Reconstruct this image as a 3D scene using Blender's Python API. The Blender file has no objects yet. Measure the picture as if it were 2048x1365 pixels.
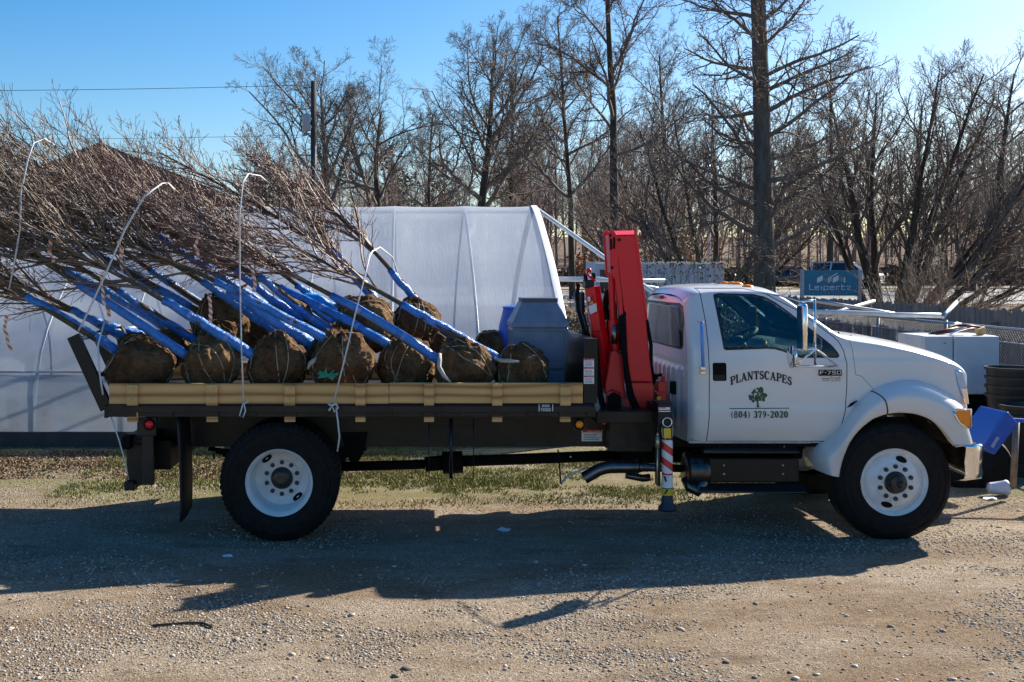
import bpy, bmesh, math, random
import numpy as np
from mathutils import Vector, Matrix, noise
R = math.radians
random.seed(7); rng = np.random.default_rng(7)
SC = bpy.context.scene
COL = SC.collection
# ------------------------------------------------------------------ camera
F, CX, CY, H = 2200.0, 810.0, 545.0, 2.376      # focal length and principal point of the cropped photo, eye height
def P(px, py, Y):
    return Vector(((px - CX) * Y / F, Y, H - (py - CY) * Y / F))
def PX(px, Y): return (px - CX) * Y / F
def PZ(py, Y): return H - (py - CY) * Y / F
cam = bpy.data.cameras.new("camera"); cam_o = bpy.data.objects.new("camera", cam); COL.objects.link(cam_o)
cam_o.location = (0, 0, H); cam_o.rotation_euler = (R(90), 0, 0)
cam.sensor_width = 36; cam.lens = F * 36 / 2048
cam.shift_x = (1024 - CX) / 2048; cam.shift_y = -(682.5 - CY) / 2048
cam.clip_end = 3000; cam.clip_start = 0.05
SC.camera = cam_o
# ------------------------------------------------------------------ sky and sun
SUN = Vector((1.29, 0.937, 1.0)).normalized()
w = bpy.data.worlds.new("World"); SC.world = w; w.use_nodes = True
nt = w.node_tree; bg = nt.nodes["Background"]
sky = nt.nodes.new("ShaderNodeTexSky"); sky.sky_type = 'NISHITA'; sky.sun_disc = False
sky.sun_elevation = math.asin(SUN.z); sky.sun_rotation = math.atan2(SUN.x, SUN.y)
sky.air_density = 1.0; sky.dust_density = 1.0; sky.ozone_density = 3.0; sky.altitude = 50
hsv = nt.nodes.new("ShaderNodeHueSaturation"); hsv.inputs["Saturation"].default_value = 1.45
nt.links.new(sky.outputs[0], hsv.inputs["Color"]); nt.links.new(hsv.outputs[0], bg.inputs[0]); bg.inputs[1].default_value = 0.073
sl = bpy.data.lights.new("sun", 'SUN'); so = bpy.data.objects.new("sun", sl); COL.objects.link(so)
sl.energy = 5.0; sl.angle = R(0.5); sl.color = (1.0, 0.915, 0.78)
so.rotation_euler = SUN.to_track_quat('Z', 'Y').to_euler(); so.location = (10, 20, 30)
SC.view_settings.view_transform = 'Standard'; SC.view_settings.look = 'None'
SC.view_settings.exposure = 1.2; SC.view_settings.gamma = 1.0
SC.cycles.max_bounces = 8; SC.cycles.transparent_max_bounces = 24; SC.cycles.use_denoising = True
SC.cycles.sample_clamp_indirect = 6
# ------------------------------------------------------------------ materials
MATS = {}
def nodes(name):
    m = bpy.data.materials.new(name); m.use_nodes = True
    t = m.node_tree; b = t.nodes["Principled BSDF"]; MATS[name] = m
    return m, t, b
def N(t, typ, **kw):
    n = t.nodes.new(typ)
    for k, v in kw.items():
        if k in n.inputs.keys(): n.inputs[k].default_value = v
        else: setattr(n, k, v)
    return n
def ramp(t, fac, stops):
    r = t.nodes.new("ShaderNodeValToRGB"); e = r.color_ramp.elements
    while len(e) < len(stops): e.new(0.5)
    for i, (p, c) in enumerate(stops):
        e[i].position = p; e[i].color = (c[0], c[1], c[2], 1) if len(c) == 3 else c
    t.links.new(fac, r.inputs[0]); return r
def coord(t, scale=(1, 1, 1), kind="Object"):
    c = t.nodes.new("ShaderNodeTexCoord"); mp = t.nodes.new("ShaderNodeMapping")
    mp.inputs["Scale"].default_value = scale
    t.links.new(c.outputs[kind], mp.inputs[0]); return mp.outputs[0]
def noise_n(t, vec, scale, detail=6, rough=.6):
    n = t.nodes.new("ShaderNodeTexNoise"); n.inputs["Scale"].default_value = scale
    n.inputs["Detail"].default_value = detail; n.inputs["Roughness"].default_value = rough
    t.links.new(vec, n.inputs["Vector"]); return n
def bump(t, b, h, strength, dist=.02):
    n = t.nodes.new("ShaderNodeBump"); n.inputs["Strength"].default_value = strength; n.inputs["Distance"].default_value = dist
    t.links.new(h, n.inputs["Height"]); t.links.new(n.outputs[0], b.inputs["Normal"]); return n
def M(name, col, rough=.6, metal=0., var=.18, scale=6., stretch=(1, 1, 1), bmp=0., bscale=40., coat=0., col2=None, spec=.5, rvar=.1):
    if name in MATS: return MATS[name]
    m, t, b = nodes(name); v = coord(t, stretch); n = noise_n(t, v, scale)
    c2 = col2 or tuple(min(1, c * (1 + var)) for c in col); c1 = tuple(c * (1 - var) for c in col) if not col2 else col
    r = ramp(t, n.outputs[0], [(.3, c1), (.7, c2)]); t.links.new(r.outputs[0], b.inputs["Base Color"])
    rr = t.nodes.new("ShaderNodeMapRange"); rr.inputs[3].default_value = max(.02, rough - rvar); rr.inputs[4].default_value = min(1, rough + rvar)
    t.links.new(n.outputs[0], rr.inputs[0]); t.links.new(rr.outputs[0], b.inputs["Roughness"])
    b.inputs["Metallic"].default_value = metal; b.inputs["Coat Weight"].default_value = coat; b.inputs["Coat Roughness"].default_value = .06
    b.inputs["Specular IOR Level"].default_value = spec
    if bmp:
        n2 = noise_n(t, v, bscale, 8, .65); bump(t, b, n2.outputs[0], bmp)
    return m
def glass(name, tint, fac=.12, rough=.02):
    m, t, b = nodes(name); out = t.nodes["Material Output"]; t.nodes.remove(b)
    tr = t.nodes.new("ShaderNodeBsdfTransparent"); tr.inputs[0].default_value = (*tint, 1)
    gl = t.nodes.new("ShaderNodeBsdfGlossy"); gl.inputs["Roughness"].default_value = rough
    fr = t.nodes.new("ShaderNodeFresnel"); fr.inputs[0].default_value = 1.5
    nz = noise_n(t, coord(t), 3.0); mr = t.nodes.new("ShaderNodeMath"); mr.operation = 'MULTIPLY_ADD'
    mr.inputs[1].default_value = .04; t.links.new(nz.outputs[0], mr.inputs[0]); t.links.new(fr.outputs[0], mr.inputs[2])
    mx = t.nodes.new("ShaderNodeMixShader"); t.links.new(mr.outputs[0], mx.inputs[0]); t.links.new(tr.outputs[0], mx.inputs[1]); t.links.new(gl.outputs[0], mx.inputs[2])
    t.links.new(mx.outputs[0], out.inputs[0]); return m
def paint(name, col, inner=None, rough=.28, dirt=.0, coat=.7):
    m, t, b = nodes(name); v = coord(t); n = noise_n(t, v, 2.5); n3 = noise_n(t, v, 260, 2)
    r = ramp(t, n.outputs[0], [(.3, tuple(c * .97 for c in col)), (.7, col)])
    last = r.outputs[0]
    if dirt:
        sp = t.nodes.new("ShaderNodeSeparateXYZ"); t.links.new(v, sp.inputs[0])
        mr = t.nodes.new("ShaderNodeMapRange"); mr.inputs[1].default_value = 1.25; mr.inputs[2].default_value = .8
        mr.inputs[3].default_value = 0; mr.inputs[4].default_value = dirt; t.links.new(sp.outputs[2], mr.inputs[0])
        mu = t.nodes.new("ShaderNodeMath"); mu.operation = 'MULTIPLY'; t.links.new(mr.outputs[0], mu.inputs[0]); t.links.new(n.outputs[0], mu.inputs[1])
        mx = t.nodes.new("ShaderNodeMix"); mx.data_type = 'RGBA'; t.links.new(mu.outputs[0], mx.inputs[0])
        t.links.new(last, mx.inputs[6]); mx.inputs[7].default_value = (.32, .26, .2, 1); last = mx.outputs[2]
    if inner:
        g = t.nodes.new("ShaderNodeNewGeometry"); mx = t.nodes.new("ShaderNodeMix"); mx.data_type = 'RGBA'
        t.links.new(g.outputs["Backfacing"], mx.inputs[0]); t.links.new(last, mx.inputs[6]); mx.inputs[7].default_value = (*inner, 1); last = mx.outputs[2]
    t.links.new(last, b.inputs["Base Color"])
    b.inputs["Roughness"].default_value = rough; b.inputs["Coat Weight"].default_value = coat; b.inputs["Coat Roughness"].default_value = .05
    bump(t, b, n3.outputs[0], .015, .002)
    return m
WHITE = paint("white_paint", (.66, .66, .66), inner=(.05, .05, .055), dirt=.5)
RED = paint("red_paint", (.78, .004, .012), rough=.42, coat=.08)
ORED = paint("bright_red_paint", (.70, .016, .010), rough=.35, coat=.15)
BLACK = M("black_steel", (.009, .0085, .0085), .4, 0, .35, 9, spec=.3)
BLACKM = M("black_matte", (.006, .006, .006), .8, 0, .4, 12, spec=.15)
FRAME = M("dusty_black_steel", (.007, .0065, .006), .42, 0, .5, 5, col2=(.034, .028, .023), spec=.28)
RUBBER = M("tyre_rubber", (.011, .0105, .0105), .7, 0, .4, 14, bmp=.15, bscale=60, spec=.15)
CHROME = M("chrome", (.8, .8, .8), .08, 1., .05, 3, rvar=.04)
STEEL = M("grey_steel", (.28, .27, .26), .32, 1., .3, 8)
ALU = M("bright_aluminium", (.75, .76, .78), .3, 1., .1, 8)
RIM = M("white_wheel_paint", (.68, .68, .68), .4, 0, .12, 9)
WRAP = M("blue_plastic_wrap", (.016, .125, .46), .27, 0, .3, 9, bmp=.9, bscale=18, col2=(.045, .25, .70), rvar=.14)
CYAN = M("light_blue_plastic", (.02, .25, .7), .35, 0, .2, 8, bmp=.3, bscale=14)
AMBER = M("amber_lens", (.95, .27, .01), .15, 0, .12, 40, bmp=.2, bscale=120)
REDLENS = M("red_lens", (.75, .012, .012), .15, 0, .12, 60, bmp=.2, bscale=120)
DARKIN = M("cab_interior", (.03, .032, .036), .7, 0, .25, 9)
BLUEIN = M("dashboard_vinyl", (.035, .055, .07), .6, 0, .2, 9)
DGREEN = M("green_vinyl", (.006, .055, .028), .4, 0, .15, 40)
NAVY = M("dark_vinyl", (.012, .014, .022), .4, 0, .15, 40)
DECALW = M("white_decal", (.75, .75, .75), .45, 0, .06, 30)
DECALR = M("red_decal", (.55, .02, .03), .45, 0, .1, 30)
DECALY = M("yellow_decal", (.75, .5, .03), .45, 0, .1, 30)
GREYINK = M("grey_ink", (.22, .22, .24), .6, 0, .1, 30)
STRAP = M("white_webbing", (.60, .61, .63), .6, 0, .12, 60, bmp=.3, bscale=200)
BARK = M("grey_brown_bark", (.045, .036, .028), .9, 0, .4, 14, stretch=(1, 1, .25), bmp=.8, bscale=25, col2=(.13, .105, .08), spec=.2)
BARKD = M("dark_bark", (.03, .025, .021), .9, 0, .4, 10, stretch=(1, 1, .2), bmp=.9, bscale=18, col2=(.085, .07, .055), spec=.2)
BARKG = M("grey_bark", (.06, .056, .05), .9, 0, .4, 9, stretch=(1, 1, .2), bmp=1., bscale=14, col2=(.15, .14, .125), spec=.2)
TWIG = M("grey_twigs", (.095, .078, .07), .8, 0, .3, 3, col2=(.20, .165, .14), spec=.3)
TWIGR = M("reddish_twigs", (.10, .060, .050), .55, 0, .3, 5, col2=(.27, .175, .14), spec=.5)
TWIGB = M("brown_nursery_twigs", (.09, .066, .052), .55, 0, .3, 5, col2=(.25, .185, .14), spec=.5)
WOODG = M("weathered_fence_wood", (.10, .095, .095), .85, 0, .3, 4, stretch=(4, 4, .5), bmp=.4, bscale=40, col2=(.24, .225, .215), spec=.2)
GALV = M("galvanised_steel", (.42, .43, .45), .4, .8, .15, 12)
PVC = M("white_pipe", (.66, .67, .69), .35, 0, .1, 9)
CONC = M("road_asphalt", (.20, .20, .195), .9, 0, .12, 2, bmp=.2, bscale=60, col2=(.29, .285, .275))
DGRASS = M("dry_grass", (.20, .145, .085), .95, 0, .3, .8, bmp=.4, bscale=8, col2=(.33, .25, .15))
def wood_mat():
    m, t, b = nodes("pine_board"); v = coord(t, (.35, 3, 3)); n = noise_n(t, v, 3.0, 5, .6)
    wv = t.nodes.new("ShaderNodeTexWave"); wv.wave_type = 'BANDS'; wv.bands_direction = 'Z'
    wv.inputs["Scale"].default_value = 1.1; wv.inputs["Distortion"].default_value = 5; wv.inputs["Detail"].default_value = 3; wv.inputs["Detail Scale"].default_value = 1.2
    t.links.new(coord(t, (.35, 3, 3)), wv.inputs["Vector"])
    r = ramp(t, wv.outputs[0], [(.0, (.76, .46, .17)), (.6, (.68, .39, .135)), (.97, (.40, .20, .065))])
    mx = t.nodes.new("ShaderNodeMix"); mx.data_type = 'RGBA'; mx.blend_type = 'MULTIPLY'; mx.inputs[0].default_value = .8
    r2 = ramp(t, n.outputs[0], [(.3, (.72, .7, .66)), (.7, (1, 1, 1))])
    t.links.new(r.outputs[0], mx.inputs[6]); t.links.new(r2.outputs[0], mx.inputs[7]); t.links.new(mx.outputs[2], b.inputs["Base Color"])
    b.inputs["Roughness"].default_value = .65; bump(t, b, n.outputs[0], .15); return m
PINE = wood_mat()
def burlap_mat():
    m, t, b = nodes("burlap"); v = coord(t); n = noise_n(t, v, 5, 6, .65); n2 = noise_n(t, coord(t, (1, 1, 2.6)), 22, 10, .8)
    oi = t.nodes.new("ShaderNodeObjectInfo")
    r = ramp(t, n.outputs[0], [(.25, (.115, .058, .034)), (.5, (.23, .135, .075)), (.75, (.38, .275, .16))])
    r2 = ramp(t, oi.outputs["Random"], [(0, (.78, .70, .62)), (1, (1.15, 1.12, .98))])
    mx = t.nodes.new("ShaderNodeMix"); mx.data_type = 'RGBA'; mx.blend_type = 'MULTIPLY'; mx.inputs[0].default_value = 1
    t.links.new(r.outputs[0], mx.inputs[6]); t.links.new(r2.outputs[0], mx.inputs[7])
    r3 = ramp(t, noise_n(t, coord(t, (1, 1, 1.8)), 17, 8, .75).outputs[0], [(.3, (.45, .42, .40)), (.5, (1, 1, 1)), (.72, (1.35, 1.3, 1.2))])
    m3 = t.nodes.new("ShaderNodeMix"); m3.data_type = 'RGBA'; m3.blend_type = 'MULTIPLY'; m3.inputs[0].default_value = 1
    t.links.new(mx.outputs[2], m3.inputs[6]); t.links.new(r3.outputs[0], m3.inputs[7]); t.links.new(m3.outputs[2], b.inputs["Base Color"])
    b.inputs["Roughness"].default_value = .95; b.inputs["Specular IOR Level"].default_value = .15
    bump(t, b, n2.outputs[0], 1.0, .055); return m
BURLAP = burlap_mat()
# ------------------------------------------------------------------ mesh helpers
ROOT = {}
def unit(v):
    v = Vector(v); return v.normalized() if v.length else Vector((0, 0, 1))
class MB:
    def __init__(s): s.v = []; s.f = []
    def add(s, vs, fs):
        o = len(s.v); s.v += [tuple(q) for q in vs]; s.f += [tuple(i + o for i in q) for q in fs]; return s
    def box(s, x0, x1, y0, y1, z0, z1):
        v = [(x, y, z) for z in (z0, z1) for y in (y0, y1) for x in (x0, x1)]
        return s.add(v, [(0, 2, 3, 1), (4, 5, 7, 6), (0, 1, 5, 4), (2, 6, 7, 3), (0, 4, 6, 2), (1, 3, 7, 5)])
    def beam(s, p, q, a, b, up=(0, 1, 0)):           # box from p to q, half sizes a (sideways) and b (along up)
        p, q = Vector(p), Vector(q); d = unit(q - p); u = Vector(up); u = unit(u - d * u.dot(d)); c = d.cross(u)
        v = [e + c * (i * a) + u * (j * b) for e in (p, q) for (i, j) in ((-1, -1), (1, -1), (1, 1), (-1, 1))]
        return s.add(v, [(3, 2, 1, 0), (4, 5, 6, 7), (0, 1, 5, 4), (1, 2, 6, 5), (2, 3, 7, 6), (3, 0, 4, 7)])
    def tube(s, pts, r, n=8, cap=True):
        pts = [Vector(p) for p in pts]; k = len(pts); rs = r if isinstance(r, (list, tuple)) else [r] * k
        ref = None; vs = []
        for i, p in enumerate(pts):
            d = unit(pts[min(i + 1, k - 1)] - pts[max(i - 1, 0)])
            if ref is None: ref = Vector((0, 0, 1)) if abs(d.z) < .9 else Vector((1, 0, 0))
            u = unit(d.cross(ref)); w_ = unit(u.cross(d)); ref = w_
            vs += [p + (u * math.cos(2 * math.pi * j / n) + w_ * math.sin(2 * math.pi * j / n)) * rs[i] for j in range(n)]
        fs = [(i * n + j, i * n + (j + 1) % n, (i + 1) * n + (j + 1) % n, (i + 1) * n + j) for i in range(k - 1) for j in range(n)]
        if cap: fs += [tuple(range(n - 1, -1, -1)), tuple((k - 1) * n + j for j in range(n))]
        return s.add(vs, fs)
    def lathe(s, prof, c, axis='Y', n=48, sx=1., closed=False):  # prof: (radius, offset along axis)
        c = Vector(c); vs = []
        for r, h in prof:
            for j in range(n):
                a = 2 * math.pi * j / n; x, y = r * math.cos(a), r * math.sin(a)
                vs.append(c + (Vector((x, h, y)) if axis == 'Y' else Vector((x, y, h)) if axis == 'Z' else Vector((h, x, y))))
        k = len(prof)
        fs = [(i * n + j, (i + 1) * n + j, (i + 1) * n + (j + 1) % n, i * n + (j + 1) % n) for i in range(k - 1) for j in range(n)]
        return s.add(vs, fs)
    def prism(s, poly, y0, y1):
        n = len(poly); vs = [(x, y0, z) for x, z in poly] + [(x, y1, z) for x, z in poly]
        return s.add(vs, [tuple(range(n)), tuple(range(2 * n - 1, n - 1, -1))] + [(i, n + i, n + (i + 1) % n, (i + 1) % n) for i in range(n)])
    def extr(s, poly3, d):                            # any planar polygon pushed along d
        n = len(poly3); d = Vector(d); vs = [Vector(p) for p in poly3] + [Vector(p) + d for p in poly3]
        return s.add(vs, [tuple(range(n)), tuple(range(2 * n - 1, n - 1, -1))] + [(i, n + i, n + (i + 1) % n, (i + 1) % n) for i in range(n)])
    def grid(s, rows, close=False):
        k, n = len(rows), len(rows[0]); vs = [p for r in rows for p in r]
        fs = [(i * n + j, i * n + (j + 1) % n, (i + 1) * n + (j + 1) % n, (i + 1) * n + j) for i in range(k - 1) for j in range(n if close else n - 1)]
        return s.add(vs, fs)
    def ball(s, c, r, sub=2, sc=(1, 1, 1)):
        bm = bmesh.new(); bmesh.ops.create_icosphere(bm, subdivisions=sub, radius=r)
        c = Vector(c); vs = [c + Vector((v.co.x * sc[0], v.co.y * sc[1], v.co.z * sc[2])) for v in bm.verts]
        fs = [tuple(v.index for v in f.verts) for f in bm.faces]; bm.free(); return s.add(vs, fs)
    def build(s, name, mat, parent=None, smooth=False, bevel=0., loc=None, fix=True, angle=None):
        me = bpy.data.meshes.new(name); me.from_pydata(s.v, [], s.f)
        if fix:
            bm = bmesh.new(); bm.from_mesh(me); bmesh.ops.recalc_face_normals(bm, faces=bm.faces[:]); bm.to_mesh(me); bm.free()
        return link(name, me, mat, parent, smooth, bevel, loc, angle)
def link(name, me, mat, parent=None, smooth=False, bevel=0., loc=None, angle=None):
    o = bpy.data.objects.new(name, me); COL.objects.link(o)
    base = ROOT[parent.name] if parent else Vector(loc or (0, 0, 0))
    me.transform(Matrix.Translation(-base)); ROOT[o.name] = base
    if parent: o.parent = parent
    else: o.location = base
    for m in (mat if isinstance(mat, (list, tuple)) else [mat]): me.materials.append(m)
    if smooth:
        me.shade_smooth()
        if angle: me.set_sharp_from_angle(angle=R(angle))
    if bevel:
        b = o.modifiers.new("bevel", 'BEVEL'); b.width = bevel; b.segments = 2; b.limit_method = 'ANGLE'; b.angle_limit = R(40)
    return o
def tag(o, label=None, cat=None, group=None, kind=None):
    for k, v in (("label", label), ("category", cat), ("group", group), ("kind", kind)):
        if v: o[k] = v
    return o
def thing(name, loc, label, cat, group=None, kind=None):
    o = bpy.data.objects.new(name, None); COL.objects.link(o); o.location = loc; o.empty_display_size = .2
    ROOT[o.name] = Vector(loc); return tag(o, label, cat, group, kind)
def np_mesh(name, v, f):
    me = bpy.data.meshes.new(name); f = np.asarray(f, dtype=np.int32); k = f.shape[1]
    me.vertices.add(len(v)); me.vertices.foreach_set("co", np.asarray(v, dtype=np.float32).ravel())
    me.loops.add(f.size); me.loops.foreach_set("vertex_index", f.ravel())
    me.polygons.add(len(f)); me.polygons.foreach_set("loop_start", np.arange(0, f.size, k, dtype=np.int32))
    me.update(calc_edges=True); me.validate(); return me
def tubes_np(polys):                                   # polys: list of (pts, radii, sides) -> one tube mesh
    groups = {}
    for p, r, n in polys: groups.setdefault((len(p), n), []).append((p, r))
    V, Q, off = [], [], 0
    for (k, n), lst in groups.items():
        p = np.array([a for a, _ in lst], dtype=np.float64); r = np.array([b for _, b in lst], dtype=np.float64)
        t = np.gradient(p, axis=1); t /= np.linalg.norm(t, axis=2, keepdims=True) + 1e-9
        m = t.mean(axis=1); ref = np.where(np.abs(m[:, 2:3]) < .8, np.array([[0, 0, 1.]]), np.array([[1., 0, 0]]))
        u = np.cross(t, ref[:, None, :]); u /= np.linalg.norm(u, axis=2, keepdims=True) + 1e-9
        w_ = np.cross(t, u); a = np.arange(n) * 2 * np.pi / n
        ring = p[:, :, None, :] + r[:, :, None, None] * (np.cos(a)[None, None, :, None] * u[:, :, None, :] + np.sin(a)[None, None, :, None] * w_[:, :, None, :])
        c = len(lst); V.append(ring.reshape(-1, 3))
        i = np.arange(c)[:, None, None] * k * n; j = np.arange(k - 1)[None, :, None] * n; q = np.arange(n)[None, None, :]
        a0 = i + j + q; b0 = i + j + (q + 1) % n
        Q.append((np.stack([a0, b0, b0 + n, a0 + n], axis=-1).reshape(-1, 4)) + off); off += c * k * n
    return np.concatenate(V), np.concatenate(Q)
def tube_obj(name, polys, mat, parent=None, loc=None, smooth=True):
    v, f = tubes_np(polys); return link(name, np_mesh(name, v, f), mat, parent, smooth, 0, loc)
# ------------------------------------------------------------------ ground
def gz(x, y):                                          # height of the land: flat yard, then rising gently to the road and woods
    t = min(max((y - 22) / 53, 0), 1); z = 1.35 * (t * t * (3 - 2 * t) * .35 + t * .65)
    if y > 92: z += min(1, (y - 92) / 60) * (min(y, 330) - 92) * .05
    if y < 24:
        for yr in (7.55, 9.35): z -= .022 * math.exp(-((y - yr - .35 * noise.noise((x * .25, yr, 2.))) / .28) ** 2) * (.6 + noise.noise((x * .5, yr, 6.)))
        z += .018 * noise.noise((x * .35, y * .5, 3.1)) + .006 * noise.noise((x * 1.7, y * 2.1, 9.4))
    return z
def ground_mat():
    m, t, b = nodes("gravel_yard"); v = coord(t)
    sp = t.nodes.new("ShaderNodeSeparateXYZ"); t.links.new(v, sp.inputs[0])
    def mapr(o, a, b_, c=0., d=1.):
        r = t.nodes.new("ShaderNodeMapRange"); r.interpolation_type = 'SMOOTHSTEP'
        for i, q in enumerate((a, b_, c, d)): r.inputs[i + 1].default_value = q
        t.links.new(o, r.inputs[0]); return r.outputs[0]
    def math_(op, a, b_):
        n = t.nodes.new("ShaderNodeMath"); n.operation = op
        for i, q in enumerate((a, b_)):
            if isinstance(q, (int, float)): n.inputs[i].default_value = q
            else: t.links.new(q, n.inputs[i])
        n.use_clamp = op != 'SUBTRACT'; return n.outputs[0]
    def mix(f, a, b_):
        x = t.nodes.new("ShaderNodeMix"); x.data_type = 'RGBA'; t.links.new(f, x.inputs[0])
        for i, q in ((6, a), (7, b_)):
            if isinstance(q, tuple): x.inputs[i].default_value = (*q, 1)
            else: t.links.new(q, x.inputs[i])
        return x.outputs[2]
    vo = t.nodes.new("ShaderNodeTexVoronoi"); vo.inputs["Scale"].default_value = 75; t.links.new(v, vo.inputs["Vector"])
    hs = ramp(t, vo.outputs["Color"], [(0, (.18, .13, .09)), (.45, (.37, .29, .21)), (.8, (.48, .405, .315)), (1, (.58, .53, .45))])
    n1 = noise_n(t, coord(t, (.45, 1, 1)), 1.0, 8, .72); n2 = noise_n(t, v, 28, 6, .7)
    dirt = ramp(t, n2.outputs[0], [(.3, (.15, .096, .058)), (.7, (.37, .268, .17))])
    f1 = mapr(n1.outputs[0], .38, .60)
    c = mix(f1, dirt.outputs[0], hs.outputs[0])
    n6 = noise_n(t, coord(t, (.6, 1.3, 1)), 2.3, 9, .75); c = mix(math_('MULTIPLY', mapr(n6.outputs[0], .54, .66), .6), c, (.11, .075, .05))
    # dark soil and leaf litter by the greenhouse, left
    n3 = noise_n(t, v, 1.6, 6, .7)
    band = math_('MULTIPLY', mapr(sp.outputs[1], 12.6, 13.4), mapr(sp.outputs[0], .5, -2.0))
    c = mix(math_('MULTIPLY', band, mapr(n3.outputs[0], .3, .55)), c, mix(n2.outputs[0], (.06, .038, .024), (.21, .14, .09)))
    # grass tint under and behind the truck
    gb = math_('MULTIPLY', mapr(sp.outputs[1], 10.9, 11.9), mapr(sp.outputs[1], 16.5, 14.5))
    n4 = noise_n(t, coord(t, (.7, 1.4, 1)), 1.3, 7, .75)
    gf = math_('MULTIPLY', gb, mapr(n4.outputs[0], .36, .58))
    c = mix(math_('MULTIPLY', gf, .75), c, mix(n2.outputs[0], (.10, .115, .035), (.26, .25, .10)))
    far = mapr(sp.outputs[1], 19, 24)
    litter = ramp(t, noise_n(t, v, .7, 8, .75).outputs[0], [(.3, (.085, .052, .034)), (.7, (.20, .135, .085))])
    c = mix(far, c, litter.outputs[0])
    t.links.new(c, b.inputs["Base Color"]); b.inputs["Roughness"].default_value = .92; b.inputs["Specular IOR Level"].default_value = .2
    n5 = noise_n(t, v, 110, 9, .8); bump(t, b, math_('ADD', n5.outputs[0], math_('MULTIPLY', vo.outputs["Distance"], .6)), .1 + .9, .03)
    return m
GROUND = ground_mat()
xs = np.concatenate([np.linspace(-700, -20, 18)[:-1], np.linspace(-20, -5, 31)[:-1], np.linspace(-5, 9, 141)[:-1], np.linspace(9, 40, 32)[:-1], np.linspace(40, 700, 18)])
ys = np.concatenate([np.linspace(-60, 4, 14)[:-1], np.linspace(4, 16, 121)[:-1], np.linspace(16, 90, 75)[:-1], np.linspace(90, 900, 30)])
gv = np.array([(x, y, gz(x, y)) for y in ys for x in xs]); nx = len(xs)
gi = np.arange(len(ys) - 1)[:, None] * nx + np.arange(nx - 1)[None, :]
gf_ = np.stack([gi, gi + 1, gi + nx + 1, gi + nx], axis=-1).reshape(-1, 4)
tag(link("ground", np_mesh("ground", gv, gf_), GROUND, smooth=True), kind="structure")
def strip(name, y0, y1, mat, dz, slope=0., x0=-120, x1=160, kind="structure"):
    rows = [[(x, y + slope * (x - 20), gz(x, y + slope * (x - 20)) + dz) for x in np.linspace(x0, x1, 90)] for y in np.linspace(y0, y1, 12)]
    return tag(MB().grid(rows).build(name, mat, smooth=True), kind=kind)
strip("road", 53, 70, CONC, .02, .05)
strip("road_verge", 70.3, 73.5, DGRASS, .06, .05)
strip("side_road", 74, 78.5, CONC, .03, .05, x0=30)
strip("far_verge", 79, 90, DGRASS, .06, .05)
# loose stones on the yard
def stones(n, xr, yr, smin, smax, seed, keep):
    g = np.random.default_rng(seed); bm = bmesh.new(); bmesh.ops.create_icosphere(bm, subdivisions=1, radius=1)
    bv = np.array([v.co[:] for v in bm.verts]); bf = np.array([[v.index for v in f.verts] for f in bm.faces]); bm.free()
    pts = []
    while len(pts) < n:
        y = 1 / g.uniform(1 / yr[1], 1 / yr[0]); x = g.uniform(*xr) * y / 9.0
        if keep(x, y, g.random()): pts.append((x, y, gz(x, y)))
    pts = np.array(pts); s = smin + (smax - smin) * g.random(n) ** 4
    sc = np.stack([s * g.uniform(.7, 1.4, n), s * g.uniform(.7, 1.4, n), s * g.uniform(.35, .75, n)], axis=1)
    jit = g.uniform(.72, 1.2, (n, len(bv), 1)); a = g.uniform(0, 6.28, n); ca, sa = np.cos(a), np.sin(a)
    q = bv[None] * jit * sc[:, None]; x = q[:, :, 0] * ca[:, None] - q[:, :, 1] * sa[:, None]; y = q[:, :, 0] * sa[:, None] + q[:, :, 1] * ca[:, None]
    V = np.stack([x, y, q[:, :, 2]], axis=-1) + pts[:, None, :] + np.array([0, 0, .001])
    Fc = (bf[None] + (np.arange(n) * len(bv))[:, None, None]).reshape(-1, 3)
    return V.reshape(-1, 3), Fc
def stone_mat():
    m, t, b = nodes("loose_stones"); g = t.nodes.new("ShaderNodeNewGeometry")
    r = ramp(t, g.outputs["Random Per Island"], [(0, (.10, .085, .07)), (.3, (.24, .19, .145)), (.6, (.34, .28, .215)), (.85, (.42, .37, .31)), (1, (.52, .49, .44))])
    t.links.new(r.outputs[0], b.inputs["Base Color"]); b.inputs["Roughness"].default_value = .85; b.inputs["Specular IOR Level"].default_value = .25; return m
def keep_stone(x, y, u):
    d = noise.noise((x * .55, y * .9, 1.7)) + .45 * noise.noise((x * 2.2, y * 3, 5.)); return u < max(.05, min(1, .40 + d * 2.2))
sv, sf = stones(120000, (-4.4, 5.6), (6.0, 15.5), .0022, .0125, 5, keep_stone)
sv2, sf2 = stones(420, (-4.4, 5.6), (6.0, 12), .012, .03, 6, lambda x, y, u: True); sf = np.concatenate([sf, sf2 + len(sv)]); sv = np.concatenate([sv, sv2])
tag(link("gravel", np_mesh("gravel", sv, sf), stone_mat()), "loose pale gravel scattered over the brown dirt yard", "gravel", kind="stuff")
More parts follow.
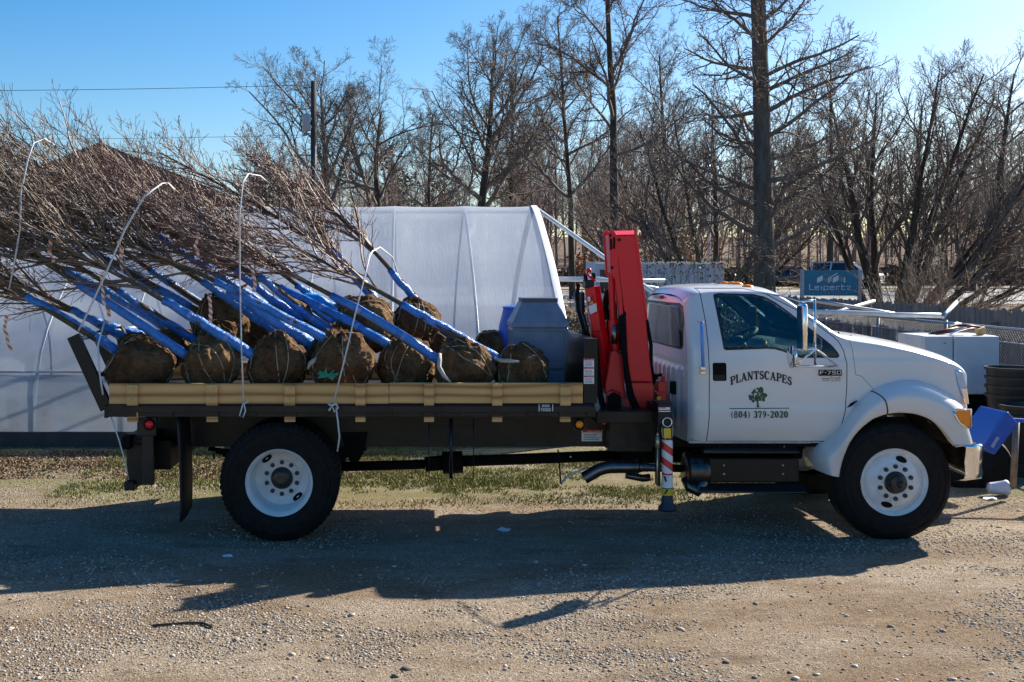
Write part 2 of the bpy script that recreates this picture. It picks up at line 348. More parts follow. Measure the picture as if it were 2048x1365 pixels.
def blades(name, n, mat, region, keep, h, wd, lean, seed, label, cat):
    g = np.random.default_rng(seed); V = []; pts = []
    while len(pts) < n:
        x, y = g.uniform(region[0], region[1]), g.uniform(region[2], region[3])
        if keep(x, y, g.random()): pts.append((x, y, gz(x, y)))
    p = np.array(pts); a = g.uniform(0, 6.28, n); hh = h * g.uniform(.4, 1.3, n); ww = wd * g.uniform(.6, 1.4, n); b2 = g.uniform(0, 6.28, n); ln = lean * g.random(n)
    e = np.stack([np.cos(a), np.sin(a), np.zeros(n)], axis=1) * ww[:, None]
    top = p + np.stack([np.cos(b2) * ln * hh, np.sin(b2) * ln * hh, hh], axis=1)
    V = np.stack([p - e, p + e, top], axis=1).reshape(-1, 3)
    Fc = np.arange(3 * n).reshape(-1, 3)
    return tag(link(name, np_mesh(name, V, Fc), mat), label, cat, kind="stuff")
def island_mat(name, stops, rough=.8):
    m, t, b = nodes(name); g = t.nodes.new("ShaderNodeNewGeometry"); r = ramp(t, g.outputs["Random Per Island"], stops)
    t.links.new(r.outputs[0], b.inputs["Base Color"]); b.inputs["Roughness"].default_value = rough; b.inputs["Specular IOR Level"].default_value = .2; return m
GRASSM = island_mat("short_grass", [(0, (.07, .10, .022)), (.4, (.15, .19, .045)), (.7, (.26, .25, .09)), (1, (.34, .28, .15))])
LITTERM = island_mat("leaf_litter", [(0, (.06, .035, .02)), (.5, (.17, .10, .055)), (.8, (.27, .18, .11)), (1, (.36, .27, .18))])
def keep_grass(x, y, u):
    d = noise.noise((x * .8, y * 1.4, 4.2)) + .6 * noise.noise((x * 3, y * 4, 8.)); e = min(1, max(0, (y - 11) / 1.)) * min(1, max(0, (16 - y) / 1.5)); return u < max(0, d * 1.2 + .34) * e
blades("grass", 70000, GRASSM, (-3.8, 5.5, 11, 16), keep_grass, .030, .006, 1.1, 3, "patchy short green grass growing through the gravel behind the truck", "grass")
def keep_litter(x, y, u): return u < max(0, noise.noise((x * .9, y * 1.1, 2.)) * 1.2 + .55) * min(1, max(0, (.5 - x) / 1.5))
blades("leaf_litter", 16000, LITTERM, (-6, .5, 12.6, 14.6), keep_litter, .022, .012, 1.8, 4, "brown leaf litter strewn along the foot of the greenhouse", "leaf litter")
# ------------------------------------------------------------------ lettering (flat strokes, laid on a surface by a mapping)
def ribbon(pts, w):
    pts = [Vector((p[0], p[1])) for p in pts]; k = len(pts); ws = w if isinstance(w, (list, tuple)) else [w] * k; L, Rr = [], []
    for i, p in enumerate(pts):
        d = (pts[min(i + 1, k - 1)] - pts[max(i - 1, 0)]); d = d.normalized() if d.length else Vector((1, 0)); n = Vector((-d.y, d.x))
        L.append(p + n * ws[i] / 2); Rr.append(p - n * ws[i] / 2)
    return [(L[i], Rr[i], Rr[i + 1], L[i + 1]) for i in range(k - 1)]
def arc(cx, cy, rx, ry, a0, a1, n=12): return [(cx + rx * math.cos(R(a0 + (a1 - a0) * i / n)), cy + ry * math.sin(R(a0 + (a1 - a0) * i / n))) for i in range(n + 1)]
T_, t_ = .19, .085
def sf(x, y, w=.36): return ([(x - w / 2, y), (x + w / 2, y)], t_)
def aw(n, a, b): return [a + (b - a) * abs(math.sin(math.pi * i / n)) for i in range(n + 1)]
GL = {
 'P': (.74, [([(.2, 0), (.2, 1)], T_), sf(.2, .04, .4), sf(.17, .96, .34), ([(.2, .96), (.4, .96)] + arc(.42, .72, .24, .24, 90, -90) + [(.2, .48)], [t_, t_] + aw(12, t_, .17) + [t_])]),
 'L': (.72, [([(.2, 0), (.2, 1)], T_), sf(.2, .96), ([(.03, .04), (.68, .04)], t_), ([(.64, .02), (.66, .32)], .1)]),
 'A': (.86, [([(.14, .02), (.42, 1)], .09), ([(.4, 1), (.69, .02)], T_), ([(.24, .34), (.58, .34)], t_), sf(.14, .04, .28), sf(.7, .04, .34)]),
 'N': (.88, [([(.17, .02), (.17, 1)], .09), ([(.72, 0), (.72, .97)], .09), ([(.15, 1), (.7, 0)], T_), sf(.15, .04, .3), sf(.72, .96, .3), sf(.13, .96, .24)]),
 'T': (.80, [([(.4, 0), (.4, .96)], T_), ([(.04, .95), (.76, .95)], .1), ([(.06, .98), (.05, .68)], .09), ([(.74, .98), (.75, .68)], .09), sf(.4, .04, .4)]),
 'S': (.66, [(arc(.33, .735, .2, .215, 25, 270, 10) + arc(.33, .285, .22, .235, 90, -155, 10)[1:], [t_] + [.12] * 6 + [.18] * 9 + [.12] * 4 + [t_]), ([(.54, .98), (.54, .7)], .07), ([(.1, .02), (.1, .33)], .07)]),
 'C': (.78, [(arc(.42, .5, .31, .46, 48, 312, 16), [.1] * 3 + [.15] * 3 + [.19] * 5 + [.15] * 3 + [.1] * 3), ([(.66, .98), (.66, .66)], .08)]),
 'E': (.76, [([(.2, 0), (.2, 1)], T_), ([(.03, .96), (.66, .96)], t_), ([(.03, .04), (.7, .04)], t_), ([(.2, .51), (.5, .51)], t_), ([(.64, .98), (.65, .7)], .09), ([(.67, .02), (.68, .3)], .09), ([(.5, .38), (.5, .64)], .07)]),
 '0': (.62, [(arc(.31, .5, .2, .44, 0, 360, 24), [.17 * abs(math.cos(math.pi * i / 12)) * .6 + .09 for i in range(25)])]),
 '2': (.62, [(arc(.3, .72, .2, .22, 170, -20, 10) + [(.35, .38), (.1, .1)], [.1] * 3 + [.13] * 3 + [.17] * 5 + [.14, .09]), ([(.07, .07), (.52, .07)], .14), ([(.52, .02), (.54, .28)], .08)]),
 '3': (.62, [(arc(.28, .74, .2, .2, 160, -90, 10) , [.1] * 3 + [.17] * 6 + [.1] * 2), (arc(.28, .28, .23, .24, 95, -160, 10), [.1] * 2 + [.18] * 6 + [.1] * 3)]),
 '4': (.64, [([(.42, 0), (.42, 1)], .17), ([(.4, .98), (.06, .32)], .09), ([(.04, .29), (.6, .29)], .1), sf(.42, .04, .36)]),
 '7': (.60, [([(.06, .92), (.54, .92)], .15), ([(.52, .92), (.34, .45), (.26, 0)], [.1, .15, .2]), ([(.08, .98), (.07, .66)], .08)]),
 '8': (.62, [(arc(.31, .74, .17, .21, 0, 360, 20), .12), (arc(.31, .27, .21, .24, 0, 360, 20), .13)]),
 '9': (.62, [(arc(.3, .68, .18, .27, 0, 360, 20), .12), ([(.48, .7), (.46, .4), (.36, .12), (.14, .06)], [.16, .16, .13, .1])]),
 '(': (.36, [(arc(.44, .42, .32, .66, 125, 235, 12), aw(12, .05, .12))]),
 ')': (.36, [(arc(-.08, .42, .32, .66, 55, -55, 12), aw(12, .05, .12))]),
 '-': (.36, [([(.04, .4), (.3, .4)], .15)]), ' ': (.36, []), 'F': (.9, []),
}
# square sans strokes for the badge and the board: one width
def sq(*ls): return [(l, .14) for l in ls]
SQ = {
 'L': (.82, sq([(.1, 1.25), (.1, .07), (.85, .07)])), 'e': (1.0, sq([(.1, .46), (.86, .46), (.86, .76), (.1, .76), (.1, .07), (.86, .07)])),
 'i': (.34, sq([(.15, 0), (.15, .8)])), 'p': (1.0, sq([(.1, -.22), (.1, .76), (.86, .76), (.86, .07), (.1, .07)])),
 'r': (.78, sq([(.1, 0), (.1, .76), (.72, .76)])), 't': (.8, sq([(.15, 1.15), (.15, .07), (.72, .07)], [(.15, .76), (.72, .76)])),
 'z': (1.0, sq([(.05, .76), (.86, .76), (.2, .07), (.95, .07)])),
 'F': (.86, sq([(.08, 0), (.12, .93), (.8, .93)], [(.1, .5), (.66, .5)])), '-': (.4, sq([(.08, .5), (.32, .5)])), '7': (.8, sq([(.04, .93), (.74, .93), (.24, 0)])),
 '5': (.86, sq([(.76, .93), (.12, .93), (.12, .54), (.76, .54), (.74, .07), (.04, .07)])), '0': (.9, sq([(.1, .07), (.1, .93), (.8, .93), (.8, .07), (.04, .07)])),
 'C': (.9, sq([(.8, .93), (.1, .93), (.1, .07), (.8, .07)])), 'O': (.9, sq([(.1, .07), (.1, .93), (.8, .93), (.8, .07), (.04, .07)])), 'N': (.9, sq([(.1, 0), (.1, .95), (.8, .05), (.8, 1)])),
 'S': (.9, sq([(.8, .93), (.1, .93), (.1, .5), (.8, .5), (.8, .07), (.1, .07)])), 'T': (.9, sq([(.45, 0), (.45, .93)], [(.05, .93), (.85, .93)])),
 'R': (.9, sq([(.1, 0), (.1, .93), (.8, .93), (.8, .5), (.1, .5)], [(.4, .5), (.82, 0)])), 'U': (.9, sq([(.1, 1), (.1, .07), (.8, .07), (.8, 1)])), 'I': (.3, sq([(.15, 0), (.15, 1)])),
 'D': (.9, sq([(.1, 0), (.1, .93), (.6, .93), (.8, .7), (.8, .3), (.6, .07), (.1, .07)])), 'A': (.9, sq([(.05, 0), (.4, .97), (.8, 0)], [(.2, .35), (.66, .35)])), 'G': (.9, sq([(.8, .93), (.1, .93), (.1, .07), (.8, .07), (.8, .5), (.5, .5)])),
 'E': (.85, sq([(.8, .93), (.1, .93), (.1, .07), (.8, .07)], [(.1, .5), (.7, .5)])), 'u': (.8, sq([(.1, .76), (.1, .07), (.7, .07), (.7, .76)])), 'c': (.8, sq([(.7, .76), (.1, .76), (.1, .07), (.7, .07)])), 'k': (.8, sq([(.1, 0), (.1, 1.1)], [(.7, .76), (.2, .38), (.74, 0)])), ' ': (.5, []), '4': (.9, sq([(.7, 0), (.7, 1), (.05, .3), (.85, .3)])), '8': (.9, sq([(.1, .07), (.1, .93), (.8, .93), (.8, .07), (.04, .07)], [(.1, .5), (.8, .5)])),
}
def text_quads(s, font, gap=.06, bold=1.):
    x = 0.; out = []
    for ch in s:
        wd, st = font[ch]
        for pts, w in st:
            w2 = [q * bold for q in w] if isinstance(w, (list, tuple)) else w * bold
            out += [(pts, w2, x)]
        x += wd + gap
    return out, x - gap
def lay_text(mb, s, font, mapf, u0, u1, gap=.06, bold=1., step=.00004, aspect=None):
    st, W = text_quads(s, font, gap, bold); k = (u1 - u0) / W
    for i, (pts, w, x) in enumerate(st):
        for q in ribbon([(p[0] + x, p[1]) for p in pts], w):
            mb.add([mapf(u0 + c.x * k, c.y, i * step) for c in q], [(0, 1, 2, 3)])
    return mb
def sign_decal(name, mat_bg, u0, u1, v0, v1, mapf, parent, header=None, lines=0):
    """a small flat notice: background, red header band with DANGER, rows of fine print"""
    d = MB(); d.add([mapf(u0, v0, 0), mapf(u1, v0, 0), mapf(u1, v1, 0), mapf(u0, v1, 0)], [(0, 1, 2, 3)]); o = d.build(name, mat_bg, parent)
    if header:
        h = MB(); hh = (v1 - v0) * .2; e = (u1 - u0) * .04
        h.add([mapf(u0 + e, v1 - hh, .0008), mapf(u1 - e, v1 - hh, .0008), mapf(u1 - e, v1 - e * .6, .0008), mapf(u0 + e, v1 - e * .6, .0008)], [(0, 1, 2, 3)])
        if lines: h.build("header_band", DECALR, o)
        t = MB(); lay_text(t, "DANGER", SQ, lambda u, v, k: mapf(u, v1 - hh * .86 + v * hh * .62, .0016 + k), u0 + (u1 - u0) * .3, u1 - (u1 - u0) * .1)
        t.build("lettering", DECALW, o)
    if lines:
        p = MB(); top = v1 - (v1 - v0) * (.28 if header else .1); st = (top - v0) / (lines + .6)
        for i in range(lines):
            a = u0 + (u1 - u0) * .1; b = u1 - (u1 - u0) * (.1 + .25 * random.random()); y = top - st * (i + .8)
            p.add([mapf(a, y, .0008), mapf(b, y, .0008), mapf(b, y + st * .45, .0008), mapf(a, y + st * .45, .0008)], [(0, 1, 2, 3)])
        p.build("fine_print", GREYINK, o)
    return o
# ------------------------------------------------------------------ the truck
YC = 10.87; YB = 9.70; YF = 2 * YC - YB
truck = thing("flatbed_truck", (2.0, YC, 0), "white flatbed crane truck loaded with balled trees, parked on the gravel yard", "truck")
# ---- cab and hood shell, lofted along X as half sections mirrored about the centre line
ZT = [(2.56, 2.16), (2.60, 2.215), (2.66, 2.243), (2.8, 2.258), (3.0, 2.264), (3.25, 2.258), (3.36, 2.243), (3.45, 2.205), (3.55, 2.137), (3.70, 2.025), (3.91, 1.868), (3.975, 1.838), (4.03, 1.826), (4.3, 1.792), (4.6, 1.735), (4.85, 1.668), (4.98, 1.625), (5.06, 1.585), (5.12, 1.535)]
WS = [(.6, .94), (.84, .972), (.95, 1.0), (1.0, 1.005), (1.10, 1.008), (1.15, 1.006), (1.19, .999), (1.3, 1.0), (1.5, .995), (1.575, .992), (1.605, .983), (1.66, .981), (1.74, .968), (1.95, .893), (2.2, .80), (2.4, .72)]
def lerp_tab(tab, x):
    if x <= tab[0][0]: return tab[0][1]
    for (a, p), (b, q) in zip(tab, tab[1:]):
        if x <= b: return p + (q - p) * (x - a) / (b - a)
    return tab[-1][1]
def smooth_tab(tab, x, h=.02): return (lerp_tab(tab, x - h) + 2 * lerp_tab(tab, x) + lerp_tab(tab, x + h)) / 4
def half_w(x, z):
    w_ = (lerp_tab(WS, z - .012) + lerp_tab(WS, z) + lerp_tab(WS, z + .012)) / 3
    if x < 2.70: w_ -= .13 * (1 - math.sqrt(max(0, 1 - ((2.70 - x) / .142) ** 2)))
    if x > 3.98: w_ *= 1 - .085 * ((x - 3.98) / 1.1) ** 1.2
    if x > 5.0: w_ -= .09 * (1 - math.sqrt(max(0, 1 - ((x - 5.0) / .125) ** 2)))
    return w_
def z_bottom(x): return .842 if x < 3.9 else max(.842 + min(1, (x - 3.9) / .25) * .16, 1.13 - 1.9 * max(0, abs(x - 4.40) - .18) ** 1.5 if 3.95 < x < 4.88 else 0)
NT, NS = 16, 34
def cab_section(x):
    zt = smooth_tab(ZT, x, .02); dr = .075 + (.03 * max(0, x - 4.0) / 1.1 if x > 4 else 0); zs = zt - dr; ws = half_w(x, zs); pts = []
    for i in range(NT):                                   # top: flat with a rounded shoulder
        a = math.pi / 2 * i / NT; e = 2 / 3.4
        pts.append((ws * math.sin(a) ** e, zs + dr * math.cos(a) ** (2 / 1.75)))
    zb = z_bottom(x)
    for i in range(NS + 1):
        z = zs + (zb - zs) * i / NS; pts.append((half_w(x, z), z))
    return pts
xs_ = sorted(set([round(v, 4) for v in list(np.linspace(2.56, 2.72, 9)) + list(np.linspace(2.76, 3.3, 14)) + list(np.linspace(3.34, 4.06, 25)) + list(np.linspace(4.12, 4.94, 17)) + list(np.linspace(4.98, 5.12, 9))]))
rows = []
for x in xs_:
    s = cab_section(x); rows.append([(x, YC + y, z) for y, z in reversed(s)] + [(x, YC - y, z) for y, z in s[1:]])
shell = bmesh.new(); _v = [[shell.verts.new(p) for p in r] for r in rows]
for i in range(len(rows) - 1):
    for j in range(len(rows[0]) - 1): shell.faces.new((_v[i][j], _v[i][j + 1], _v[i + 1][j + 1], _v[i + 1][j]))
bmesh.ops.recalc_face_normals(shell, faces=shell.faces[:])
if sum(f.normal.z for f in shell.faces) < 0: bmesh.ops.reverse_faces(shell, faces=shell.faces[:])
def inside(poly, x, z):
    c = False; n = len(poly)
    for i in range(n):
        (x1, z1), (x2, z2) = poly[i], poly[i - 1]
        if (z1 > z) != (z2 > z) and x < (x2 - x1) * (z - z1) / (z2 - z1) + x1: c = not c
    return c
def cut(bm, poly, ax=(0, 2), sel=None):
    lo = [min(p[k] for p in poly) - .03 for k in (0, 1)]; hi = [max(p[k] for p in poly) + .03 for k in (0, 1)]
    for i in range(len(poly)):
        a, b = poly[i - 1], poly[i]; d = (b[0] - a[0], b[1] - a[1])
        co, no = [0, 0, 0], [0, 0, 0]; co[ax[0]], co[ax[1]] = a; no[ax[0]], no[ax[1]] = -d[1], d[0]
        if d[0] ** 2 + d[1] ** 2 < 1e-10: continue
        m0 = [min(a[k], b[k]) - .06 for k in (0, 1)]; m1 = [max(a[k], b[k]) + .06 for k in (0, 1)]
        fs = [f for f in bm.faces if (sel is None or sel(f)) and all(max(v.co[ax[k]] for v in f.verts) >= m0[k] and min(v.co[ax[k]] for v in f.verts) <= m1[k] for k in (0, 1))]
        es = list({e for f in fs for e in f.edges}); vs = list({v for f in fs for v in f.verts})
        bmesh.ops.bisect_plane(bm, geom=fs + es + vs, plane_co=co, plane_no=no, dist=1e-6)
def take(bm, pred):
    b2 = bm.copy(); b2.faces.ensure_lookup_table(); bm.faces.ensure_lookup_table()
    keep = [pred(f) for f in bm.faces]
    bmesh.ops.delete(b2, geom=[f for f, k in zip(b2.faces[:], keep) if not k], context='FACES')
    bmesh.ops.delete(bm, geom=[f for f, k in zip(bm.faces[:], keep) if k], context='FACES')
    return b2
def offset(poly, d):
    n = len(poly); a = sum(poly[i - 1][0] * poly[i][1] - poly[i][0] * poly[i - 1][1] for i in range(n)); s = 1 if a > 0 else -1; out = []
    for i in range(n):
        p0, p1, p2 = Vector(poly[i - 1]), Vector(poly[i]), Vector(poly[(i + 1) % n]); d1 = (p1 - p0).normalized(); d2 = (p2 - p1).normalized()
        n1 = Vector((-d1.y, d1.x)) * s; n2 = Vector((-d2.y, d2.x)) * s; b = (n1 + n2).normalized(); out.append(tuple(p1 + b * d / max(.4, b.dot(n1))))
    return out
def px_poly(pts, Y): return [(PX(x, Y), PZ(y, Y)) for x, y in pts]
def bm_obj(name, bm, mat, parent, smooth=True, solid=0.):
    me = bpy.data.meshes.new(name); bm.to_mesh(me); bm.free(); o = link(name, me, mat, parent, smooth)
    if solid:
        s = o.modifiers.new("solid", 'SOLIDIFY'); s.thickness = solid; s.offset = -1
    return o
DOOR = px_poly([(1407, 577), (1500, 577), (1540, 587), (1556, 596), (1600, 620), (1640, 651), (1668, 674), (1676, 682), (1685, 700), (1691, 727), (1690, 774), (1687, 818), (1679, 850), (1668, 870), (1655, 883), (1410, 883), (1414, 833), (1415, 745), (1413, 642), (1409, 600)], 9.92)
WIN = px_poly([(1431.5, 592), (1434, 588.5), (1444, 587), (1514, 589), (1535, 594), (1555, 605), (1579, 623.5), (1605, 646), (1637, 672), (1657, 689), (1669, 704), (1672, 711), (1668, 715), (1596, 715), (1579, 711), (1561, 702.5), (1544, 698), (1529, 697), (1447, 700), (1442, 697)], 9.97)
HOOD = [(3.985, 2.2), (3.99, 1.79), (4.02, 1.70), (4.045, 1.455), (4.10, 1.44), (4.23, 1.30), (4.23, .98), (5.2, .98), (5.2, 2.2)]
side = lambda f: abs(f.calc_center_median().y - YC) > .5
cut(shell, DOOR, sel=side); cut(shell, offset(DOOR, .008), sel=side); cut(shell, WIN, sel=side); cut(shell, offset(WIN, .016), sel=side)
QG = px_poly([(1622, 600), (1640, 671), (1634, 730), (1700, 730), (1700, 600)], 9.97)   # solid corner panel at the front of the side window
cut(shell, QG, sel=side)
hood_o = offset(HOOD, .004); cut(shell, HOOD); cut(shell, hood_o)
ctr = lambda f: f.calc_center_median()
def in_(poly, f): c = ctr(f); return inside(poly, c.x, c.z)
win_in = offset(WIN, .016); door_in = offset(DOOR, .008)
WSH = [(3.44, -.735), (3.44, .735), (3.93, .885), (3.95, .5), (3.955, 0), (3.95, -.5), (3.93, -.885)]
WSHW = [(x, YC + y) for x, y in WSH]; topf = lambda f: f.normal.z > .35 and ctr(f).x > 3.3 and ctr(f).x < 4.1
cut(shell, WSHW, ax=(0, 1), sel=topf); cut(shell, offset(WSHW, .02), ax=(0, 1), sel=topf); wsh_in = offset(WSHW, .02)
wtest = lambda poly, f: topf(f) and inside(poly, ctr(f).x, ctr(f).y)
g_ws = take(shell, lambda f: wtest(wsh_in, f)); s_ws = take(shell, lambda f: wtest(WSHW, f))
near = lambda f: ctr(f).y < YC - .5
far_ = lambda f: ctr(f).y > YC + .5
GLASS = glass("cab_glass", (.78, .92, .90)); SEAL = M("rubber_seal", (.008, .008, .009), .5, 0, .2, 30)
cab = bm_obj("cab_tmp", bmesh.new(), WHITE, truck)   # replaced below once the cuts are taken out
pieces = []
for sidef in (near, far_):
    quarter = take(shell, lambda f: sidef(f) and in_(win_in, f) and in_(QG, f)); gl_ = take(shell, lambda f: sidef(f) and in_(win_in, f)); fr_ = take(shell, lambda f: sidef(f) and in_(WIN, f))
    dr_ = take(shell, lambda f: sidef(f) and in_(door_in, f)); sl_ = take(shell, lambda f: sidef(f) and in_(DOOR, f)); pieces.append((gl_, fr_, dr_, sl_, quarter))
hd = take(shell, lambda f: in_(hood_o, f)); hs_ = take(shell, lambda f: in_(HOOD, f))
bpy.data.objects.remove(cab); cab = bm_obj("cab", shell, WHITE, truck); hood = bm_obj("hood", hd, WHITE, truck)
bm_obj("hood_seal", hs_, SEAL, hood); ws_o = bm_obj("windshield", g_ws, GLASS, cab, solid=.006); bm_obj("windshield_seal", s_ws, SEAL, cab)
doors = []
for gl_, fr_, dr_, sl_, quarter in pieces:
    d = bm_obj("door", dr_, WHITE, truck); doors.append(d); bm_obj("window_glass", gl_, GLASS, d, solid=.005); bm_obj("window_frame", fr_, SEAL, d); bm_obj("door_seal", sl_, SEAL, d)
    bm_obj("corner_panel", quarter, M("smoked_panel", (.01, .012, .02), .12, 0, .2, 5), d)
door = doors[0]
def skin_y(x, z): return YC - half_w(x, z)
# rear wall of the cab with its window and pressed ribs
rw = bmesh.new(); zz = list(np.linspace(.842, 2.16, 60)); yy = list(np.linspace(-1, 1, 61)); X0 = 2.56; vv = []
for z in zz:
    hw = half_w(X0, z)
    if z > 2.085: hw *= (max(0., 1 - ((z - 2.085) / .0752) ** 2.2)) ** (1 / 2.6) if z < 2.16 else .02
    r = []
    for u in yy:
        y = u * hw; rib = 0
        if .95 < z < 1.5 and abs(y) < .8: rib = .016 * max(0, min(1, 3 * math.sin((y + .02) * math.pi / .085))) * min(1, (1.5 - z) / .04)
        if 1.5 < z < 1.535: rib = -.012
        r.append(rw.verts.new((X0 - .002 - rib - .035 * (1 - (abs(u)) ** 4), YC + y, z)))
    vv.append(r)
for i in range(len(zz) - 1):
    for j in range(len(yy) - 1): rw.faces.new((vv[i][j], vv[i + 1][j], vv[i + 1][j + 1], vv[i][j + 1]))
RWIN = [(YC - .80, 1.70), (YC - .79, 1.98), (YC - .75, 2.06), (YC - .68, 2.09), (YC + .68, 2.09), (YC + .75, 2.06), (YC + .79, 1.98), (YC + .80, 1.70), (YC + .76, 1.665), (YC - .76, 1.665)]
RIN = offset(RWIN, .02); cut(rw, RWIN, ax=(1, 2)); cut(rw, RIN, ax=(1, 2)); bmesh.ops.recalc_face_normals(rw, faces=rw.faces[:])
if sum(f.normal.x for f in rw.faces) > 0: bmesh.ops.reverse_faces(rw, faces=rw.faces[:])
yz = lambda poly, f: inside(poly, ctr(f).y, ctr(f).z)
rg = take(rw, lambda f: yz(RIN, f)); rs = take(rw, lambda f: yz(RWIN, f))
rear = bm_obj("rear_wall", rw, WHITE, cab); bm_obj("rear_window", rg, GLASS, cab, solid=.005); bm_obj("rear_window_seal", rs, SEAL, cab)
b = MB(); b.box(X0 - .075, X0 - .02, YC - .14, YC + .14, 2.118, 2.15); b.build("brake_lamp", M("smoked_red_lens", (.10, .03, .035), .2, 0, .2, 40), cab, bevel=.006)
for yv in (YC - .62, YC + .1): b = MB(); b.box(X0 - .085, X0 - .03, yv - .045, yv + .045, 1.24, 1.36); b.build("vent_cover", BLACKM, cab, bevel=.012)
# interior
i_ = MB(); i_.box(2.62, 3.95, YC - .9, YC + .9, .86, .93); i_.build("cab_floor", DARKIN, cab)
for yv in (YC - .52, YC + .52):
    s = MB(); s.beam((2.96, yv, 1.1), (2.78, yv, 1.82), .27, .075, up=(1, 0, 0)); s.box(2.9, 3.42, yv - .27, yv + .27, 1.0, 1.2); s.beam((2.80, yv, 1.84), (2.765, yv, 2.0), .14, .05, up=(1, 0, 0))
    s.build("seat", DARKIN, cab, smooth=True, bevel=.05, angle=50)
d = MB(); rowsd = []
for yv in np.linspace(YC - .93, YC + .93, 12): rowsd.append([(3.6, yv, 1.25), (3.52, yv, 1.42), (3.56, yv, 1.60 + (.07 if yv > YC + .15 and yv < YC + .75 else 0)), (3.66, yv, 1.66 + (.06 if yv > YC + .15 and yv < YC + .75 else 0)), (3.9, yv, 1.70), (3.96, yv, 1.68), (3.96, yv, 1.1)])
d.grid(rowsd); d.build("dashboard", BLUEIN, cab, smooth=True)
sw = MB(); c = Vector((3.44, YC + .45, 1.69)); ax = unit((-.55, 0, .83)); u = Vector((0, 1, 0)); v2 = ax.cross(u)
sw.tube([c + u * (.2 * math.cos(a)) + v2 * (.2 * math.sin(a)) for a in np.linspace(0, 2 * math.pi, 33)], .017, 8, False); sw.tube([c - u * .19, c + u * .19], .016); sw.tube([c, c - ax * .3], .03); sw.ball(c, .06, 2, (1, 1, .6)); sw.build("steering_wheel", DARKIN, cab, smooth=True)
rv = MB(); rv.box(3.42, 3.44, YC - .12, YC + .12, 1.98, 2.04); rv.build("inner_mirror", DARKIN, cab, bevel=.01)
lab = MB()                                                # underside and firewall keep the light out
lab.box(2.58, 4.0, YC - .94, YC + .94, .80, .845); lab.build("cab_underside", BLACKM, cab)
# roof clearance lamps
for dy in (-.60, -.2, 0, .2, .60):
    k = MB(); k.ball((3.235 - abs(dy) * .06, YC + dy, 2.247 - abs(dy) ** 3 * .10), .062, 3, (1, .72, .62)); k.build("clearance_lamp", AMBER, cab, smooth=True)
# ---- nose: grille, headlamps, bumper
gr = MB()
gr.add([(5.115, YC + y, z) for y, z in ((-.70, 1.0), (.70, 1.0), (.70, 1.30), (.62, 1.46), (-.62, 1.46), (-.70, 1.30))], [(0, 1, 2, 3, 4, 5)]); gro = gr.build("grille", BLACKM, truck)
gb_ = MB()
for z in (1.04, 1.15, 1.26, 1.37): gb_.box(5.11, 5.15, YC - .66, YC + .66, z, z + .045)
gb_.build("grille_bars", CHROME, gro, bevel=.008)
nf = MB(); nf.box(4.9, 5.10, YC - .82, YC + .82, .92, 1.42); nf.build("nose_panel", WHITE, truck, bevel=.03)
for sgn in (-1, 1):
    hl = MB(); base = [(1906, 739), (1915, 741), (1923.5, 745), (1930, 778), (1932.5, 805), (1918, 790), (1911, 768)]
    pl = [(PX(x, 9.98), PZ(y, 9.98)) for x, y in base]; y0 = YC + sgn * .938; hl.prism(pl, y0, y0 - sgn * .28)
    h = hl.build("headlamp", M("headlamp_lens", (.35, .5, .75), .06, .6, .1, 20), truck, smooth=True, bevel=.012, angle=40)
    tr_ = MB(); tr_.prism([(PX(x, 9.97), PZ(y, 9.97)) for x, y in [(1917, 775), (1930, 776), (1934, 808), (1925, 806)]], YC + sgn * .943, YC + sgn * .70); tr_.build("chrome_trim", CHROME, h, bevel=.006)
# fenders: a swept flare between the outline above and the wheel opening
FO = [(1637, 943), (1630.5, 928), (1632, 902), (1638, 889), (1655, 881), (1671, 863), (1691, 835), (1712, 806), (1738, 784), (1760, 770), (1783, 763.5), (1806, 759), (1839, 759.4), (1871, 769), (1896, 782), (1921, 799), (1936, 814), (1939.5, 840), (1940, 858), (1945.5, 866), (1946, 880)]
FL = [(1679, 955), (1681, 940), (1687, 917), (1699, 888), (1711, 870), (1724, 856), (1748, 837), (1774, 828), (1798, 825), (1830, 827), (1855, 835), (1872, 846), (1884, 857), (1897, 873), (1908, 890), (1914, 895)]
def resample(pts, n):
    L = [0]
    for a, b in zip(pts, pts[1:]): L.append(L[-1] + math.hypot(b[0] - a[0], b[1] - a[1]))
    out = []
    for i in range(n):
        t = L[-1] * i / (n - 1); k = max(j for j in range(len(L)) if L[j] <= t + 1e-9); k = min(k, len(pts) - 2); f = (t - L[k]) / max(1e-9, L[k + 1] - L[k])
        out.append((pts[k][0] + (pts[k + 1][0] - pts[k][0]) * f, pts[k][1] + (pts[k + 1][1] - pts[k][1]) * f))
    return out
def smooth_pts(p, it=3):
    for _ in range(it): p = [p[0]] + [((p[i - 1][0] + 2 * p[i][0] + p[i + 1][0]) / 4, (p[i - 1][1] + 2 * p[i][1] + p[i + 1][1]) / 4) for i in range(1, len(p) - 1)] + [p[-1]]
    return p
fo = smooth_pts(resample(px_poly(FO, 9.86), 72)); fl = smooth_pts(resample(px_poly(FL, 9.72), 72))
def fender_y(s, i):                                       # distance from the centre line across the flare
    return .90 + .262 * math.sin(min(1, s / .62) * math.pi / 2) ** .8 - (.02 * ((s - .62) / .38) ** 2 if s > .62 else 0)
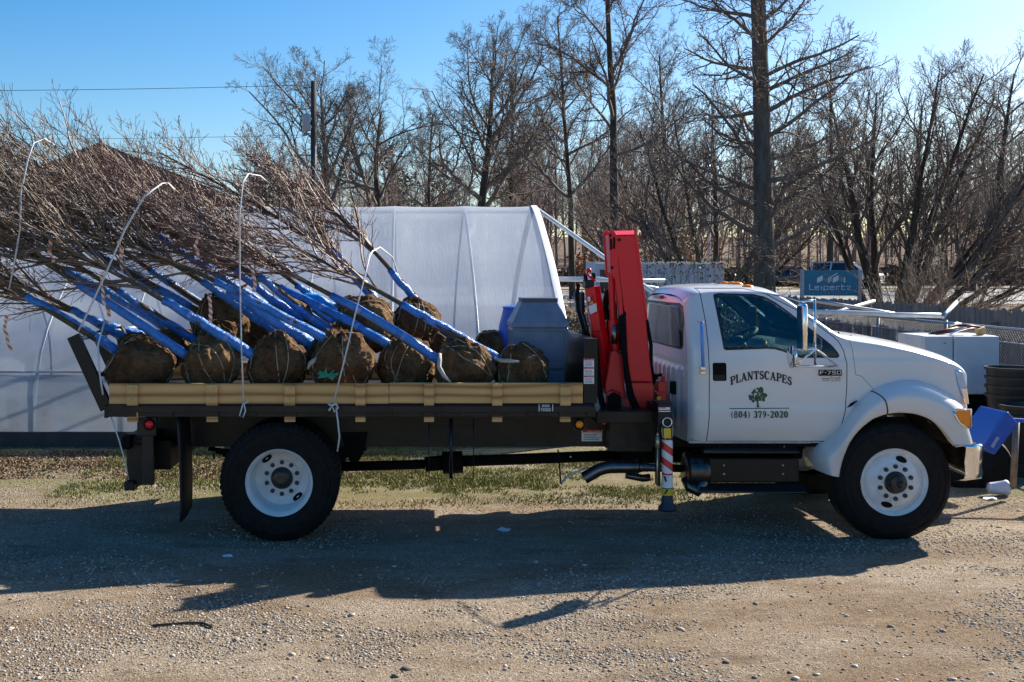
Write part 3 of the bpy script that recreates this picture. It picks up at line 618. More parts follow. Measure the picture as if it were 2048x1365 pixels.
for sgn in (-1, 1):
    f = MB(); rws = []
    for i in range(72):
        r = [(fo[i][0], YC + sgn * .72, fo[i][1] - .0)]
        for k in range(15):
            s = k / 14; e = s ** 1.25; r.append((fo[i][0] + (fl[i][0] - fo[i][0]) * e, YC + sgn * fender_y(s, i), fo[i][1] + (fl[i][1] - fo[i][1]) * e))
        r += [(fl[i][0], YC + sgn * 1.135, fl[i][1] - .004 if i > 8 else fl[i][1]), (fl[i][0], YC + sgn * 1.06, fl[i][1] + .01)]
        rws.append(r)
    fd = f.grid(rws).build("fender", WHITE, truck, smooth=True)
    wl = MB(); wl.grid([[(p[0], YC + sgn * y, p[1] + .012) for y in (1.06, .8, .45)] for p in fl]); wl.build("wheel_liner", BLACKM, fd, smooth=True)
    if sgn < 0:
        gl_ = MB()                                         # gap between the two fender mouldings
        i0 = min(range(72), key=lambda i: (fo[i][0] - PX(1739, 9.86)) ** 2 + (fo[i][1] - PZ(784, 9.86)) ** 2); i1 = min(range(72), key=lambda i: abs(fl[i][0] - PX(1774, 9.72)) + (0 if i > 10 else 9)); pl = []
        for k in range(15):
            s = k / 14; e = s ** 1.25; a_ = i0 + (i1 - i0) * s; j = int(a_); q_ = (fo[j][0] + (fl[j][0] - fo[j][0]) * e, fo[j][1] + (fl[j][1] - fo[j][1]) * e); j2 = min(71, j + 1) if i1 >= i0 else max(0, j); q2 = (fo[j2][0] + (fl[j2][0] - fo[j2][0]) * e, fo[j2][1] + (fl[j2][1] - fo[j2][1]) * e); u_ = a_ - j
            pl.append((q_[0] + (q2[0] - q_[0]) * u_, YC - fender_y(s, 0) - .001, q_[1] + (q2[1] - q_[1]) * u_))
        gl_.tube(pl, .006, 6); gl_.build("moulding_gap", SEAL, fd)
    tl = MB(); TS = [(1904, 822), (1910, 818.5), (1937, 818.5), (1939, 853), (1930, 855), (1915, 846), (1907, 832)]
    pl = px_poly(TS, 9.74); tl.prism(pl, YC + sgn * 1.166, YC + sgn * .8); ts = tl.build("turn_signal", AMBER, fd, bevel=.01)
    tb = MB(); cp = pl + [pl[0]]; tb.tube([(x, YC + sgn * 1.165, z) for x, z in cp], .011, 6); tb.build("chrome_bezel", CHROME, fd, smooth=True)
# bumper
bp = MB(); prof = []
yb = [-1.17, -1.165, -1.13, -1.05, -.85, -.5, 0, .5, .85, 1.05, 1.13, 1.165, 1.17]; xb = [4.95, 5.06, 5.125, 5.155, 5.19, 5.22, 5.23, 5.22, 5.19, 5.155, 5.125, 5.06, 4.95]
rws = []
for y, x in zip(yb, xb):
    rws.append([(x - .12, YC + y * .985, .845), (x - .02, YC + y, .85), (x, YC + y, .83), (x - .012, YC + y * .995, .70), (x - .006, YC + y, .60), (x - .02, YC + y, .55), (x - .10, YC + y * .97, .53)])
bp.grid(rws); bo = bp.build("bumper", CHROME, truck, smooth=True, angle=50)
sd = bo.modifiers.new("solid", 'SOLIDIFY'); sd.thickness = .006
# ---- mirror, handle, badge, lettering
mr = MB(); YM = 9.42; mp = lambda x, y, Y=YM: P(x, y, Y)
mr.tube([mp(1629, 599), mp(1630.5, 733, 9.5)], .012); mr.tube([mp(1601, 604), mp(1628, 601)], .011)
mr.tube([mp(1605, 703), mp(1612, 699), mp(1630, 698), mp(1642, 706), P(1676, 733, 9.83)], .011); mr.tube([mp(1630, 700), mp(1610, 715), mp(1592, 733), P(1600, 733, 9.7)], .010)
mr.tube([mp(1592, 733), mp(1630, 733), P(1676, 733, 9.83)], .009); mr.tube([P(1519, 585, 10.02), mp(1560, 592, 9.7), mp(1601, 604)], .008)
mo = mr.build("mirror_arm", CHROME, door, smooth=True)
mh = MB(); mh.box(mp(1599, 0).x, mp(1610, 0).x, YM - .085, YM + .085, mp(0, 703).z, mp(0, 608).z); mh.build("mirror", CHROME, door, bevel=.02, smooth=True, angle=50)
cm = MB(); cc = P(1584.5, 714, YM); cm.lathe([(.001, .03), (.05, .028), (.085, .015), (.1, -.008), (.095, -.014), (.001, -.014)], cc, 'X', 32); cm.build("convex_mirror", CHROME, door, smooth=True)
hb = MB(); hx = lambda y, x=1403: (PX(x, 9.86), 9.82, PZ(y, 9.86)); hb.tube([hx(642, 1400), hx(680, 1402), hx(734, 1404)], .015, 8); hbo = hb.build("grab_handle", M("blue_film", (.12, .33, .78), .3, 0, .1, 20), cab, smooth=True)
hk = MB()
for y in (644, 736, 745): hk.box(PX(1401 if y < 700 else 1403, 9.86) - .018, PX(1401 if y < 700 else 1403, 9.86) + .022, 9.81, 9.9, PZ(y, 9.86) - .014, PZ(y, 9.86) + .014)
hk.build("handle_bracket", CHROME, hbo, bevel=.004)
dh = MB(); hp = px_poly([(1425, 728), (1427, 726), (1450, 726), (1452.5, 729), (1453, 760), (1451, 763), (1427, 763), (1425, 760)], 9.88); dh.prism(hp, 9.872, 9.89); do = dh.build("door_handle", BLACKM, door, bevel=.004)
dl = MB(); dl.prism(px_poly([(1428, 750), (1450, 750), (1450, 761), (1428, 761)], 9.87), 9.866, 9.87); dl.build("handle_lever", BLACK, do, bevel=.003)
DY = 9.872
def on_door(px, py, lift=.0):
    x, z = PX(px, DY), PZ(py, DY); return (x, skin_y(x, z) - .0022 - lift, z)
def arc_map(u, v, k):
    t = (u - 1521) / 60; rise = 12.2 * (1 - t * t); return on_door(u - (t * .20) * v * 17 * -1 * .3, 771 - rise - v * 16.2, k)
lt = MB(); lay_text(lt, "PLANTSCAPES", GL, arc_map, 1461, 1583, gap=.05, bold=1.4); lt.build("lettering", NAVY, door)
lt = MB(); lay_text(lt, "(804) 379-2020", GL, lambda u, v, k: on_door(u, 835.6 - v * 13.2, k), 1461, 1575, gap=.07, bold=1.3); lt.build("phone_number", DGREEN, door)
lt = MB(); lt.add([on_door(1458, 818.2), on_door(1578, 817.4), on_door(1578, 815.8), on_door(1458, 816.6)], [(0, 1, 2, 3)]); lt.build("underline", NAVY, door)
tm = MB(); rr = random.Random(3); q = 0
clumps = [(1513, 781, 6.5), (1521, 783, 6), (1507, 786, 5.5), (1515, 789, 6), (1525, 790, 5), (1528, 795, 4), (1504, 793, 5), (1501, 797, 3.5), (1510, 797, 5), (1519, 797, 5), (1526, 800, 3), (1506, 802, 2.5), (1500, 793, 3), (1530, 791, 3), (1522, 777.5, 3)]
for cx, cy, r in clumps:
    for _ in range(11):
        a = rr.uniform(0, 6.28); d_ = r * rr.random() ** .6 * .8; x, y = cx + d_ * math.cos(a), cy + d_ * math.sin(a); s = rr.uniform(1.1, 2.5); q += 1
        tm.add([on_door(x + s * rr.uniform(.7, 1.2) * math.cos(t), y + s * rr.uniform(.7, 1.2) * math.sin(t), q * .000015) for t in np.linspace(0, 5.4, 7)], [tuple(range(7))])
for pts, wv in (([(1515.5, 814), (1515, 806), (1515, 798), (1513, 789)], [4.5, 3, 2.6, 1]), ([(1515, 804), (1508, 796), (1505, 790)], [2.2, 1.4, .8]), ([(1515, 803), (1522, 796), (1526, 790)], [2.2, 1.4, .8]), ([(1511, 814.3), (1520.5, 814.3)], [1, 1])):
    q += 1
    for c4 in ribbon(pts, wv): tm.add([on_door(c.x, c.y, q * .000015) for c in c4], [(0, 1, 2, 3)])
tm.build("tree_emblem", M("dark_green_vinyl", (.008, .07, .03), .4, 0, .3, 60), door)
bd = MB(); bd.prism(px_poly([(1637, 741), (1638, 740), (1682, 740), (1683, 741), (1683, 751), (1682, 752), (1638, 752), (1637, 751)], DY), 9.862, 9.9); bdo = bd.build("model_badge", BLACK, door, bevel=.002)
lt = MB(); lay_text(lt, "F-750", SQ, lambda u, v, k: (PX(u, 9.86), 9.8605 - k, PZ(749.2 - v * 7.2, 9.86)), 1639.5, 1682.5, gap=.14, bold=1.1); lt.build("lettering", DECALW, bdo)
lt = MB(); lay_text(lt, "Truck".lower().replace("t", "t"), SQ, lambda u, v, k: on_door(u, 759.5 - v * 5.2, k), 1661, 1682, gap=.15, bold=1.3)
for a, b2 in ((1644, 1648), (1649, 1653), (1654, 1659)): lt.add([on_door(a, 759), on_door(b2, 759), on_door(b2, 757), on_door(a, 757)], [(0, 1, 2, 3)])
for a, b2 in ((1644, 1660), (1662, 1681)): lt.add([on_door(a, 762.6), on_door(b2, 762.6), on_door(b2, 761.6), on_door(a, 761.6)], [(0, 1, 2, 3)])
lt.build("badge_lettering", NAVY, door)
wp = MB()
for (x, y), (x2, y2) in (((1677, 664), (1678, 674)), ((1699, 672), (1722, 681)), ((1700, 676), (1704, 672))): wp.tube([P(x, y, 10.1), P(x2, y2, 10.1)], .008, 6)
wp.tube([P(1690, 676, 10.2), P(1740, 684, 10.7)], .006, 6); wp.build("wiper", BLACKM, cab, smooth=True)
vg = MB(); vg.extr([on_door(1693, 816, -.01), on_door(1701, 807, .0), on_door(1713, 800.5, .012), on_door(1712, 803, .012), on_door(1702, 812, .0)], (0, -.012, 0)); vg.build("side_vent", BLACKM, cab)
rk = MB(); rk.box(PX(1377, 9.9), PX(1622, 9.9), 9.893, 9.93, .835, .862); rk.build("rocker_panel", M("dirty_white_paint", (.42, .38, .34), .5, 0, .3, 14), cab, bevel=.008)
# ---- wheels
def wheel(name, xc, yc, front, zc=.515):
    R0, W = .524, .27; sg = 1 if yc > YC else -1           # outward direction
    o = yc; q = lambda h: h * sg                            # h: distance outward from the tyre's outer wall plane
    prof = [(.30, -.01), (.335, .0), (.40, .006), (.455, .002), (.49, -.014), (.512, -.035), (.522, -.05), (.524, -.06), (.524, -.21), (.512, -.235), (.45, -.262), (.33, -.26), (.30, -.25)]
    rimp = ([(.297, .004), (.300, -.004), (.291, -.006), (.284, -.02), (.272, -.03), (.262, -.06), (.255, -.20), (.240, -.238), (.215, -.247), (.168, -.248), (.160, -.240), (.120, -.238), (.086, -.238)] if not front else
            [(.297, .004), (.300, -.004), (.291, -.006), (.284, -.02), (.270, -.028), (.262, -.05), (.254, -.052), (.236, -.030), (.205, -.012), (.170, .0), (.163, .010), (.120, .012), (.070, .012)])
    rm = MB().lathe([(r, q(h)) for r, h in rimp], (xc, o, zc), 'Y', 64).build(name, RIM, truck, smooth=True, angle=35)
    t = MB(); t.lathe([(r, q(h)) for r, h in prof], (xc, o, zc), 'Y', 96)
    ty = t.build("tyre", RUBBER, rm, smooth=True, angle=50)
    tr = MB()
    for i in range(64 if not front else 80):
        a = 2 * math.pi * i / (64 if not front else 80); ca, sa = math.cos(a), math.sin(a); tg = Vector((-sa, 0, ca)); rd = Vector((ca, 0, sa)); b = Vector((xc, o, zc)); hh = .0165 if not front else .019
        h0 = -.018 if not front else -.05
        v = [b + rd * r + tg * s + Vector((0, q(h), 0)) for r, h in ((.495, h0), (.531, h0 - .028), (.531, -.22), (.50, -.22)) for s in (-hh, hh)]
        tr.add(v, [(0, 1, 3, 2), (2, 3, 5, 4), (4, 5, 7, 6), (0, 2, 4, 6), (1, 7, 5, 3)])
    tr.build("tread", RUBBER, ty)
    lr = MB(); lr.lathe([(.395, q(.003)), (.398, q(.0085)), (.402, q(.003))], (xc, o, zc), 'Y', 72); lr.lathe([(.452, q(-.001)), (.455, q(.0065)), (.459, q(-.002))], (xc, o, zc), 'Y', 72)
    for i in range(60):
        if i % 30 > 12: continue
        a = R(200 + i * 6); c = Vector((xc + .427 * math.cos(a), o + q(.001), zc + .427 * math.sin(a))); tg = Vector((-math.sin(a), 0, math.cos(a))); rd = Vector((math.cos(a), 0, math.sin(a))); k = .014 + .007 * ((i * 7) % 3 - 1)
        lr.extr([c + tg * k + rd * .026, c - tg * k + rd * .026, c - tg * k - rd * .026, c + tg * k - rd * .026], (0, q(.0055), 0))
    lr.build("sidewall_rib", RUBBER, ty)
    hd_ = -.238 if not front else .012
    hb_ = MB().lathe([(.10, q(hd_ + .004)), (.088, q(hd_ + .01)), (.082, q(hd_ + (.05 if not front else .055))), (.07, q(hd_ + (.06 if not front else .075))), (.035, q(hd_ + (.062 if not front else .085))), (.001, q(hd_ + .06))] , (xc, o, zc), 'Y', 40)
    hb_.build("hub", M("oily_hub", (.022, .021, .02), .35, .5, .6, 22, col2=(.07, .065, .055)), rm, smooth=True, angle=40)
    for i in range(10):
        a = R(18 + 36 * i); n_ = MB().lathe([(.020, q(hd_ + .001)), (.020, q(hd_ + .012)), (.016, q(hd_ + .022)), (.001, q(hd_ + .024))], (xc + .1429 * math.cos(a), o, zc + .1429 * math.sin(a)), 'Y', 10)
        n_.build("lug_nut", M("dark_nut", (.06, .05, .045), .5, .6, .3, 30), rm)
    for a in ((R(128), R(-50)) if not front else (R(72), R(-108))):
        hh = hd_ - .006 if not front else -.013
        rr_ = .222 if not front else .212; e = MB(); pts = []
        for t_i in np.linspace(0, 2 * math.pi, 21)[:-1]:
            du, dv = .052 * math.cos(t_i), .027 * math.sin(t_i); r = rr_ + dv; aa = a + du / rr_
            if front: lift = lerp_tab([(.17, .0), (.205, -.012), (.236, -.030), (.254, -.052)], r)
            else: lift = lerp_tab([(.168, -.248), (.215, -.247), (.240, -.238), (.26, -.22)], r)
            pts.append((xc + r * math.cos(aa), o + q(lift + .003), zc + r * math.sin(aa)))
        c0 = (xc + rr_ * math.cos(a), o + q(hh - .002), zc + rr_ * math.sin(a)); e.add(pts + [c0], [(i, (i + 1) % 20, 20) for i in range(20)]); e.build("hand_hole", BLACKM, rm)
    return rm
XR, XFW = PX(558, 9.72), PX(1790, 9.74)
wheel("rear_wheel", XR, 9.715, False); wheel("front_wheel", XFW, 9.745, True)
wheel("rear_wheel", XR, 2 * YC - 9.715, False); wheel("front_wheel", XFW, 2 * YC - 9.745, True)
for yv in (9.715 + .32, 2 * YC - 9.715 - .32):
    t = MB(); t.lathe([(.3, 0), (.4, -.0), (.50, .02), (.524, .05), (.524, .21), (.50, .25), (.4, .26), (.3, .25)], (XR, yv if yv < YC else yv - .26, .515), 'Y', 64); t.build("inner_tyre", RUBBER, truck, smooth=True, angle=50)
ax = MB(); ax.tube([(XR, 9.9, .515), (XR, YC - .25, .515)], .07, 12); ax.tube([(XR, YC + .25, .515), (XR, 2 * YC - 9.9, .515)], .07, 12); ax.ball((XR, YC, .515), .24, 3, (1, 1.1, 1)); ax.tube([(XFW, 9.95, .47), (XFW, 2 * YC - 9.95, .47)], .06, 10); ax.build("axle", FRAME, truck, smooth=True)
# ---- chassis
ch = MB()
for yv in (YC - .43, YC + .43):
    ch.box(PX(290, 10.44), 4.95, yv - .008, yv + .008, .73, .99); ch.box(PX(290, 10.44), 4.95, yv - .008, yv + (.07 if yv < YC else -.07), .722, .73); ch.box(PX(290, 10.44), 4.95, yv - .008, yv + (.07 if yv < YC else -.07), .99, .998)
for xv in np.linspace(-2.2, 4.6, 9): ch.box(xv - .05, xv + .05, YC - .42, YC + .42, .78, .94)
cho = ch.build("chassis_rail", FRAME, truck)
sub = MB()                                               # long sills of the bed between the deck and the chassis
sub.box(PX(290, 10.3), PX(1190, 10.3), YC - .50, YC - .44, 1.0, 1.10); sub.box(PX(290, 10.3), PX(1190, 10.3), YC + .44, YC + .50, 1.0, 1.10)
for xv in np.linspace(PX(262, 9.9), PX(1180, 9.9), 12): sub.box(xv - .03, xv + .03, YB + .06, YF - .06, 1.09, 1.155)
sub.build("bed_sill", FRAME, truck)
ds = MB(); ds.tube([P(675, 934, 10.87), P(850, 929, 10.87)], .048, 12); ds.tube([P(850, 929, 10.87), P(885, 926, 10.87)], .075, 12); ds.tube([P(885, 926, 10.87), P(925, 924, 10.87)], .11, 10); ds.tube([P(925, 923, 10.87), P(1240, 911, 10.87)], .055, 12); ds.tube([P(1240, 911, 10.87), (3.9, YC, .62)], .09, 12)
ds.build("drive_shaft", BLACKM, truck, smooth=True)
for yv in (YC - .42, YC + .42):
    sp_ = MB()
    for k in range(5): sp_.beam((XR - .75 + .07 * k, yv, .70 - .03 * k), (XR, yv, .62 - .03 * k), .04, .012, up=(0, 0, 1)); sp_.beam((XR, yv, .62 - .03 * k), (XR + .75 - .07 * k, yv, .70 - .03 * k), .04, .012, up=(0, 0, 1))
    sp_.extr([P(683, 866, 10.4), P(735, 866, 10.4), P(728, 905, 10.4), P(716, 925, 10.4), P(700, 925, 10.4), P(690, 900, 10.4)], (0, .05, 0)) if yv < YC else None
    sp_.build("leaf_spring", BLACKM, truck)
mb_ = MB()
for yv in (9.76, 11.42): mb_.extr([(PX(352, 9.75), yv, 1.1), (PX(352, 9.75), yv + .56, 1.1), (PX(350, 9.75), yv + .56, .21), (PX(352, 9.75), yv, .185)], (.014, 0, 0)) if False else None
for k, yv in enumerate((9.76, 11.40)):
    m_ = MB(); r = []
    for z in np.linspace(1.10, .17 if k == 0 else .45, 12):
        bend = .03 * math.sin((1.1 - z) * 2.2); r.append([(PX(353, 9.76) + bend + .012 * math.sin(y * 9), y, z + (yv + .58 - y) * -.02) for y in np.linspace(yv, yv + .58, 7)])
    m_.grid(r); f_ = m_.build("mud_flap", M("mud_flap_rubber", (.010, .011, .016), .5, 0, .4, 6), truck, smooth=True); s_ = f_.modifiers.new("solid", 'SOLIDIFY'); s_.thickness = .012
# ---- flat bed
bed = MB(); x0, x1 = PX(215, YB), PX(1190, YB)
bed.box(x0, x1, YB + .03, YF - .03, 1.16, 1.215)
for y0, y1 in ((YB, YB + .03), (YF - .03, YF)): bed.box(x0, x1, y0, y1, 1.10, 1.212)
bed.box(x0 - .03, x0, YB, YF, 1.09, 1.20)
bedo = bed.build("flatbed", FRAME, truck, bevel=.004)
rl = MB()
rl.box(PX(252, YB), PX(1190, YB), YB - .035, YB - .022, 1.145, 1.20); rl.box(PX(252, YB), PX(1190, YB), YF + .022, YF + .035, 1.145, 1.20)
for px in (262, 342, 425, 508, 580, 650, 721, 790, 858, 925, 994, 1060, 1130, 1178):
    rl.box(PX(px, YB) - .055, PX(px, YB) + .055, YB - .022, YB + .001, 1.103, 1.20) if px in (262, 425, 580, 721, 858, 994, 1130) else rl.box(PX(px, YB) - .02, PX(px, YB) + .02, YB - .022, YB + .001, 1.11, 1.195)
rl.build("rub_rail", FRAME, bedo, bevel=.003)
for a, b2, dz in ((218, 777.5, 0), (778.5, 1166, .005)):
    o_ = MB(); o_.box(PX(a, YB), PX(b2, YB), YB + .002, YB + .040, 1.214 + dz, 1.395 + dz); o_.build("side_board", PINE, bedo, bevel=.005)
o_ = MB(); o_.box(PX(218, YB), PX(1166, YB), YF - .04, YF - .002, 1.214, 1.395); o_.build("side_board", PINE, bedo, bevel=.005)
for px, dz, wd in ((266, 0, 11), (425, .0, 11.5), (580, .0, 11), (721, .006, 10), (858, .006, 10), (994, .006, 10), (1130, .006, 10.5)):
    st = MB(); k = wd * YB / F; xc = PX(px, YB); st.box(xc - k, xc + k, YB - .036, YB - .001, 1.205 if px > 0 else 0, 1.388 + dz); st.box(xc - k, xc + k, YB - .021, YB + .014, 1.058, 1.205)
    so_ = st.build("stake", PINE, bedo, bevel=.004)
    sc = MB()
    for dx, z in ((.012, 1.355), (.0, 1.262)): sc.lathe([(.007, -.003), (.007, 0), (.001, 0)], (xc + dx, YB - .0375, z), 'Y', 10)
    sc.build("screw", STEEL, so_)
hbx = PX(1190, 9.72); hd_ = MB(); hd_.box(hbx - .045, hbx - .015, YB + .09, YF - .0, 1.216, 1.785)
hd_.box(hbx - .10, hbx + .02, YB + .01, YB + .09, 1.216, 1.79); hd_.box(hbx - .10, hbx + .02, YF - .09, YF - .01, 1.216, 1.79); hd_.box(hbx - .06, hbx, YB + .09, YF - .09, 1.75, 1.79)
for yv in np.linspace(YB + .6, YF - .6, 3): hd_.box(hbx - .015, hbx + .03, yv - .03, yv + .03, 1.216, 1.75)
hbo_ = hd_.build("headboard", BLACK, bedo, bevel=.004)
dm = lambda Y: (lambda u, v, k: (PX(u, Y), Y - .002 - k, PZ(v, Y)))
for y0, y1 in ((734.5, 718), (751.5, 735), (768, 752)): sign_decal("warning_decal", DECALW, 1167.5, 1188, y0, y1, dm(YB + .008), hbo_, header=True, lines=4)
def arm(px0, py0, px1, py1, Y, n):
    t = MB(); t.beam(P(px1, py1, Y), P(px0, py0, Y), .028, .042, up=(0, 1, 0)) if False else t.beam(P(px1, py1, Y), P(px0, py0, Y), .05, .028, up=(0, 1, 0)); return t.build(n, BLACK, bedo, bevel=.004)
tg_ = MB(); pa, pb = P(147, 672, 9.76), P(214, 818, 9.76)
tail = tg_.beam(pb, pa, .055, .03, up=(0, 1, 0)).build("tail_rack", BLACK, bedo, bevel=.004)
for yv in (10.5, 11.25, 11.97): k = MB(); k.beam((pb.x, yv, pb.z), (pa.x, yv, pa.z), .055, .03, up=(0, 1, 0)); k.build("tail_rack_bar", BLACK, tail, bevel=.004)
k = MB(); k.tube([(pa.x + .03, 9.76, pa.z - .03), (pa.x + .03, 11.97, pa.z - .03)], .022, 8); k.build("tail_rack_rail", M("taped_rail", (.35, .34, .33), .4, .3, .4, 30), tail, smooth=True)
k = MB(); k.tube([(pa.x + .17, 9.76, pa.z - .37), (pa.x + .17, 11.97, pa.z - .37)], .018, 8); k.build("tail_rack_rail", BLACK, tail, smooth=True)
# rear lamp, hitch, corner gear
rb = MB(); rb.box(PX(274, 9.75), PX(312, 9.75), 9.75, 9.80, PZ(872, 9.75), PZ(836, 9.75)); rb.box(PX(282, 9.75), PX(305, 9.75), 9.78, 9.83, PZ(972, 9.75), PZ(870, 9.75)); rbo = rb.build("lamp_bracket", FRAME, truck, bevel=.004)
def round_lamp(px, py, Y, r, lens, parent):
    c = P(px, py, Y); a = MB().lathe([(r * 1.45, .01), (r * 1.45, -.012), (r * 1.2, -.02), (r * 1.05, -.014)], c, 'Y', 32); ho = a.build("marker_lamp", BLACKM, parent, smooth=True, angle=40)
    l = MB().lathe([(r * 1.07, -.010), (r * .95, -.020), (r * .5, -.028), (r * .3, -.03), (.001, -.03)], c, 'Y', 32); l.build("lens", lens, ho, smooth=True)
round_lamp(299, 849, 9.75, .036, REDLENS, rbo)
ht = MB(); ht.box(PX(255, 9.95), PX(304, 9.95), 9.92, 10.06, PZ(969, 9.95), PZ(868, 9.95)); ht.box(PX(252, 9.95), PX(300, 9.95), 10.06, 11.7, PZ(900, 9.95), PZ(872, 9.95)); ht.box(PX(300, 10.2), PX(343, 10.2), 10.15, 11.4, PZ(938, 10.2), PZ(880, 10.2))
ht.box(PX(251, 9.9), PX(270, 9.9), 9.85, 10.3, PZ(980, 9.9), PZ(962, 9.9)); ht.build("rear_bumper", FRAME, truck, bevel=.005)
wl_ = MB(); wl_.box(PX(246, 9.85), PX(262, 9.85), 9.80, 9.93, PZ(898, 9.85), PZ(872, 9.85)); wlo = wl_.build("work_lamp", BLACKM, truck, bevel=.008)
wk = MB(); wk.tube([P(262, 885, 9.82), P(283, 890, 9.80), P(296, 885, 9.81), P(307, 895, 9.82), P(312, 912, 9.9)], .008, 6); wk.tube([P(264, 880, 9.82), P(285, 878, 9.8), P(300, 887, 9.8)], .006, 6); wk.build("lamp_cable", BLACKM, wlo, smooth=True)
# hanging step frame, decals, marker lamp
stp = MB(); q = lambda x, y: P(x, y, 9.86); stp.tube([q(858, 838), q(858, 957), q(947, 957), q(947, 838)], .0055, 6); stp.tube([q(902, 838), q(902, 957)], .016, 8); stp.tube([q(858, 852), q(947, 852)], .004, 6); stp.build("step_frame", M("dark_blue_steel", (.012, .013, .03), .4, .3, .3, 10), truck, smooth=True)
wr = MB(); wr.tube([P(1116, 900, 10.2), P(1120, 945, 10.2), P(1121, 968, 10.2)], .008, 6); wr.build("hanging_rod", BLACKM, truck, smooth=True)
wc = MB(); wc.tube([P(1122, 968, 10.2), P(1130, 957, 10.15), P(1143, 947, 10.1), P(1158, 943, 10.1), P(1174, 936, 10.2)], .009, 6); wc.build("white_cable", STRAP, truck, smooth=True)
mlb = MB(); mlb.box(PX(1146, 9.78), PX(1172, 9.78), 9.78, 9.82, PZ(862, 9.78), PZ(837, 9.78)); mb2 = mlb.build("lamp_bracket", FRAME, truck, bevel=.01); round_lamp(1158.5, 849, 9.778, .033, AMBER, mb2)
sign_decal("warning_decal", DECALW, 1163, 1204, 883, 861, dm(10.425), cho, header=True, lines=4)
pl_ = MB(); m2 = dm(YB - .036)
for a, b2 in ((1077.5, 1079), (1104.5, 1106)): pl_.add([m2(a, 823, 0), m2(b2, 823, 0), m2(b2, 809, 0), m2(a, 809, 0)], [(0, 1, 2, 3)])
lay_text(pl_, "8008", SQ, lambda u, v, k: m2(u, 814 - v * 4, k), 1084, 1099, bold=1.6); lay_text(pl_, "804 748 8008"[4:], SQ | {'7': SQ['7']}, lambda u, v, k: m2(u, 823 - v * 2.6, k), 1082, 1101, bold=1.6)
for y in (816.5, 818.6): pl_.add([m2(1081, y + .8, 0), m2(1102, y + .8, 0), m2(1102, y, 0), m2(1081, y, 0)], [(0, 1, 2, 3)])
pl_.build("maker_plate", DECALW, bedo)
# ---- exhaust, side tank with steps
exh = MB(); qe = lambda x, y, Y=10.2: P(x, y, Y)
exh.tube([qe(1168, 957), qe(1180, 950), qe(1195, 941), qe(1208, 936.5), qe(1222, 934.5), qe(1272, 934)], [.058, .058, .058, .058, .058, .058], 16, False); exh.tube([qe(1272, 934), qe(1276, 934)], .066, 16); exh.tube([qe(1276, 934), qe(1288, 934.5), qe(1300, 936), qe(1390, 938)], [.058, .042, .036, .036], 14)
exh.tube([qe(1252, 950, 10.4), qe(1285, 957, 10.4), qe(1300, 955, 10.4)], .035, 10)
exh.build("exhaust_pipe", M("burnt_steel", (.10, .085, .08), .3, .9, .4, 6, col2=(.22, .19, .19)), truck, smooth=True)
fl_ = MB(); fl_.lathe([(.001, -.02), (.15, -.02), (.175, .0), (.175, .03), (.168, .05), (.168, .09), (.175, .1), (.175, .16), (.16, .18), (.001, .19)], P(1373, 941, 10.05), 'X', 32); fl_.build("muffler", M("dark_chrome", (.085, .08, .078), .3, .9, .3, 9), truck, smooth=True, angle=40)
mc = MB(); mc.tube([P(1372, 957, 10.0), P(1380, 975, 9.95), P(1395, 983, 9.93), P(1405, 972, 9.93), P(1410, 950, 9.95)], .05, 12); mc.build("muffler_elbow", M("dull_chrome", (.13, .12, .11), .3, .9, .3, 8), truck, smooth=True)
tk = MB(); tk.box(PX(1413, 9.95), PX(1598, 9.95), 9.94, 10.4, PZ(966, 9.95), PZ(916, 9.95)); tko = tk.build("fuel_tank", BLACK, truck, bevel=.015)
for (ya, yb, xa, xb) in ((893, 907, 1408, 1602), (967, 987, 1398, 1617)):
    s = MB(); s.extr([P(xa + 6, ya, 9.95), P(xb - 12, ya, 9.95), P(xb, yb - 3, 9.80), P(xb - 2, yb, 9.80), P(xa, yb, 9.80), P(xa, yb - 5, 9.80)], (0, .02, 0)); s.box(PX(xa + 4, 9.8), PX(xb - 4, 9.8), 9.80, 10.0, PZ(yb, 9.8), PZ(yb - 3, 9.8)); s.build("step_plate", M("step_steel", (.022, .022, .026), .35, .3, .3, 40, bmp=.3, bscale=120), tko, bevel=.003)
rvt = MB()
for x, y in ((1448, 931), (1566, 931), (1448, 948.5), (1566, 948.5)): rvt.lathe([(.011, 0), (.009, -.008), (.001, -.01)], P(x, y, 9.938), 'Y', 10)
for x, y in ((1440, 895), (1569, 894)): rvt.lathe([(.009, 0), (.001, -.008)], P(x, y, 9.93), 'Y', 10)
rvt.build("rivet", ALU, tko, smooth=True)
# ------------------------------------------------------------------ loader crane between cab and bed
KY = 10.3
cb = MB()
cb.box(PX(1192, 10.05), PX(1340, 10.05), 10.0, 11.75, PZ(845, 10.05), PZ(822, 10.05)); cb.box(PX(1215, 10.3), PX(1300, 10.3), 10.2, 11.5, PZ(900, 10.3), PZ(830, 10.3))
crane = cb.build("crane", FRAME, truck, bevel=.006)
def slab(name, pts, y0, y1, mat, parent, bevel=.006, Y=KY):
    return MB().prism(px_poly(pts, Y), y0, y1).build(name, mat, parent, bevel=bevel)
boom = slab("main_boom", [(1231, 471), (1271, 470), (1275, 491), (1292, 635), (1300, 720), (1306, 764), (1261, 764), (1254, 720), (1251, 645), (1234, 501)], KY, KY + .26, RED, crane, .01)
slab("boom_foot", [(1260.5, 765.5), (1306.5, 765.5), (1307, 817), (1276, 817), (1266, 792)], KY - .012, KY + .30, ORED, boom, .01)
cp_ = MB(); a, b_, c_, d_ = P(1231, 470, KY), P(1271, 469, KY), P(1271.5, 460, KY), P(1231.5, 461, KY)
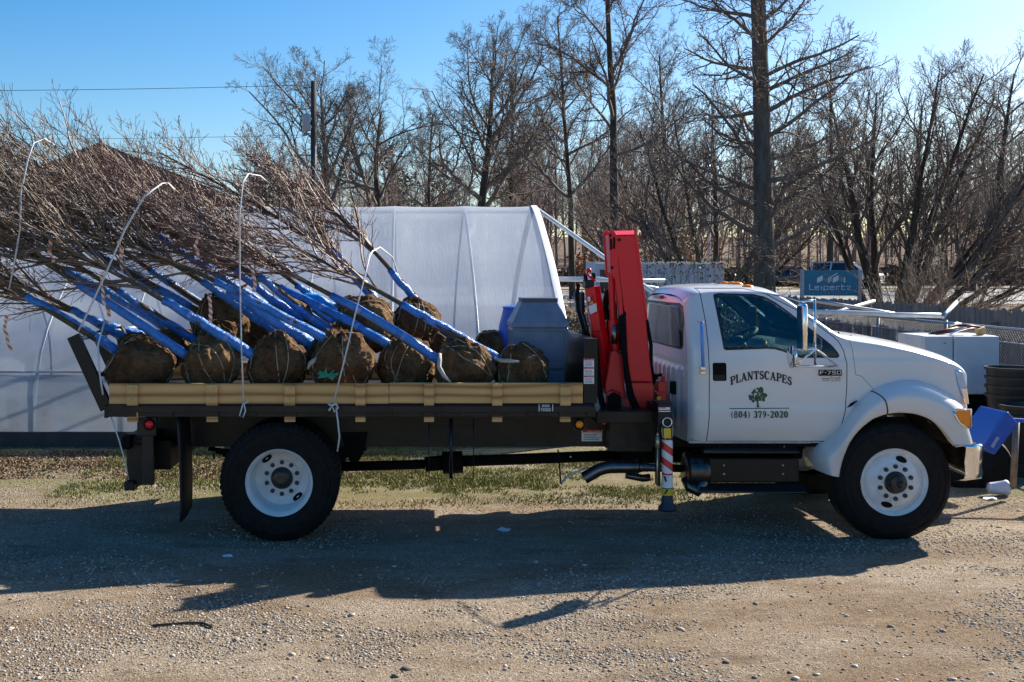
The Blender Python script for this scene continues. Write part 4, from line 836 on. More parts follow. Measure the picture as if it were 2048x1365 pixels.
cp_.add([a, b_, c_ + Vector((0, .16, 0)), d_ + Vector((0, .16, 0)), a + Vector((0, .26, 0)), b_ + Vector((0, .26, 0))], [(0, 1, 2, 3), (3, 2, 5, 4), (0, 3, 4), (1, 5, 2)]); cp_.build("boom_cap", RED, boom)
def plate_left(x_, pts, mat, name, parent, th=.012):     # plate facing the tail of the truck: points are (px, py) at the depth read from px
    v = []
    for dy, pz in pts: v.append((x_(dy), KY + dy, PZ(pz, KY)))
    return MB().extr(v, (th, 0, 0)).build(name, mat, parent, bevel=.003)
for y0, nm in ((KY - .004, "side_plate"), (KY + .262, "side_plate")):
    slab(nm, [(1216.5, 467), (1220, 459), (1228, 461), (1233, 470), (1238, 545), (1253, 690), (1246, 690), (1230, 560), (1221, 545), (1219, 505)], y0, y0 + .016, RED, boom, .004)
slab("side_plate", [(1268, 470), (1270, 459), (1273, 457), (1274.5, 470), (1296, 640), (1292, 640)], KY - .006, KY + .01, RED, boom, .003)
lf = MB(); lf.extr([(PX(1219, KY), KY + .015, PZ(470, KY)), (PX(1219, KY), KY + .26, PZ(470, KY)), (PX(1224, KY), KY + .26, PZ(545, KY)), (PX(1224, KY), KY + .015, PZ(545, KY))], (.02, 0, 0)); lf.build("boom_web", RED, boom)
for k, (px, y0, y1) in enumerate(((1222, 478, 500), (1228, 475, 498))):
    b = MB(); b.tube([P(px, y0, KY - .006), P(px + .6, (y0 + y1) / 2, KY - .007), P(px, y1, KY - .006)], .010, 6); b.build("slot", BLACKM, boom)
hs = MB()
for px, py in ((1220.5, 471), (1224, 536), (1239, 480)): hs.lathe([(.016, 0), (.013, -.008), (.001, -.009)], P(px, py, KY - .008), 'Y', 12)
hs.build("bolt", BLACK, boom)
cy1 = MB(); cy1.tube([P(1223, 545, KY + .13), P(1226, 640, KY + .13)], .032, 14); cy1.tube([P(1226, 640, KY + .13), P(1231, 735, KY + .13)], .045, 14); cy1.build("lift_cylinder", RED, crane, smooth=True, angle=50)
cr_ = MB(); cr_.tube([P(1234, 560, KY + .17), P(1238, 700, KY + .17)], .022, 10); cr_.tube([P(1228, 688, KY + .1), P(1231, 650, KY + .1)], .03, 10); cr_.build("piston_rod", STEEL, crane, smooth=True)
# folded outer arm
def hexbeam(p, q, r0, r1, mat, name, parent, stretch=1.25):
    p, q = Vector(p), Vector(q); d = unit(q - p); u = unit(Vector((0, 1, 0)) - d * d.y); s = d.cross(u); v = []
    for e, r in ((p, r0), (q, r1)):
        for k in range(6): a = R(60 * k + 30); v.append(e + s * (r * math.cos(a)) + u * (r * stretch * math.sin(a)))
    f = [(k, (k + 1) % 6, 6 + (k + 1) % 6, 6 + k) for k in range(6)] + [tuple(range(5, -1, -1)), tuple(range(6, 12))]
    return MB().add(v, f).build(name, mat, parent, bevel=.006)
JY = 10.55
jib = hexbeam(P(1210, 745, JY), P(1184, 574, JY), .085, .078, RED, "outer_arm", crane)
hexbeam(P(1197, 655, JY - .02), P(1203, 700, JY + .02), .075, .05, RED, "arm_gusset", jib)
hexbeam(P(1213, 775, JY - .01), P(1209, 735, JY - .01), .105, .092, ORED, "arm_collar", crane)
jt = MB(); jt.box(PX(1168, JY), PX(1186, JY), JY - .07, JY + .07, PZ(577, JY), PZ(560, JY)); jt.tube([P(1172, 562, JY - .05), P(1170, 548, JY)], .02, 8); jt.tube([P(1186, 562, JY), P(1188, 546, JY)], .018, 8); jt.lathe([(.05, -.06), (.05, .06)], P(1179, 556, JY), 'Y', 16); jt.build("arm_tip", BLACK, jib, bevel=.005)
hk = MB(); hk.tube([P(1178, 541, JY - .06), P(1174, 549, JY - .08), P(1183, 556, JY - .08), P(1190, 562, JY - .05)], .014, 6); hk.ball(P(1178, 541, JY - .06), .025, 2); hk.build("tip_hoses", ORED, jib, smooth=True)
for pts, mt, nm in (([(1171.5, 594), (1176, 593), (1177, 602), (1172.5, 603)], DECALW, "white_sticker"), ([(1174, 609), (1181, 601), (1183, 607)], DECALY, "yellow_sticker"), ([(1173, 612), (1188, 606), (1190, 622), (1177, 628)], DECALW, "white_sticker")):
    y_ = JY - .115; slab(nm, [(x * .995 + 5.9, y) for x, y in pts], y_, y_ + .03, mt, jib, 0, JY)
cl = MB(); cl.tube([P(1158, 585, JY + .02), P(1160, 625, JY + .02)], .05, 14); cl.tube([P(1160, 622, JY + .02), P(1180, 700, JY + .02)], .036, 14); cl.build("arm_cylinder", M("dark_blue_cylinder", (.015, .03, .07), .25, .3, .3, 8), crane, smooth=True, angle=50)
hz = MB(); hz.tube([P(1157, 570, JY - .05), P(1154, 590, JY - .06), P(1156, 620, JY - .06), P(1168, 660, JY - .07), P(1186, 690, JY - .1)], .018, 8)
for k in range(4):
    o = k * 2.2; hz.tube([P(1190 + o * .6, 680, KY - .02 + k * .03), P(1191 + o, 730, KY - .03 + k * .03), P(1194 + o, 775, KY - .04 + k * .03), P(1201 + o, 808, KY - .04 + k * .03), P(1208 + o, 826, KY - .0 + k * .04)], .014, 8)
for k in range(3):
    o = k * 4; hz.tube([P(1246 + o, 560, KY + .2), P(1240 + o, 640, KY - .01 - .01 * k), P(1246 + o * .6, 700, KY - .03), P(1251 + o * .5, 745, KY - .03), P(1257 + o, 790, KY - .03), P(1268 + o, 815, KY - .02), P(1284 + o, 830, KY), P(1296, 838, KY + .1)], .016, 8)
hz.tube([P(1293, 640, KY + .05), P(1302, 690, KY + .02), P(1302, 730, KY + .05), P(1308, 765, KY + .1)], .018, 8); hz.tube([P(1306, 770, KY + .05), P(1312, 752, KY + .02), P(1322, 750, KY + .1)], .016, 8); hz.tube([P(1212, 640, KY + .2), P(1210, 600, KY + .25), P(1214, 580, KY + .25), P(1217, 640, KY + .25), P(1221, 740, KY + .2)], .02, 8)
hz.build("hydraulic_hose", BLACKM, crane, smooth=True)
# column and pedestal
slab("column", [(1222, 706), (1232, 700), (1246, 712), (1252, 770), (1254, 800), (1244, 798), (1243, 790), (1228, 783), (1213, 792), (1212, 772), (1219, 735)], KY + .06, KY + .42, RED, crane, .012)
slab("column", [(1209, 820), (1213, 826), (1213, 850), (1205, 850), (1205, 835)], KY, KY + .05, ORED, crane, .004)
slab("hinge_ear", [(1251, 796), (1262, 800), (1262, 815), (1256, 821), (1251, 818)], KY + .02, KY + .3, ORED, crane, .006)
slab("column", [(1306, 770), (1312, 800), (1313, 845), (1308, 845), (1302, 818)], KY + .05, KY + .4, ORED, crane, .006)
hx_ = [(1214.5, 793), (1228, 784.5), (1242, 792), (1242.5, 828), (1237, 836), (1219, 836), (1214, 829)]
slab("socket_rim", [(1213, 791.5), (1228, 782.5), (1243.5, 790.5), (1244, 829), (1238, 838), (1218, 838), (1212.5, 830)], KY + .0, KY + .05, RED, crane, .003)
slab("socket", hx_, KY - .012, KY + .03, BLACKM, crane, .004)
vb = MB(); vb.box(PX(1317, KY), PX(1334, KY), KY + .0, KY + .2, PZ(805, KY), PZ(763, KY)); vb.box(PX(1312, KY), PX(1330, KY), KY - .02, KY + .1, PZ(790, KY), PZ(784, KY)); vb.tube([P(1326, 763, KY + .05), P(1325, 752, KY + .05)], .018, 8); vbo = vb.build("swivel_block", ORED, crane, bevel=.01)
slab("yellow_sticker", [(1313, 793), (1320, 793), (1320, 803), (1313, 803)], KY - .022, KY - .015, DECALY, vbo, 0)
rb_ = MB(); rb_.box(PX(1214, KY), PX(1244, KY), KY - .03, KY, PZ(866, KY), PZ(861, KY)); rb_.box(PX(1284, KY), PX(1298, KY), KY - .03, KY, PZ(866, KY), PZ(861, KY)); rbo_ = rb_.build("valve_bar", RED, crane, bevel=.003)
vl = MB()
for x in (1248, 1257, 1267, 1277): vl.tube([P(x, 868, KY - .05), P(x, 857, KY - .06)], .009, 6); vl.ball(P(x, 856, KY - .06), .016, 2); vl.box(PX(x - 4, KY), PX(x + 2, KY), KY - .04, KY - .03, PZ(841.5, KY), PZ(840, KY))
vl.tube([P(1245, 862, KY - .05), P(1245, 874, KY - .05), P(1280, 876, KY - .05), P(1284, 866, KY - .04)], .006, 6); vl.build("valve_lever", STEEL, rbo_, smooth=True)
blt = MB()
for x, y in ((1217, 856), (1217, 867), (1238, 867), (1291, 856), (1228, 886), (1141, 914)): blt.lathe([(.009, 0), (.006, -.008), (.001, -.009)], P(x, y, KY - .002 if y < 870 else 10.42), 'Y', 8)
blt.build("bolt", ALU, crane)
# stabiliser leg
GY = 9.78
lg = MB(); lg.box(PX(1316, GY), PX(1345, GY), GY, GY + .22, PZ(852, GY), PZ(806, GY)); lg.box(PX(1318, GY), PX(1344, GY), GY + .22, 11.9, PZ(848, GY), PZ(815, GY)); lg.box(PX(1317, GY), PX(1324, GY), GY + .05, GY + .15, PZ(975, GY), PZ(850, GY))
leg = lg.build("stabiliser", BLACK, crane, bevel=.008)
tb = MB(); tb.tube([P(1334.5, 845, GY + .05), P(1334.5, 990, GY + .05)], .047, 24); tbo = tb.build("stabiliser_tube", BLACK, leg, smooth=True, angle=50)
def cyl_band(name, y0, y1, mat, r=.0485):
    t = MB(); c = P(1334.5, y1, GY + .05); t.lathe([(r, 0), (r, PZ(y0, GY + .05) - PZ(y1, GY + .05))], c, 'Z', 24); return t.build(name, mat, tbo, smooth=True)
def hazard():
    m, t, b = nodes("hazard_stripes"); v = coord(t); sp = t.nodes.new("ShaderNodeSeparateXYZ"); t.links.new(v, sp.inputs[0])
    ma = t.nodes.new("ShaderNodeMath"); ma.operation = 'MULTIPLY_ADD'; t.links.new(sp.outputs[0], ma.inputs[0]); ma.inputs[1].default_value = .72; t.links.new(sp.outputs[2], ma.inputs[2])
    m2 = t.nodes.new("ShaderNodeMath"); m2.operation = 'MULTIPLY'; t.links.new(ma.outputs[0], m2.inputs[0]); m2.inputs[1].default_value = 1 / .135
    fr = t.nodes.new("ShaderNodeMath"); fr.operation = 'FRACT'; t.links.new(m2.outputs[0], fr.inputs[0])
    r = ramp(t, fr.outputs[0], [(.0, (.72, .72, .74)), (.5, (.62, .03, .03))]); r.color_ramp.interpolation = 'CONSTANT'
    t.links.new(r.outputs[0], b.inputs["Base Color"]); b.inputs["Roughness"].default_value = .4; return m
cyl_band("hazard_stripes", 879, 946, hazard()); cyl_band("red_band", 946, 949.5, DECALR); cyl_band("white_band", 949.5, 975, DECALW); cyl_band("yellow_band", 977, 990, DECALY, .0478)
gm = lambda u, v, k: (PX(u, GY), GY + .05 - math.sqrt(max(0, .0500 ** 2 - (PX(u, GY + .0) - PX(1334.5, GY)) ** 2)) - .001 - k, PZ(v, GY))
ar = MB(); ar.add([gm(*p, 0) for p in ((1327, 953), (1331, 953), (1334, 962), (1331, 966))], [(0, 1, 2, 3)]); ar.add([gm(*p, 0) for p in ((1336, 953), (1341, 953), (1341, 968), (1338, 968), (1338, 958))], [(0, 1, 2, 3, 4)]); ar.build("arrow_mark", NAVY, tbo)
tr_ = MB(); tr_.add([gm(*p, .0) for p in ((1334.5, 978.5), (1341, 989), (1328, 989))], [(0, 1, 2)]); tr_.build("warning_triangle", BLACKM, tbo)
rg = MB(); c = P(1334.5, 845, GY - .012); rg.tube([c + Vector((.040 * math.cos(a), 0, .040 * math.sin(a))) for a in np.linspace(0, 2 * math.pi, 25)], .006, 6, False); rg.build("locking_ring", ALU, leg, smooth=True)
yt = MB(); yt.prism(px_poly([(1327.5, 857), (1342, 857), (1342, 877), (1327.5, 877)], GY - .01), GY - .012, GY - .008); yt.build("yellow_plate", DECALY, leg)
cn = MB()
for s_ in (-1, 1): cn.tube([c + Vector((.04 * s_, 0, -.01)), c + Vector((.05 * s_, -.005, -.07)), c + Vector((.043 * s_, -.005, -.13)), c + Vector((.01 * s_, -.01, -.155))], .005, 5)
cn.build("chain", STEEL, leg, smooth=True)
dc = lambda u, v, k: (PX(u, GY), GY - .003 - k, PZ(v, GY))
d1 = MB(); d1.add([dc(*p, 0) for p in ((1317, 820), (1340, 820), (1340, 815), (1317, 815))], [(0, 1, 2, 3)]); d1.add([dc(*p, 0) for p in ((1317, 824), (1341, 824), (1341, 822), (1317, 822))], [(0, 1, 2, 3)]); d1.build("white_sticker", DECALW, leg)
d2 = MB(); d2.add([dc(*p, .001) for p in ((1318, 817.5), (1331, 817.5), (1331, 815.5), (1318, 815.5))], [(0, 1, 2, 3)]); d2.build("red_sticker", DECALR, leg)
rd_ = MB(); rd_.tube([P(1315, 866, GY), P(1315, 874, GY)], .01, 8); rd_.tube([P(1315, 874, GY), P(1315, 896, GY)], .017, 10); rd_.tube([P(1315, 896, GY), P(1314, 970, GY)], .007, 6); rd_.build("valve_rod", M("brass", (.5, .42, .3), .35, .7, .2, 20), leg, smooth=True)
ft = MB(); ft.lathe([(.035, .16), (.045, .13), (.05, .10), (.055, .06), (.08, .03), (.082, .0), (.001, .0)], P(1334.5, 1021, GY + .05), 'Z', 24); ft.build("stabiliser_foot", M("dark_blue_plastic", (.008, .015, .04), .5, 0, .3, 12), leg, smooth=True)
# ------------------------------------------------------------------ branch growing
def rot_dir(d, ang, az):
    u = d.orthogonal().normalized(); v = d.cross(u); s = math.sin(ang)
    return (d * math.cos(ang) + (u * math.cos(az) + v * math.sin(az)) * s).normalized()
def grow(out, p, d, L, r, lev, S, rnd):
    k, wob, up, nch, a0, a1, ratio, start, sides, taper = S[lev]
    pts, rad = [p], [r]; dd = d; step = L / (k - 1); dirs = [d]
    for i in range(1, k):
        dd = dd + Vector((rnd.gauss(0, wob), rnd.gauss(0, wob), rnd.gauss(0, wob) + up / (k - 1))); dd.normalize()
        p = p + dd * step; pts.append(p); rad.append(max(S[-1], r * (1 - (1 - taper) * i / (k - 1)))); dirs.append(dd)
    out.setdefault(lev, []).append(([tuple(q) for q in pts], rad, sides))
    if lev + 2 >= len(S) : return
    n = max(0, int(round(nch * rnd.uniform(.75, 1.25)))); az = rnd.uniform(0, 6.28)
    for i in range(n):
        t = start + (1 - start) * (i + rnd.random()) / n; f = min(k - 1.001, t * (k - 1)); j = int(f); f -= j
        q = pts[j].lerp(pts[j + 1], f); az += 2.4 + rnd.uniform(-.5, .5)
        cl = L * ratio * (1.15 - .65 * t) * rnd.uniform(.7, 1.25); cr = min((rad[j] * (1 - f) + rad[j + 1] * f) * rnd.uniform(.5, .75), cl * .024)
        grow(out, q, rot_dir(dirs[j + 1], R(rnd.uniform(a0, a1)), az), cl, cr, lev + 1, S, rnd)
#        pts wob  up   n  a0  a1 ratio start sides taper
OAK = [(9, .045, .1, 13, 30, 66, .62, .34, 8, .22), (8, .12, .28, 10, 25, 58, .50, .14, 5, .3), (6, .15, .25, 8, 25, 60, .48, .10, 3, .35), (5, .18, .2, 7, 25, 60, .52, .08, 3, .5), (4, .2, .1, 0, 0, 0, 0, 0, 3, .6), .0075]
SLIM = [(10, .025, .1, 22, 35, 65, .30, .34, 8, .2), (7, .12, .40, 9, 25, 55, .45, .2, 4, .3), (5, .16, .30, 8, 25, 60, .48, .12, 3, .4), (4, .2, .2, 5, 25, 60, .5, .1, 3, .5), (3, .2, .1, 0, 0, 0, 0, 0, 3, .6), .0075]
WOODS = [(7, .03, .1, 16, 25, 60, .32, .25, 5, .25), (5, .14, .4, 8, 25, 55, .48, .15, 3, .4), (4, .18, .3, 6, 25, 55, .5, .1, 3, .5), (3, .2, .2, 0, 0, 0, 0, 0, 3, .5), .014]
STEM = [(9, .06, .55, 14, 22, 52, .36, .24, 6, .14), (6, .13, .6, 9, 22, 52, .46, .15, 4, .3), (5, .16, .5, 8, 22, 50, .5, .1, 3, .4), (4, .18, .3, 0, 0, 0, 0, 0, 3, .5), .0055]
def flat(out, levs): return [q for l in levs if l in out for q in out[l]]
def bare_tree(name, base, height, r, spec, seed, label, group=None, bark=None, twig=None, lean=(0, 0)):
    rnd = random.Random(seed); out = {}; base = Vector(base)
    grow(out, base - Vector((0, 0, .1)), unit((lean[0], lean[1], 1)), height, r, 0, spec, rnd)
    t = thing(name, base, label, "tree", group)
    tube_obj("trunk", flat(out, [0]), bark or BARKD, t); tube_obj("crown", flat(out, [1, 2, 3, 4]), twig or TWIG, t); return t
def copy_tree(src, loc, rz, sc, label):
    r = src.copy(); COL.objects.link(r); r.location = loc; r.rotation_euler = (0, 0, rz); r.scale = sc; r["label"] = label
    for ch in src.children:
        c = ch.copy(); COL.objects.link(c); c.parent = r
    return r
def at(px, Y): x = PX(px, Y); return Vector((x, Y, gz(x, Y)))
def ht(px, topy, Y): return PZ(topy, Y) - gz(PX(px, Y), Y)
GT = "bare trees standing along the far edge of the yard"
treeA = bare_tree("bare_tree", at(668, 62), ht(668, 75, 62) * .78, .34, OAK, 11, "wide bare oak right behind the utility pole, limbs reaching left of it", GT)
bare_tree("bare_tree", at(765, 66), ht(765, 105, 66) * .78, .30, OAK, 12, "bare oak with a low fork between the utility pole and the tall round-crowned tree", GT, lean=(.05, 0))
bare_tree("bare_tree", at(948, 64), ht(948, 42, 64) * .82, .34, OAK, 23, "tall bare tree with a rounded crown standing above the middle of the greenhouse roof", GT)
bare_tree("bare_tree", at(1022, 70), ht(1022, 75, 70) * .82, .26, SLIM, 14, "slim bare tree just right of the round-crowned tree, above the greenhouse roof end", GT)
bare_tree("bare_tree", at(1145, 58), ht(1145, 0, 58) * .95, .19, SLIM, 15, "slender bare tree over the white brace pipe beside the greenhouse end", GT, lean=(-.02, 0))
bare_tree("bare_tree", at(1232, 48), ht(1232, -110, 48), .24, OAK[:0] + [(10, .03, .1, 13, 35, 65, .33, .40, 8, .3)] + OAK[1:], 16, "tall straight bare tree rising behind the red crane boom", GT)
bare_tree("bare_tree", at(1345, 74), ht(1345, 110, 74), .26, SLIM, 17, "bare tree behind the white trailer, in line with the back of the cab", GT)
bare_tree("bare_tree", at(1660, 78), ht(1660, 120, 78), .26, SLIM, 18, "bare tree behind the teal sign and the parked car", GT)
bare_tree("bare_tree", at(1990, 76), ht(1990, 150, 76), .30, OAK, 19, "bare oak beyond the road behind the mailbox, farthest to the right", GT)
bare_tree("bare_tree", at(855, 84), ht(855, 230, 84), .22, SLIM, 20, "smaller bare tree between the low-forked oak and the round-crowned tree", GT)
# the big straight sweetgum with hanging seed balls
GUM = [(12, .008, .0, 60, 50, 95, .185, .14, 12, .42), (8, .11, .4, 11, 30, 70, .42, .12, 5, .3), (6, .18, .2, 6, 25, 65, .5, .15, 3, .4), (4, .2, .1, 3, 30, 70, .5, .1, 3, .4), (3, .2, .0, 0, 0, 0, 0, 0, 3, .5), .007]
rnd = random.Random(5); out = {}; gb_ = at(1531, 33); grow(out, gb_ - Vector((0, 0, .2)), Vector((.002, 0, 1)), 17.5, .33, 0, GUM, rnd)
gum = thing("sweetgum_tree", gb_, "thick straight sweetgum trunk with seed balls, tallest tree, rising behind the cab roof", "tree")
tube_obj("trunk", flat(out, [0]), BARKG, gum); tube_obj("crown", flat(out, [1, 2, 3, 4]), TWIG, gum)
sb = MB()
for pts, r, n in rnd.sample(out[3], min(420, len(out[3]))):
    p = Vector(pts[-1]); sb.ball(p - Vector((0, 0, .05)), .022, 1)
sbo = sb.build("seed_balls", BARKD, gum, fix=False); sbo["kind"] = "stuff"
# fan-shaped trees with several stems from the ground
def fan_tree(name, base, stems, spec, seed, label, bark, twig, cat="tree"):
    rnd = random.Random(seed); out = {}; base = Vector(base); t = thing(name, base, label, cat)
    for dx, dy, L, r in stems:
        grow(out, base + Vector((dx * .25, dy * .2, -.1)), unit((dx, dy, 1)), L, r, 0, spec, rnd)
    tube_obj("trunk", flat(out, [0]), bark, t); tube_obj("crown", flat(out, [1, 2, 3, 4]), twig, t); return t
fan_tree("spreading_tree", at(1775, 36), [(-.5, .2, 7.2, 0.130), (-.3, -.1, 8.6, 0.169), (-.08, .3, 9.0, 0.156), (.12, -.3, 8.6, 0.143), (.32, -.2, 8.8, 0.156), (.6, .1, 8.6, 0.156), (.95, -.1, 8.2, 0.143), (1.5, .2, 7.6, 0.143), (2.3, .1, 7.2, 0.130), (1.2, .5, 7.6, 0.117), (3.2, -.2, 6.6, 0.104), (.45, .6, 8.4, 0.117)], STEM, 31, "multi-stemmed bare tree fanning out wide behind the wood fence at the far right", BARKD, TWIG)
fan_tree("spreading_tree", at(1432, 44), [(-1.0, .1, 7.6, 0.156), (-.6, -.2, 8.2, 0.156), (-.3, .2, 8.6, 0.143), (.1, .1, 8.8, 0.156), (.4, -.2, 8.2, 0.130), (-1.7, .2, 7.4, 0.130), (.85, .1, 7.2, 0.117), (-2.6, .1, 6.8, 0.117), (1.4, .2, 6.4, 0.104)], STEM, 32, "dark multi-stemmed bare tree arching behind the white trailer and crane", BARKD, TWIG)
fan_tree("bare_tree", at(1290, 56), [(-.6, .1, 6.2, .12), (-.2, -.2, 7.0, .12), (.3, .2, 6.6, .12), (.7, 0, 6, .1)], STEM, 33, "low spreading bare tree among rust leaves right behind the crane boom", BARKD, TWIGR)
# woods behind: one mass
base_w = []
for s in range(6):
    o = {}; grow(o, Vector((0, 0, 0)), Vector((0, 0, 1)), 15, .17, 0, WOODS, random.Random(60 + s)); base_w.append(tubes_np(flat(o, [0, 1, 2, 3])))
g = np.random.default_rng(9); Vw, Fw, off = [], [], 0
for i in range(320):
    Y = g.uniform(84, 175); px = g.uniform(470, 2400); x = PX(px, Y); v, f = base_w[i % 6]; a = g.uniform(0, 6.28)
    rot = np.array([[math.cos(a), -math.sin(a), 0], [math.sin(a), math.cos(a), 0], [0, 0, 1]]); sc = g.uniform(.72, 1.1) * (.8 if px < 1000 else 1.0) * (.5 if i % 5 > 2 else 1)
    Vw.append(v @ rot.T * sc + np.array([x, Y, gz(x, Y)])); Fw.append(f + off); off += len(v)
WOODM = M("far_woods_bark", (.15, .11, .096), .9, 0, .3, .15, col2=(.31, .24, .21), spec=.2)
tag(link("woods", np_mesh("woods", np.concatenate(Vw), np.concatenate(Fw)), WOODM), "far bare winter woods filling the horizon behind the road", "woods", kind="stuff")
# undergrowth and leaf clouds
def leaf_cloud(name, blobs, n, size, mat, seed, parent=None, loc=None, shell=.5):
    g = np.random.default_rng(seed); V = []; tot = sum(b[3] * b[4] * b[5] for b in blobs)
    for cx, cy, cz, rx, ry, rz in blobs:
        m = max(8, int(n * rx * ry * rz / tot)); q = g.normal(size=(m, 3)); q /= np.linalg.norm(q, axis=1, keepdims=True); q *= (g.random((m, 1)) ** shell)
        q *= 1 + .25 * np.sin(q[:, :1] * 7 + cx) * np.cos(q[:, 2:] * 6)
        V.append(q * np.array([rx, ry, rz]) + np.array([cx, cy, cz]))
    p = np.concatenate(V); m = len(p); a = g.normal(size=(m, 3)); a /= np.linalg.norm(a, axis=1, keepdims=True); b = np.cross(a, g.normal(size=(m, 3))); b /= np.linalg.norm(b, axis=1, keepdims=True) + 1e-9
    s = size * g.uniform(.5, 1.4, (m, 1)); v = np.stack([p - a * s, p + b * s * .5, p + a * s, p - b * s * .5], axis=1).reshape(-1, 3)
    return link(name, np_mesh(name, v, np.arange(4 * m).reshape(-1, 4)), mat, parent, False, 0, loc)
RUST = island_mat("rust_leaves", [(0, (.13, .045, .02)), (.5, (.27, .095, .035)), (1, (.36, .16, .065))])
DRYL = island_mat("dry_undergrowth", [(0, (.07, .042, .03)), (.5, (.15, .095, .065)), (1, (.25, .165, .11))])
EVER = island_mat("evergreen_leaves", [(0, (.018, .022, .012)), (.55, (.05, .05, .026)), (.85, (.12, .09, .06)), (1, (.2, .15, .11))], .45)
IVY = island_mat("ivy_leaves", [(0, (.05, .055, .015)), (.5, (.14, .14, .04)), (1, (.24, .2, .08))], .4)
PINEM = island_mat("pine_needles", [(0, (.015, .025, .012)), (.6, (.04, .06, .03)), (1, (.08, .10, .05))], .6)
bl = [(PX(px, 84), 84 + random.uniform(-3, 6), gz(PX(px, 84), 84) + .6, 5.5, 5, .9) for px in range(420, 2300, 60)]
tag(leaf_cloud("undergrowth", bl, 42000, .2, DRYL, 3), "brown dry undergrowth at the foot of the far woods", "undergrowth", kind="stuff")
for px, Y, top, wd, lab in ((785, 112, 285, 3.4, "dark green pine half hidden behind the low-forked oak"), (530, 112, 318, 3.2, "dark green pine peeking over the brush left of the utility pole"), (880, 112, 335, 3, "short dark pine just left of the round-crowned tree")):
    b = at(px, Y); h = ht(px, top, Y); t = thing("pine_tree", b, lab, "tree", "pines among the far bare woods"); tube_obj("trunk", [([tuple(b), (b.x, b.y, b.z + h)], [.2, .05], 6)], BARKD, t)
    leaf_cloud("crown", [(b.x + random.uniform(-1, 1), b.y, b.z + h * (.5 + .11 * k), wd * (.75 - .13 * k), wd * (.75 - .13 * k), 1.3) for k in range(5)], 1500, .22, PINEM, px, t)
rt = at(1335, 62); t = thing("rust_leaved_oak", rt, "low tree still holding rust-orange leaves behind the crane boom and trailer", "tree")
o = {}; grow(o, rt, Vector((0, 0, 1)), 5.5, .14, 0, OAK, random.Random(4)); tube_obj("trunk", flat(o, [0]), BARKD, t); tube_obj("branches", flat(o, [1, 2, 3]), TWIGR, t)
leaf_cloud("crown", [(rt.x + dx, rt.y + dy, rt.z + dz, rx, 1.5, rz) for dx, dy, dz, rx, rz in ((-3.2, 0, 3, 1.8, 1.1), (-1.4, .5, 2.0, 1.6, 1.2), (0, 0, 3.2, 1.6, 1.0), (1.2, .4, 1.7, 1.4, 1), (-2.2, .3, 4.3, 1.1, .6), (-4.4, .3, 1.8, 1.2, .9), (2.2, 0, 2.8, .9, .6))], 2600, .13, RUST, 8, t, shell=.4)
# scrambling hedge beside the greenhouse and behind the cab
hb = [(PX(px, Y), Y, gz(0, Y) + z, rx, .55, rz) for px, Y, z, rx, rz in ((1135, 20.5, .7, .7, 1.0), (1180, 20.7, .9, .8, 1.05), (1240, 21, .8, .9, 1.0), (1300, 21.3, .8, .9, .95), (1365, 21.5, .9, 1., 1.0), (1430, 21.8, .85, .9, 1.0), (1490, 22, .85, .8, 1.1), (1540, 22, .75, .7, 1.05), (1590, 22.2, .6, .6, .9))]
hg = thing("hedge", (5.0, 21.2, 0), "dark scrambling hedge with brown leaves beside the greenhouse end, behind crane and cab", "hedge")
leaf_cloud("foliage", hb, 24000, .035, EVER, 12, hg, shell=.28)
o = {}
for b in hb:
    for k in range(26): grow(o, Vector((b[0] + random.uniform(-.8, .8), b[1] + random.uniform(-.3, .3), 0)), unit((random.uniform(-.5, .5), random.uniform(-.3, .3), 1)), random.uniform(1.3, 2.1), .012, 0, [(6, .2, .2, 5, 25, 70, .4, .3, 3, .4), (4, .2, .2, 0, 0, 0, 0, 0, 3, .5), .004], random.Random(k * 91 + int(b[0] * 7)))
tube_obj("stems", flat(o, [0, 1]), TWIGR, hg)
iv = thing("ivy_thicket", at(1395, 30), "yellow-green vine thicket climbing in front of the white trailer", "vine")
leaf_cloud("foliage", [(PX(px, 30), 30, 1.5 + z, rx, .4, rz) for px, z, rx, rz in ((1300, .9, .7, .6), (1360, 1.1, .8, .7), (1385, 1.9, .6, .9), (1420, 1.0, .7, .6), (1490, .8, .6, .45), (1545, .6, .5, .4))], 800, .04, IVY, 14, iv, shell=.5)
o = {}
for k in range(20): grow(o, Vector((PX(random.uniform(1280, 1500), 30), 30 + random.uniform(-.4, .4), .2)), unit((random.uniform(-.5, .5), 0, 1)), random.uniform(2, 3.6), .014, 0, [(7, .2, .1, 6, 25, 70, .35, .3, 3, .4), (4, .25, .1, 0, 0, 0, 0, 0, 3, .5), .005], random.Random(k + 700))
tube_obj("stems", flat(o, [0, 1]), TWIG, iv)
# arching shrub at the right, behind the fence
SHR = [(8, .06, -.1, 12, 18, 45, .34, .25, 4, .3), (5, .12, .2, 5, 20, 45, .5, .1, 3, .4), (4, .15, .1, 0, 0, 0, 0, 0, 3, .5), .0035]
rs_ = random.Random(8); fan_tree("shrub", at(1838, 28.5), [(math.sin(a) * u, math.cos(a) * u * .8, rs_.uniform(1.6, 3.0), .014) for a, u in [(rs_.uniform(0, 6.28), rs_.uniform(.1, 1.2)) for _ in range(60)]], SHR, 36, "arching tan leafless shrub just behind the wood fence, right of the teal sign", TWIGB, M("tan_twigs", (.14, .10, .075), .8, 0, .3, 4, col2=(.28, .2, .145)), "shrub")
